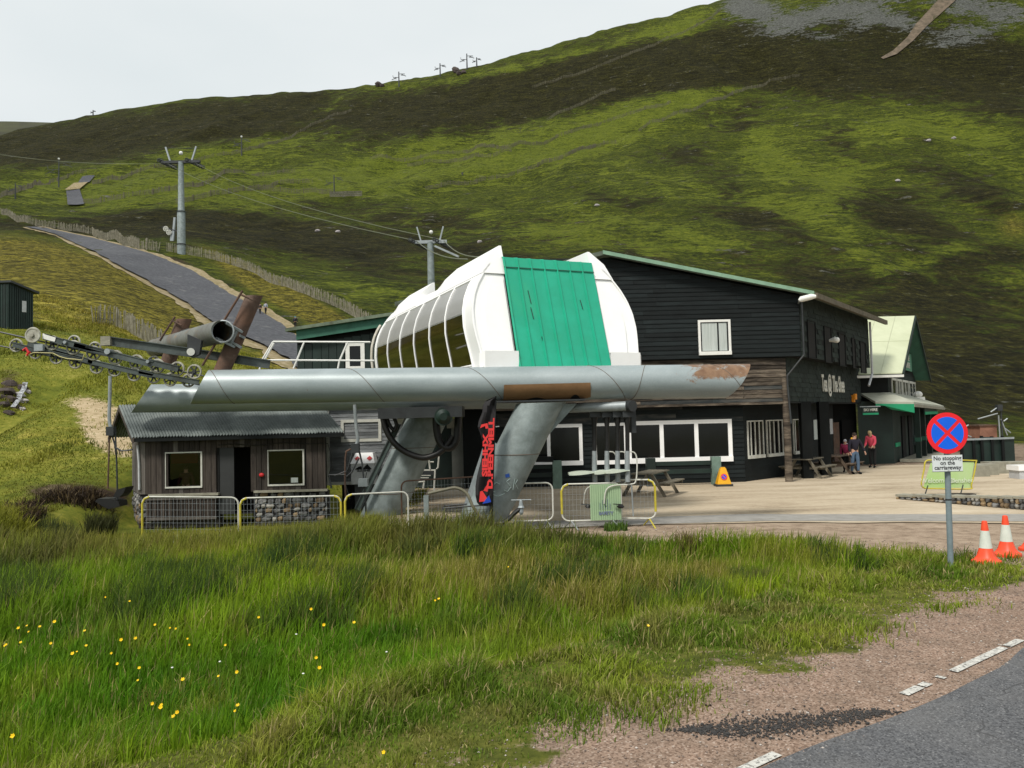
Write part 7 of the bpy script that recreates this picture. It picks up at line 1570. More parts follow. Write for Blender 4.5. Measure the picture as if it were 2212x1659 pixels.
# pale boulders scattered over the hill: sheep-sized stones
for i, (u, v) in enumerate(((730, 502), (686, 500), (1036, 524), (1290, 445), (2006, 305), (1940, 392), (2060, 300))):
    h_ = hit(u, v, 60); o = MB(); r = h_.y * .0025; o.blob((h_.x, h_.y, h_.z + r * .4), (r * 1.4, r, r * .8), 7, 5, .2, i); tag(o.build('hill_stone', rk_p), 'small pale stone lying far up on the hillside', 'stone', 'pale stones far up the hillside')
for i, (u, v, r) in enumerate(((985, 150, 2.6), (992, 156, 2.0), (1002, 153, 1.8), (818, 181, 2.4), (826, 182, 1.8))):
    a = hit(u, v + 6, 300); o = MB(); o.blob((a.x, a.y, a.z + r * .6), (r * 1.2, r, r), 7, 5, .25, i + 40); tag(o.build('outcrop', rk_d), ('left', 'middle', 'right', 'left', 'right')[i] + (' rock of the grey outcrop between the second and third skyline pylons' if i < 3 else ' rock of the low outcrop just left of the first skyline pylon'), 'outcrop', 'rock outcrops on the skyline')
# ================================================================ people
def skinmesh(name, V, E, R, m, parent, sub=1, root=0):
    me = bpy.data.meshes.new(name); me.from_pydata(V, E, []); ob = bpy.data.objects.new('tmp', me); COL.objects.link(ob)
    md = ob.modifiers.new('s', 'SKIN'); md.use_smooth_shade = True
    for i, r in enumerate(R):
        sv = me.skin_vertices[0].data[i]; sv.radius = (r, r) if not isinstance(r, tuple) else r; sv.use_root = (i == root)
    ob.modifiers.new('u', 'SUBSURF').levels = sub
    dg = bpy.context.evaluated_depsgraph_get(); m2 = bpy.data.meshes.new_from_object(ob.evaluated_get(dg)); bpy.data.objects.remove(ob)
    m2.materials.clear(); m2.materials.append(m); m2.polygons.foreach_set('use_smooth', [True] * len(m2.polygons))
    o = bpy.data.objects.new(name, m2); COL.objects.link(o); o.parent = parent; LOC[o.name] = Vector(); return o
skin_m = pm('skin', (.52, .30, .21), (.46, .26, .18), 8, .6)
def cloth(n, c): return pm(n, c, tuple(x * .7 for x in c), 5, .85, .4, 14)
def person(label, loc, rotz, H, jacket, trousers, hair, shoes=(.02, .02, .02), lean=0.0, stride=.10, arms=((.10, .02), (.10, .02)), hood=None, hairlen=0, bag=None, group=None, turn=0.0, fingers=True):
    """local frame: facing -Y, z up, scaled to height H; arms = (out, forward) of each hand"""
    t = thing('person', label, 'person', tuple(loc), rotz, group); LOC[t.name] = Vector(); k = H / 1.75
    v3 = lambda x, y, z: (x * k, y * k, z * k)
    L = lambda z: -lean * max(0, z - .95)                     # forward lean
    pel = v3(0, 0, .95); spi = v3(0, L(1.15), 1.15); che = v3(0, L(1.32), 1.33); nek = v3(0, L(1.48), 1.47); hd1 = v3(turn * .02, L(1.55) - .02 - lean * .08, 1.56); hd2 = v3(turn * .02, L(1.68) - .015 - lean * .12, 1.665)
    body_V = [pel, spi, che, nek, hd1, hd2]; body_E = [(0, 1), (1, 2), (2, 3), (3, 4), (4, 5)]; body_R = [.115 * k, .105 * k, .125 * k, .055 * k, .082 * k, .085 * k]
    limbs = {}
    for s_ in (-1, 1):
        st = stride * s_; b0 = len(body_V)
        body_V += [v3(.10 * s_, 0, .90), v3(.11 * s_, -st * .5 - .02, .49), v3(.115 * s_, -st + .02, .10), v3(.125 * s_, -st - .05, .05), v3(.135 * s_, -st - .16, .035)]
        body_E += [(0, b0), (b0, b0 + 1), (b0 + 1, b0 + 2), (b0 + 2, b0 + 3), (b0 + 3, b0 + 4)]; body_R += [.085 * k, .058 * k, .040 * k, .042 * k, .035 * k]
        limbs['l%d' % s_] = body_V[b0:b0 + 5]
        ou, fw = arms[0 if s_ < 0 else 1]; b1_ = len(body_V)
        sh = v3(.19 * s_, L(1.42), 1.42); el = v3((.19 + ou * .6 + .03) * s_, L(1.2) - fw * .35 + .02, 1.13 + fw * .05); wr = v3((.19 + ou) * s_ , L(1.1) - fw, .90 + fw * .42); ha = v3((.19 + ou) * s_ - .0, L(1.1) - fw - .03 - fw * .1, .83 + fw * .45)
        body_V += [sh, el, wr, ha]; body_E += [(2, b1_), (b1_, b1_ + 1), (b1_ + 1, b1_ + 2), (b1_ + 2, b1_ + 3)]; body_R += [.055 * k, .042 * k, .028 * k, (.038 * k, .020 * k)]
        limbs['a%d' % s_] = body_V[b1_:b1_ + 4]
    bo = skinmesh('body', body_V, body_E, body_R, skin_m, t)
    if fingers:                                               # five short bent fingers, rooted in each palm
        bm = bmesh.new(); bm.from_mesh(bo.data)
        f = MB()
        for s_ in (-1, 1):
            ha = Vector(limbs['a%d' % s_][3]); wr = Vector(limbs['a%d' % s_][2]); d = (ha - wr).normalized()
            for j, ln in enumerate((.062, .072, .068, .055)):
                o0 = ha + Vector((0, (j - 1.5) * .019 * k, 0)); f.tube([o0, o0 + d * ln * k * .55 + Vector((-.004 * s_, 0, 0)), o0 + d * ln * k + Vector((-.016 * s_, 0, 0))], [.0088 * k, .008 * k, .006 * k], 5)
            o0 = wr.lerp(ha, .5) + Vector((0, -.028 * k, 0)); f.tube([o0, o0 + d * .03 * k + Vector((-.004, -.02 * k, 0)), o0 + d * .055 * k + Vector((-.008 * s_, -.022 * k, 0))], [.010 * k, .009 * k, .007 * k], 5)
        # nose, ears
        hc = (Vector(hd1) + Vector(hd2)) / 2; f.blob(hc + Vector((0, -.092 * k, -.01 * k)), (.014 * k, .02 * k, .022 * k), 6, 5); [f.blob(hc + Vector((s_ * .082 * k, 0, -.01 * k)), (.01 * k, .02 * k, .03 * k), 6, 5) for s_ in (-1, 1)]
        vs = [bm.verts.new(p) for p in f.v]
        for q in f.f:
            try: bm.faces.new([vs[i] for i in q])
            except Exception: pass
        bm.to_mesh(bo.data); bm.free()
    # eyes and mouth
    hc = (Vector(hd1) + Vector(hd2)) / 2; e = MB(); [e.blob(hc + Vector((s_ * .030 * k, -.083 * k, .012 * k)), .009 * k, 6, 4) for s_ in (-1, 1)]; e.build('eyes', M['black'], t)
    e = MB(); e.box(hc.x - .022 * k, hc.x + .022 * k, hc.y - .090 * k, hc.y - .08 * k, hc.z - .050 * k, hc.z - .043 * k); e.build('mouth', pm('lips', (.35, .10, .09), None, 5, .6), t)
    # trousers
    l0, l1 = limbs['l-1'], limbs['l1']
    V = [pel, v3(0, L(1.06), 1.04)] + [l0[0], l0[1], (l0[2][0], l0[2][1], l0[2][2] + .0)] + [l1[0], l1[1], l1[2]]
    skinmesh('trousers', V, [(0, 1), (0, 2), (2, 3), (3, 4), (0, 5), (5, 6), (6, 7)], [.135 * k, .125 * k, .105 * k, .076 * k, .060 * k, .105 * k, .076 * k, .060 * k], trousers, t)
    a0, a1 = limbs['a-1'], limbs['a1']
    V = [v3(0, L(1.0), .93), spi, che, v3(0, L(1.44), 1.44)] + [a0[0], a0[1], a0[2], a1[0], a1[1], a1[2]]
    skinmesh('jacket', V, [(0, 1), (1, 2), (2, 3), (2, 4), (4, 5), (5, 6), (2, 7), (7, 8), (8, 9)], [(.165 * k, .15 * k), (.15 * k, .14 * k), (.17 * k, .155 * k), .085 * k, .085 * k, .066 * k, .05 * k, .085 * k, .066 * k, .05 * k], jacket, t)
    for s_ in (-1, 1):
        q = limbs['l%d' % s_]; skinmesh('shoe', [q[2], q[3], q[4]], [(0, 1), (1, 2)], [.055 * k, .055 * k, .042 * k], shoes if not isinstance(shoes, tuple) else M['black'], t)
    h = MB(); 
    if hairlen >= 0:
        h.blob(hc + Vector((0, .018 * k, .022 * k)), (.093 * k, .098 * k, .105 * k), 12, 9, .05, 3)
        if hairlen: h.blob(hc + Vector((0, .05 * k, -.07 * k)), (.085 * k, .06 * k, .11 * k), 10, 7, .08, 5)
        hb_ = h.build('hair', hair, t, smooth=True)
    if hood is not None:
        o = MB(); o.blob(v3(0, L(1.45) + .07, 1.46), (.13 * k, .09 * k, .085 * k), 12, 8, .06, 2); o.build('hood', hood, t, smooth=True)
    if bag is not None:
        o = MB(); o.blob(v3(0, L(1.25) + .20, 1.22), (.15 * k, .10 * k, .24 * k), 10, 8, .04, 2); o.build('rucksack', bag, t, smooth=True)
    return t
j_navy = cloth('navy_jacket', (.014, .012, .024)); j_pink = cloth('pink_jacket', (.72, .08, .13)); j_mag = cloth('magenta_jacket', (.26, .02, .07)); jeans = cloth('blue_jeans', (.085, .14, .22)); blk = cloth('black_trousers', (.010, .010, .011))
hair_b = cloth('fair_hair', (.46, .34, .17)); hair_d = cloth('dark_hair', (.035, .022, .014)); yel = cloth('yellow_hood', (.70, .36, .01)); greyc = cloth('grey_hood', (.40, .40, .42))
def GP(u, v):
    d = ray(u, v); t_ = -(CAMH - .025) / d.z; p = Vector((0, 0, CAMH)) + d * t_; return (p.x, p.y, .022)
person('standing person in a dark jacket and pale jeans with a yellow hood, facing the camera', GP(1848, 1024), .25, 1.72, j_navy, jeans, hair_d, arms=((.06, .04), (.26, .06)), hood=yel, hairlen=0, stride=.06, lean=.04)
person('person in a bright pink jacket and black trousers looking down, right of the others', GP(1886, 1010), -.9, 1.70, j_pink, blk, hair_b, arms=((.0, .28), (.0, .30)), hairlen=1, lean=.22, hood=j_pink, stride=.04)
person('shorter person in a magenta jacket half hidden behind the dark jacketed one', GP(1829, 1020), -.6, 1.42, j_mag, blk, greyc, arms=((.04, .05), (.0, .2)), hood=greyc, hairlen=0, lean=.10, stride=.05)
h1 = hit(574, 682, 40); s_ = h1.y / F
person('distant walker in a pale grey top and dark trousers on the track', h1 + Vector((0, 0, .18)), 2.9, 27 * s_, cloth('grey_top', (.34, .37, .42)), blk, hair_d, fingers=False, hairlen=0, group='walkers on the track', stride=.16)
h2 = hit(562, 683, 40)
person('distant walker in dark clothes beside the rusty stub post', h2 + Vector((0, 0, .18)), 2.9, 25 * h2.y / F, cloth('dark_top', (.03, .02, .02)), blk, hair_d, fingers=False, hairlen=0, group='walkers on the track', stride=.16)
h3 = hit(638, 714, 40)
person('distant walker in navy with a rucksack above the kiosk roof', h3 + Vector((0, 0, .18)), 3.1, 28 * h3.y / F, j_navy, blk, cloth('teal_hat', (.03, .30, .36)), bag=cloth('navy_rucksack', (.02, .02, .035)), fingers=False, hairlen=0, group='walkers on the track', stride=.16)
# someone sitting inside the hut
pp = W(402, 1030, 23.5); person('seated figure in dark clothes behind the left hut window', (pp.x, pp.y, .12), .1, 1.36, cloth('dark_red_top', (.06, .012, .014)), blk, hair_d, fingers=False, hairlen=0, stride=.1)
o = MB(); a = W(398, 985, 24.0); o.box(a.x - .4, a.x + .4, 24.0, 24.04, a.z - .22, a.z + .22); tag(o.build('wall_board', pm('red_board', (.30, .03, .02), None, 3, .7)), 'red board on the inside wall of the hut behind the left window', 'board')
# ================================================================ grass
def blades(name, N, samp, hfun, cfun, wk=1.0, seed=1, kind='stuff', lean=.35, mat_=None):
    r = np.random.default_rng(seed); x, y = samp(r, N); z = hz(x, y); h, w = hfun(x, y, r); keep = h > .015
    x, y, z, h, w = x[keep], y[keep], z[keep], h[keep], w[keep]; n = len(x)
    a = r.uniform(0, 2 * PI, n); la = r.uniform(0, 2 * PI, n); lm = np.abs(r.normal(0, lean, n)) * h
    wind = .10 * h
    dx, dy = np.cos(a) * w, np.sin(a) * w * .5; tx, ty = np.cos(la) * lm + wind, np.sin(la) * lm
    B = np.stack([x, y, z - .02], -1); e = np.stack([dx, dy, np.zeros(n)], -1)
    Mid = B + np.stack([tx * .35, ty * .35, h * .58], -1); T = B + np.stack([tx, ty, h * (1 - .25 * (lm / np.maximum(h, .01)))], -1)
    V = np.stack([B - e, B + e, Mid + e * .75, Mid - e * .75, T], 1).reshape(-1, 3).astype(np.float32)
    k = np.arange(n, dtype=np.int32)[:, None] * 5
    li = np.concatenate([k + np.array([0, 1, 2, 3]), k + np.array([3, 2, 4])], 1).ravel().astype(np.int32)
    me = bpy.data.meshes.new(name); me.vertices.add(len(V)); me.vertices.foreach_set('co', V.ravel()); me.loops.add(len(li)); me.loops.foreach_set('vertex_index', li)
    st = (np.arange(n, dtype=np.int32)[:, None] * 7 + np.array([0, 4], dtype=np.int32)).ravel(); tot = np.tile(np.array([4, 3], dtype=np.int32), n)
    me.polygons.add(2 * n); me.polygons.foreach_set('loop_start', st); me.polygons.foreach_set('loop_total', tot); me.update()
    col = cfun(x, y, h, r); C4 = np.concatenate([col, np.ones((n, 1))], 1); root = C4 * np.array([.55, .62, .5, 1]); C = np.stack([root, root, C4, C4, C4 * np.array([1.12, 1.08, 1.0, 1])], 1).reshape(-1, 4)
    at = me.color_attributes.new('tint', 'FLOAT_COLOR', 'POINT'); at.data.foreach_set('color', C.astype(np.float32).ravel())
    me.materials.append(mat_ or grass_mat); o = bpy.data.objects.new(name, me); COL.objects.link(o); tag(o, kind=kind); return o
grass_mat, nt, b = newmat('grass_blades'); ac = nt.nodes.new('ShaderNodeAttribute'); ac.attribute_name = 'tint'; nt.links.new(ac.outputs['Color'], b.inputs['Base Color']); b.inputs['Roughness'].default_value = .6; b.inputs['Specular IOR Level'].default_value = .15
tr2 = nt.nodes.new('ShaderNodeBsdfTranslucent'); nt.links.new(ac.outputs['Color'], tr2.inputs['Color']); ms = nt.nodes.new('ShaderNodeMixShader'); ms.inputs[0].default_value = .30; nt.links.new(b.outputs[0], ms.inputs[1]); nt.links.new(tr2.outputs[0], ms.inputs[2]); nt.links.new(ms.outputs[0], nt.nodes['Material Output'].inputs['Surface'])
def fan(y0, y1, m, p=1.0):
    def f(r, N):
        y = y0 + (y1 - y0) * r.random(N) ** p; x = (r.random(N) * 2 - 1) * (y * .72 + m); return x, y
    return f
def tallness(x, y):
    d = road_d(x, y); le = y - lot_edge(x)
    t = sstep(-2.9, -4.2, d + .8 * (fbm(x * .8, y * .8, 3, 61) - .5)) * sstep(.3, -.9, le + .8 * (fbm(x * .7, y * .7, 3, 67) - .5))
    return t
PATCH = lambda x, y: fbm(x * .45, y * .45, 4, 71)
U1 = lambda x, y: px(x, y, np.zeros_like(x))
def mixp(a, b_, t): return np.array(a)[None, :] * (1 - t[:, None]) + np.array(b_)[None, :] * t[:, None]
def col_meadow(x, y, h, r):
    n = len(x); p = PATCH(x, y); q = fbm(x * 1.8, y * 1.8, 3, 77); u, v = U1(x, y)
    lush = np.clip(blobs(u, v, [(200, 1420, 420, 120, 0, .5), (700, 1450, 320, 90, 10, .7), (900, 1400, 200, 60, 10, .7), (60, 1250, 200, 60, 0, .6), (500, 1300, 260, 50, 0, .4), (350, 1560, 400, 60, 0, .3)]), 0, 1)
    dry = np.clip(blobs(u, v, [(1150, 1230, 300, 60, 0, .8), (850, 1230, 260, 60, 0, .5), (1500, 1230, 300, 40, 4, .8), (300, 1200, 300, 30, 0, .5), (200, 1300, 160, 40, 0, .4), (1300, 1330, 260, 40, 0, .3)]), 0, 1)
    c = mixp((.085, .175, .007), (.225, .300, .015), np.clip((p - .3) * 2.4 + (q - .5) * 1.2, 0, 1))
    c = c * (1 - .5 * lush[:, None]) + np.array([.085, .27, .008])[None, :] * .5 * lush[:, None] + 0
    k = np.clip(dry * .75 + (q - .55) * 1.4, 0, .85); c = c * (1 - k[:, None]) + np.array([.165, .150, .032])[None, :] * k[:, None]
    rr = r.random(n)
    s = rr < .05 + .16 * dry; c[s] = np.array([.34, .29, .11]) * r.uniform(.7, 1.2, s.sum())[:, None]
    ru = RUSH(x, y) * (r.random(n) < .75); c = c * (1 - ru[:, None]) + np.array([.060, .095, .020])[None] * ru[:, None]
    hol_shade = sstep(.50, .38, fbm(x * .55, y * .75, 3, 231)) * .5 + .45 * np.exp(-((road_d(x, y) + 4.3) / .55) ** 2) * sstep(11.5, 10, y); c = c * (1 - hol_shade[:, None] * np.array([.65, .45, .5])[None])  # hollows and ditch: shade put into blade colour, ditch grass also deeper green
    gr = sstep(15.3, 16.8, y) * .6; c = c * (1 - gr[:, None]) + np.array([.15, .135, .04])[None] * gr[:, None]
    s = (rr > .93); c[s] *= .6
    return c * r.uniform(.75, 1.35, n)[:, None]
RUSH = lambda x, y: sstep(.56, .64, fbm(x * 1.1, y * 1.1, 3, 201)) * sstep(9.5, 12.5, y)
def h_meadow(x, y, r):
    t = tallness(x, y); n = len(x); p = PATCH(x, y); u, v = U1(x, y)
    h = (.30 + .42 * sstep(8.5, 15, y) * sstep(.3, .62, p) + .16 * sstep(.45, .7, p)) * t
    h = h * (1 - .25 * sstep(-5, -9, x)) * (1 + .35 * RUSH(x, y)) * (.8 + .4 * fbm(x * 2.2, y * 2.2, 2, 211))
    h = h * np.where(r.random(n) < .06, 1.45, 1) * r.uniform(.55, 1.15, n)
    keep = r.random(n) < .15 + .85 * t; h = np.where(keep & (t > .06), h, 0)
    h = np.minimum(h, .80 - .22 * sstep(1.5, 4, x))
    hm_ = (x > -11.2) & (x < -4.2) & (y > 20.5); h = np.where(hm_, 0, h)
    return h, .0032 + .00062 * y * r.uniform(.7, 1.3, n)
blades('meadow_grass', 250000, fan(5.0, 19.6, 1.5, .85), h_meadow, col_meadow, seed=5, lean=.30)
# short verge turf between the meadow and the gravel
def h_verge(x, y, r):
    d = road_d(x, y); le = y - lot_edge(x); n = len(x); e = d + 1.1 * (fbm(x * 1.3, y * 1.3, 3, 81) - .5)
    k = sstep(-.75, -1.7, e) * (1 - .0 * tallness(x, y)) * sstep(.9, -.1, le); p = fbm(x * 1.1, y * 1.1, 3, 85)
    h = (.055 + .10 * sstep(.4, .7, p) + .14 * sstep(-2.2, -3.2, d) * sstep(.35, .65, p)) * r.uniform(.5, 1.3, n)
    keep = r.random(n) < k * (.22 + .78 * sstep(-.9, -2.0, e)) * np.clip(.35 + 1.9 * p - .35, .2, 1); h = np.where(keep, h, 0); h = np.where(d < -6.2, 0, h)
    return h, .0028 + .00055 * y * r.uniform(.7, 1.3, n)
def col_verge(x, y, h, r):
    n = len(x); p = fbm(x * .9, y * .9, 4, 91); q = fbm(x * 2.6, y * 2.6, 3, 93)
    c = mixp((.095, .165, .014), (.22, .275, .026), np.clip((p - .3) * 2.4, 0, 1)); k = np.clip((q - .50) * 2.4, 0, .55); c = c * (1 - k[:, None]) + np.array([.24, .20, .06])[None, :] * k[:, None]
    rr = r.random(n); s = rr < .10; c[s] = np.array([.36, .30, .14]); return c * r.uniform(.6, 1.35, n)[:, None]
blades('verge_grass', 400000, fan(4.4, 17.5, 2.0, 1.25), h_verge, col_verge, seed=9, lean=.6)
# rough grass on the slope behind and left, thinning with distance
def samp_slope(r, N):
    y = 18.5 * (64 / 18.5) ** (r.random(N) ** 1.1); x = -(y * (.06 + .70 * r.random(N))) - 1.5; return x, y
def h_slope(x, y, r):
    n = len(x); p = fbm(x * .5, y * .5, 3, 101); u, v = px(x, y, hz(x, y)); bare = np.clip(blobs(u, v, BARE), 0, 1); gully = np.exp(-((x - (-20.6 + (y - 30) * -.10)) / .8) ** 2) * (y > 28.5) * (y < 33.5)
    h = (.07 + .16 * sstep(.45, .7, p)) * r.uniform(.5, 1.3, n) * (1 - .0 * bare); h = np.where((r.random(n) < bare * .9 + gully), 0, h)
    h = np.where((x > -12.6) & (x < -4.0) & (y > 19.5) & (y < 26.5), 0, h); h = np.where((x > -7.5) & (y < 32), h * .8, h)
    tr = (u > 280) & (v > 545) & (v < 840) & (u > 300 + (v - 600) * 1.5) & (y > 55); h = np.where(tr, 0, h)
    low = sstep(22.5, 20.0, y) * .32 * sstep(-6, -9, x) * r.uniform(.6, 1.2, n); h = np.where(h > 0, h + low, h)
    return h, .0035 + .00042 * y * r.uniform(.7, 1.4, n)
def col_slope(x, y, h, r):
    n = len(x); p = fbm(x * .35, y * .35, 4, 105); q = fbm(x * 1.4, y * 1.4, 3, 107); u, v = px(x, y, hz(x, y)); ye = np.clip(blobs(u, v, YELLOW), 0, 1)
    c = mixp((.085, .105, .010), (.21, .215, .022), np.clip((p - .3) * 2.4, 0, 1)); k = np.clip(ye * .6 + (q - .52) * 1.4, 0, .85); c = c * (1 - k[:, None]) + np.array([.25, .20, .035])[None, :] * k[:, None]
    bk = np.clip(blobs(u, v, BROWNB), 0, 1) * .8; c = c * (1 - bk[:, None]) + np.array([.05, .035, .02])[None, :] * bk[:, None]
    return c * r.uniform(.6, 1.4, n)[:, None]
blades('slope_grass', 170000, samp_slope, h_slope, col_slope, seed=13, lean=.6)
def samp_b(r, N):
    y = r.uniform(18.5, 23.5, N); x = -(y * (.42 + .30 * r.random(N))); return x, y
def h_b(x, y, r):
    u, v = px(x, y, hz(x, y)); k = blobs(u, v, [(190, 1075, 95, 26, -4, 1.2), (60, 1120, 60, 24, 0, .6), (350, 1105, 40, 16, 0, .5), (260, 1050, 60, 12, -8, .6)]) + .9 * (fbm(x * 1.1, y * 1.1, 3, 5) - .5)
    return np.where(r.random(len(x)) < (k - .35) * 2, r.uniform(.14, .48, len(x)), 0), np.full(len(x), .016)
blades('heather_scrub', 26000, samp_b, h_b, lambda x, y, h, r: np.where((r.random(len(x)) < .3)[:, None], np.array([.12, .085, .04])[None], np.array([.030, .020, .013])[None]) * r.uniform(.5, 1.5, len(x))[:, None], seed=17, lean=.8)
# rush clumps: dark upright tufts, each a plant
rush = pm('rush_green', (.050, .080, .018), (.028, .045, .012), 9, .7)
def clump(u, v, h, n, label, col_, spread=.5, name='rush_tuft', seed=1):
    d = ray(u, v); k_ = -(CAMH + .15) / d.z; p = Vector((0, 0, CAMH)) + d * k_; z = ground(p.x, p.y); r = np.random.default_rng(seed)
    def samp(rr, N): a = rr.uniform(0, 2 * PI, N); q = rr.random(N) ** .6 * spread * .35; return p.x + np.cos(a) * q, p.y + np.sin(a) * q
    o = blades(name, n, samp, lambda x, y, rr: (h * rr.uniform(.55, 1.1, len(x)), np.full(len(x), .004 + .0004 * p.y)), lambda x, y, hh, rr: np.array(col_)[None, :] * rr.uniform(.5, 1.5, len(x))[:, None], seed=seed, lean=.32, kind='')
    off = Vector((p.x, p.y, z)); me = o.data; co = np.empty(len(me.vertices) * 3, np.float32); me.vertices.foreach_get('co', co); co = co.reshape(-1, 3) - np.array(off, np.float32); me.vertices.foreach_set('co', co.ravel()); o.location = off; me.update()
    tag(o, label, 'plant', 'rush tufts in the rough grass')
    return o
for i, a in enumerate(((1648, 1262, .62, 420, 'big spiky rush tuft at the right end of the long grass', (.13, .125, .045), .7),
    (1575, 1270, .42, 200, 'low straw-coloured tuft left of the big rush tuft', (.22, .19, .08), .6),
    (215, 1150, .75, 500, 'dark brown-green rush tuft at the far left below the hut', (.045, .050, .018), 1.1),
    (120, 1170, .70, 450, 'dark rush tuft at the left edge of the meadow', (.04, .055, .018), 1.1),
    (640, 1260, .80, 420, 'tall dark green rush tuft in front of the hut', (.022, .055, .016), .7),
    (590, 1235, .75, 360, 'dark green rush tuft just left of the tallest one', (.026, .065, .018), .7),
    (1240, 1215, .65, 300, 'olive rush tuft right of the wire basket', (.08, .09, .025), .7),
    (1480, 1200, .50, 300, 'brownish rush tuft at the edge of the forecourt dirt', (.12, .10, .035), .7),
    (1330, 1160, .28, 160, 'low green tuft under the rightmost barrier', (.07, .13, .02), .8))): clump(*a, seed=100 + i)
# buttercups, photographed places
bc = [(10, 1395), (13, 1393), (40, 1357), (58, 1352), (86, 1354), (62, 1365), (118, 1343), (183, 1363), (186, 1395), (280, 1299), (228, 1290), (335, 1350), (367, 1357), (380, 1358), (262, 1382), (293, 1379), (405, 1380), (409, 1393), (487, 1394), (241, 1411), (166, 1408), (157, 1412), (254, 1434), (301, 1443), (298, 1470), (395, 1468), (472, 1461), (512, 1452), (683, 1421), (690, 1443), (347, 1528), (349, 1523), (375, 1548), (383, 1539), (514, 1524), (508, 1536), (675, 1502), (28, 1590), (940, 1297), (948, 1294), (672, 1316), (559, 1334), (765, 1345), (829, 1625), (330, 1520), (110, 1390), (45, 1388), (700, 1350), (1098, 1225), (1400, 1352)]
fm_y = pm('buttercup_petal', (.85, .58, .01), (.75, .48, .01), 8, .4); fm_s = pm('flower_stem', (.08, .14, .02), None, 4, .7)
pet = bpy.data.meshes.new('buttercup_flower'); b_ = MB()
for k in range(5):
    a = 2 * PI * k / 5; c_ = Vector((math.cos(a), math.sin(a), 0)); t = Vector((-math.sin(a), math.cos(a), 0)); b_.add([(0, 0, 0), c_ * .010 - t * .007 + Vector((0, 0, .004)), c_ * .016 + Vector((0, 0, .010)), c_ * .010 + t * .007 + Vector((0, 0, .004))], [(0, 1, 2, 3)])
pet.from_pydata([tuple(v) for v in b_.v], [], b_.f); pet.materials.append(fm_y)
rd = random.Random(21)
for i, (u, v) in enumerate(bc):
    d = ray(u, v); Y0 = 6.0
    zt_ = -.5 + .40; k_ = (zt_ - CAMH) / d.z; p = Vector((0, 0, CAMH)) + d * k_; zg = ground(p.x, p.y); hh = .46 + .14 * sstep(8, 13, p.y); zt_ = zg + hh; k_ = (zt_ - CAMH) / d.z; p = Vector((0, 0, CAMH)) + d * k_; zg = ground(p.x, p.y)
    t = thing('buttercup', 'small yellow buttercup among the meadow grass', 'flower', (p.x, p.y, zg), group='buttercups in the meadow')
    f = bpy.data.objects.new('petals', pet); COL.objects.link(f); f.parent = t; f.location = (0, 0, p.z - zg); s = rd.uniform(.6, 1.15) * (1 + .03 * p.y); f.scale = (s, s, s); f.rotation_euler = (rd.uniform(.5, 1.1), rd.uniform(-.3, .3), 0)
    st = MB(); st.tube([(p.x, p.y, zg), (p.x + .01, p.y, p.z)], .0018, 3); st.build('stem', fm_s, t)
for i, (u, v) in enumerate(((372, 1442), (475, 1429), (655, 1455), (960, 1437), (835, 1408), (640, 1370))):
    d = ray(u, v); k_ = (-.06 - CAMH) / d.z; p = Vector((0, 0, CAMH)) + d * k_; zg = ground(p.x, p.y); t = thing('white_flower', 'tiny white flower head among the meadow grass', 'flower', (p.x, p.y, zg), group='white flowers in the meadow')
    o = MB(); o.blob((p.x, p.y, p.z), (.014, .014, .008), 8, 4, .1, i); o.build('flower_head', M['white'], t); st = MB(); st.tube([(p.x, p.y, zg), (p.x, p.y, p.z)], .0018, 3); st.build('stem', fm_s, t)
# turned clods where the turf has torn
cl_m = pm('peat_clod', (.060, .035, .024), (.025, .016, .012), 14, .95, .8, 40, c3=(.12, .09, .06))
for i, (u, v, r, lab) in enumerate(((985, 1449, .13, 'torn brown turf clod at the edge of the ditch, lower one'), (960, 1455, .10, 'small torn turf clod left of the ditch clods'), (1040, 1422, .13, 'torn brown turf clod at the edge of the ditch, upper one'), (680, 1572, .09, 'torn turf clod low down in front of the ditch'), (1526, 1525, .04, 'small dark lump on the gravel edge'), (1612, 1359, .05, 'small dark lump on the short verge grass'))):
    d = ray(u, v); k_ = -(CAMH + (.04 if i < 4 else 0)) / d.z; p = Vector((0, 0, CAMH)) + d * k_; zg = ground(p.x, p.y); o = MB()
    for j in range(14 if i < 4 else 3): o.blob((p.x + rd.gauss(0, r * .9), p.y + rd.gauss(0, r * .5), zg + rd.uniform(0, r * .35)), (r * rd.uniform(.2, .45), r * rd.uniform(.2, .4), r * rd.uniform(.15, .3)), 6, 4, .3, j + 50 * i)
    tag(o.build('turf_clod', cl_m), lab, 'clod')
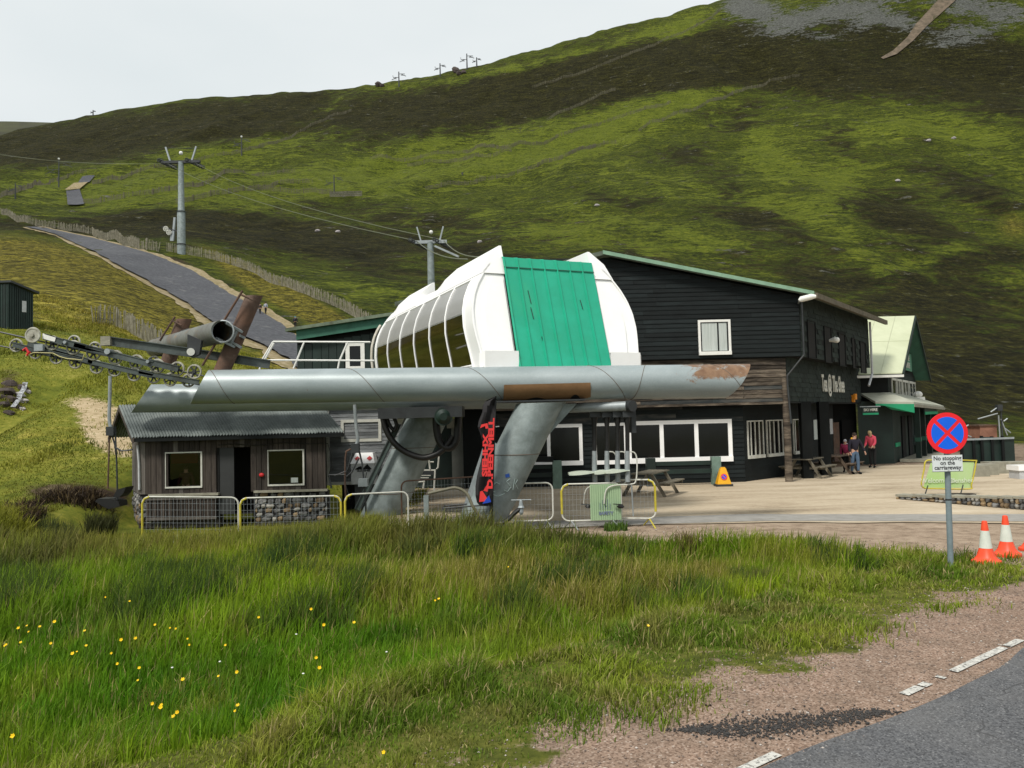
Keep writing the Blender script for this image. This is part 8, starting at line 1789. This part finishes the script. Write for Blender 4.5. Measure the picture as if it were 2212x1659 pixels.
# loose stones of the verge and forecourt edge
def pebbles(name, N, samp, rmin, rmax, m_, seed):
    r = np.random.default_rng(seed); x, y = samp(r, N); d = road_d(x, y); le = y - lot_edge(x); k = ((d > -1.9) & (d < .12)) | ((le > -.3) & (le < 2.4) & (x > -1)); k &= (r.random(len(x)) < .8); x, y = x[k], y[k]; z = hz(x, y); n = len(x)
    s = r.uniform(rmin, rmax, n) ** 1.0; s = s * (1 + .06 * y); base = np.array([[1, 0, 0], [0, 1, 0], [-1, 0, 0], [0, -1, 0], [0, 0, 1], [0, 0, -.6]]); a = r.uniform(0, 2 * PI, n)
    V = base[None] * s[:, None, None] * np.stack([r.uniform(.7, 1.4, n), r.uniform(.7, 1.2, n), r.uniform(.4, .8, n)], -1)[:, None, :]; ca, sa_ = np.cos(a)[:, None], np.sin(a)[:, None]
    Vx = V[..., 0] * ca - V[..., 1] * sa_; Vy = V[..., 0] * sa_ + V[..., 1] * ca; V = np.stack([Vx + x[:, None], Vy + y[:, None], V[..., 2] + z[:, None] + .004], -1).reshape(-1, 3).astype(np.float32)
    F_ = np.array([[0, 1, 4], [1, 2, 4], [2, 3, 4], [3, 0, 4], [1, 0, 5], [2, 1, 5], [3, 2, 5], [0, 3, 5]]); f = (np.arange(n)[:, None, None] * 6 + F_[None]).reshape(-1).astype(np.int32)
    me = bpy.data.meshes.new(name); me.vertices.add(len(V)); me.vertices.foreach_set('co', V.ravel()); me.loops.add(len(f)); me.loops.foreach_set('vertex_index', f); me.polygons.add(len(f) // 3); me.polygons.foreach_set('loop_start', np.arange(0, len(f), 3, dtype=np.int32)); me.polygons.foreach_set('loop_total', np.full(len(f) // 3, 3, dtype=np.int32)); me.update(); me.materials.append(m_)
    o = bpy.data.objects.new(name, me); COL.objects.link(o); tag(o, kind='stuff')
pb_m = pm('pebbles', (.30, .24, .20), (.17, .13, .11), 25, .85, c3=(.10, .08, .07)); pb_p = pm('pale_pebbles', (.50, .46, .42), (.36, .32, .28), 25, .85)
pebbles('gravel', 30000, fan(4.5, 19.5, 3.0, 1.0), .004, .010, pb_m, 31); pebbles('pale_gravel', 3500, fan(4.5, 19.5, 3.0, 1.0), .005, .013, pb_p, 33)
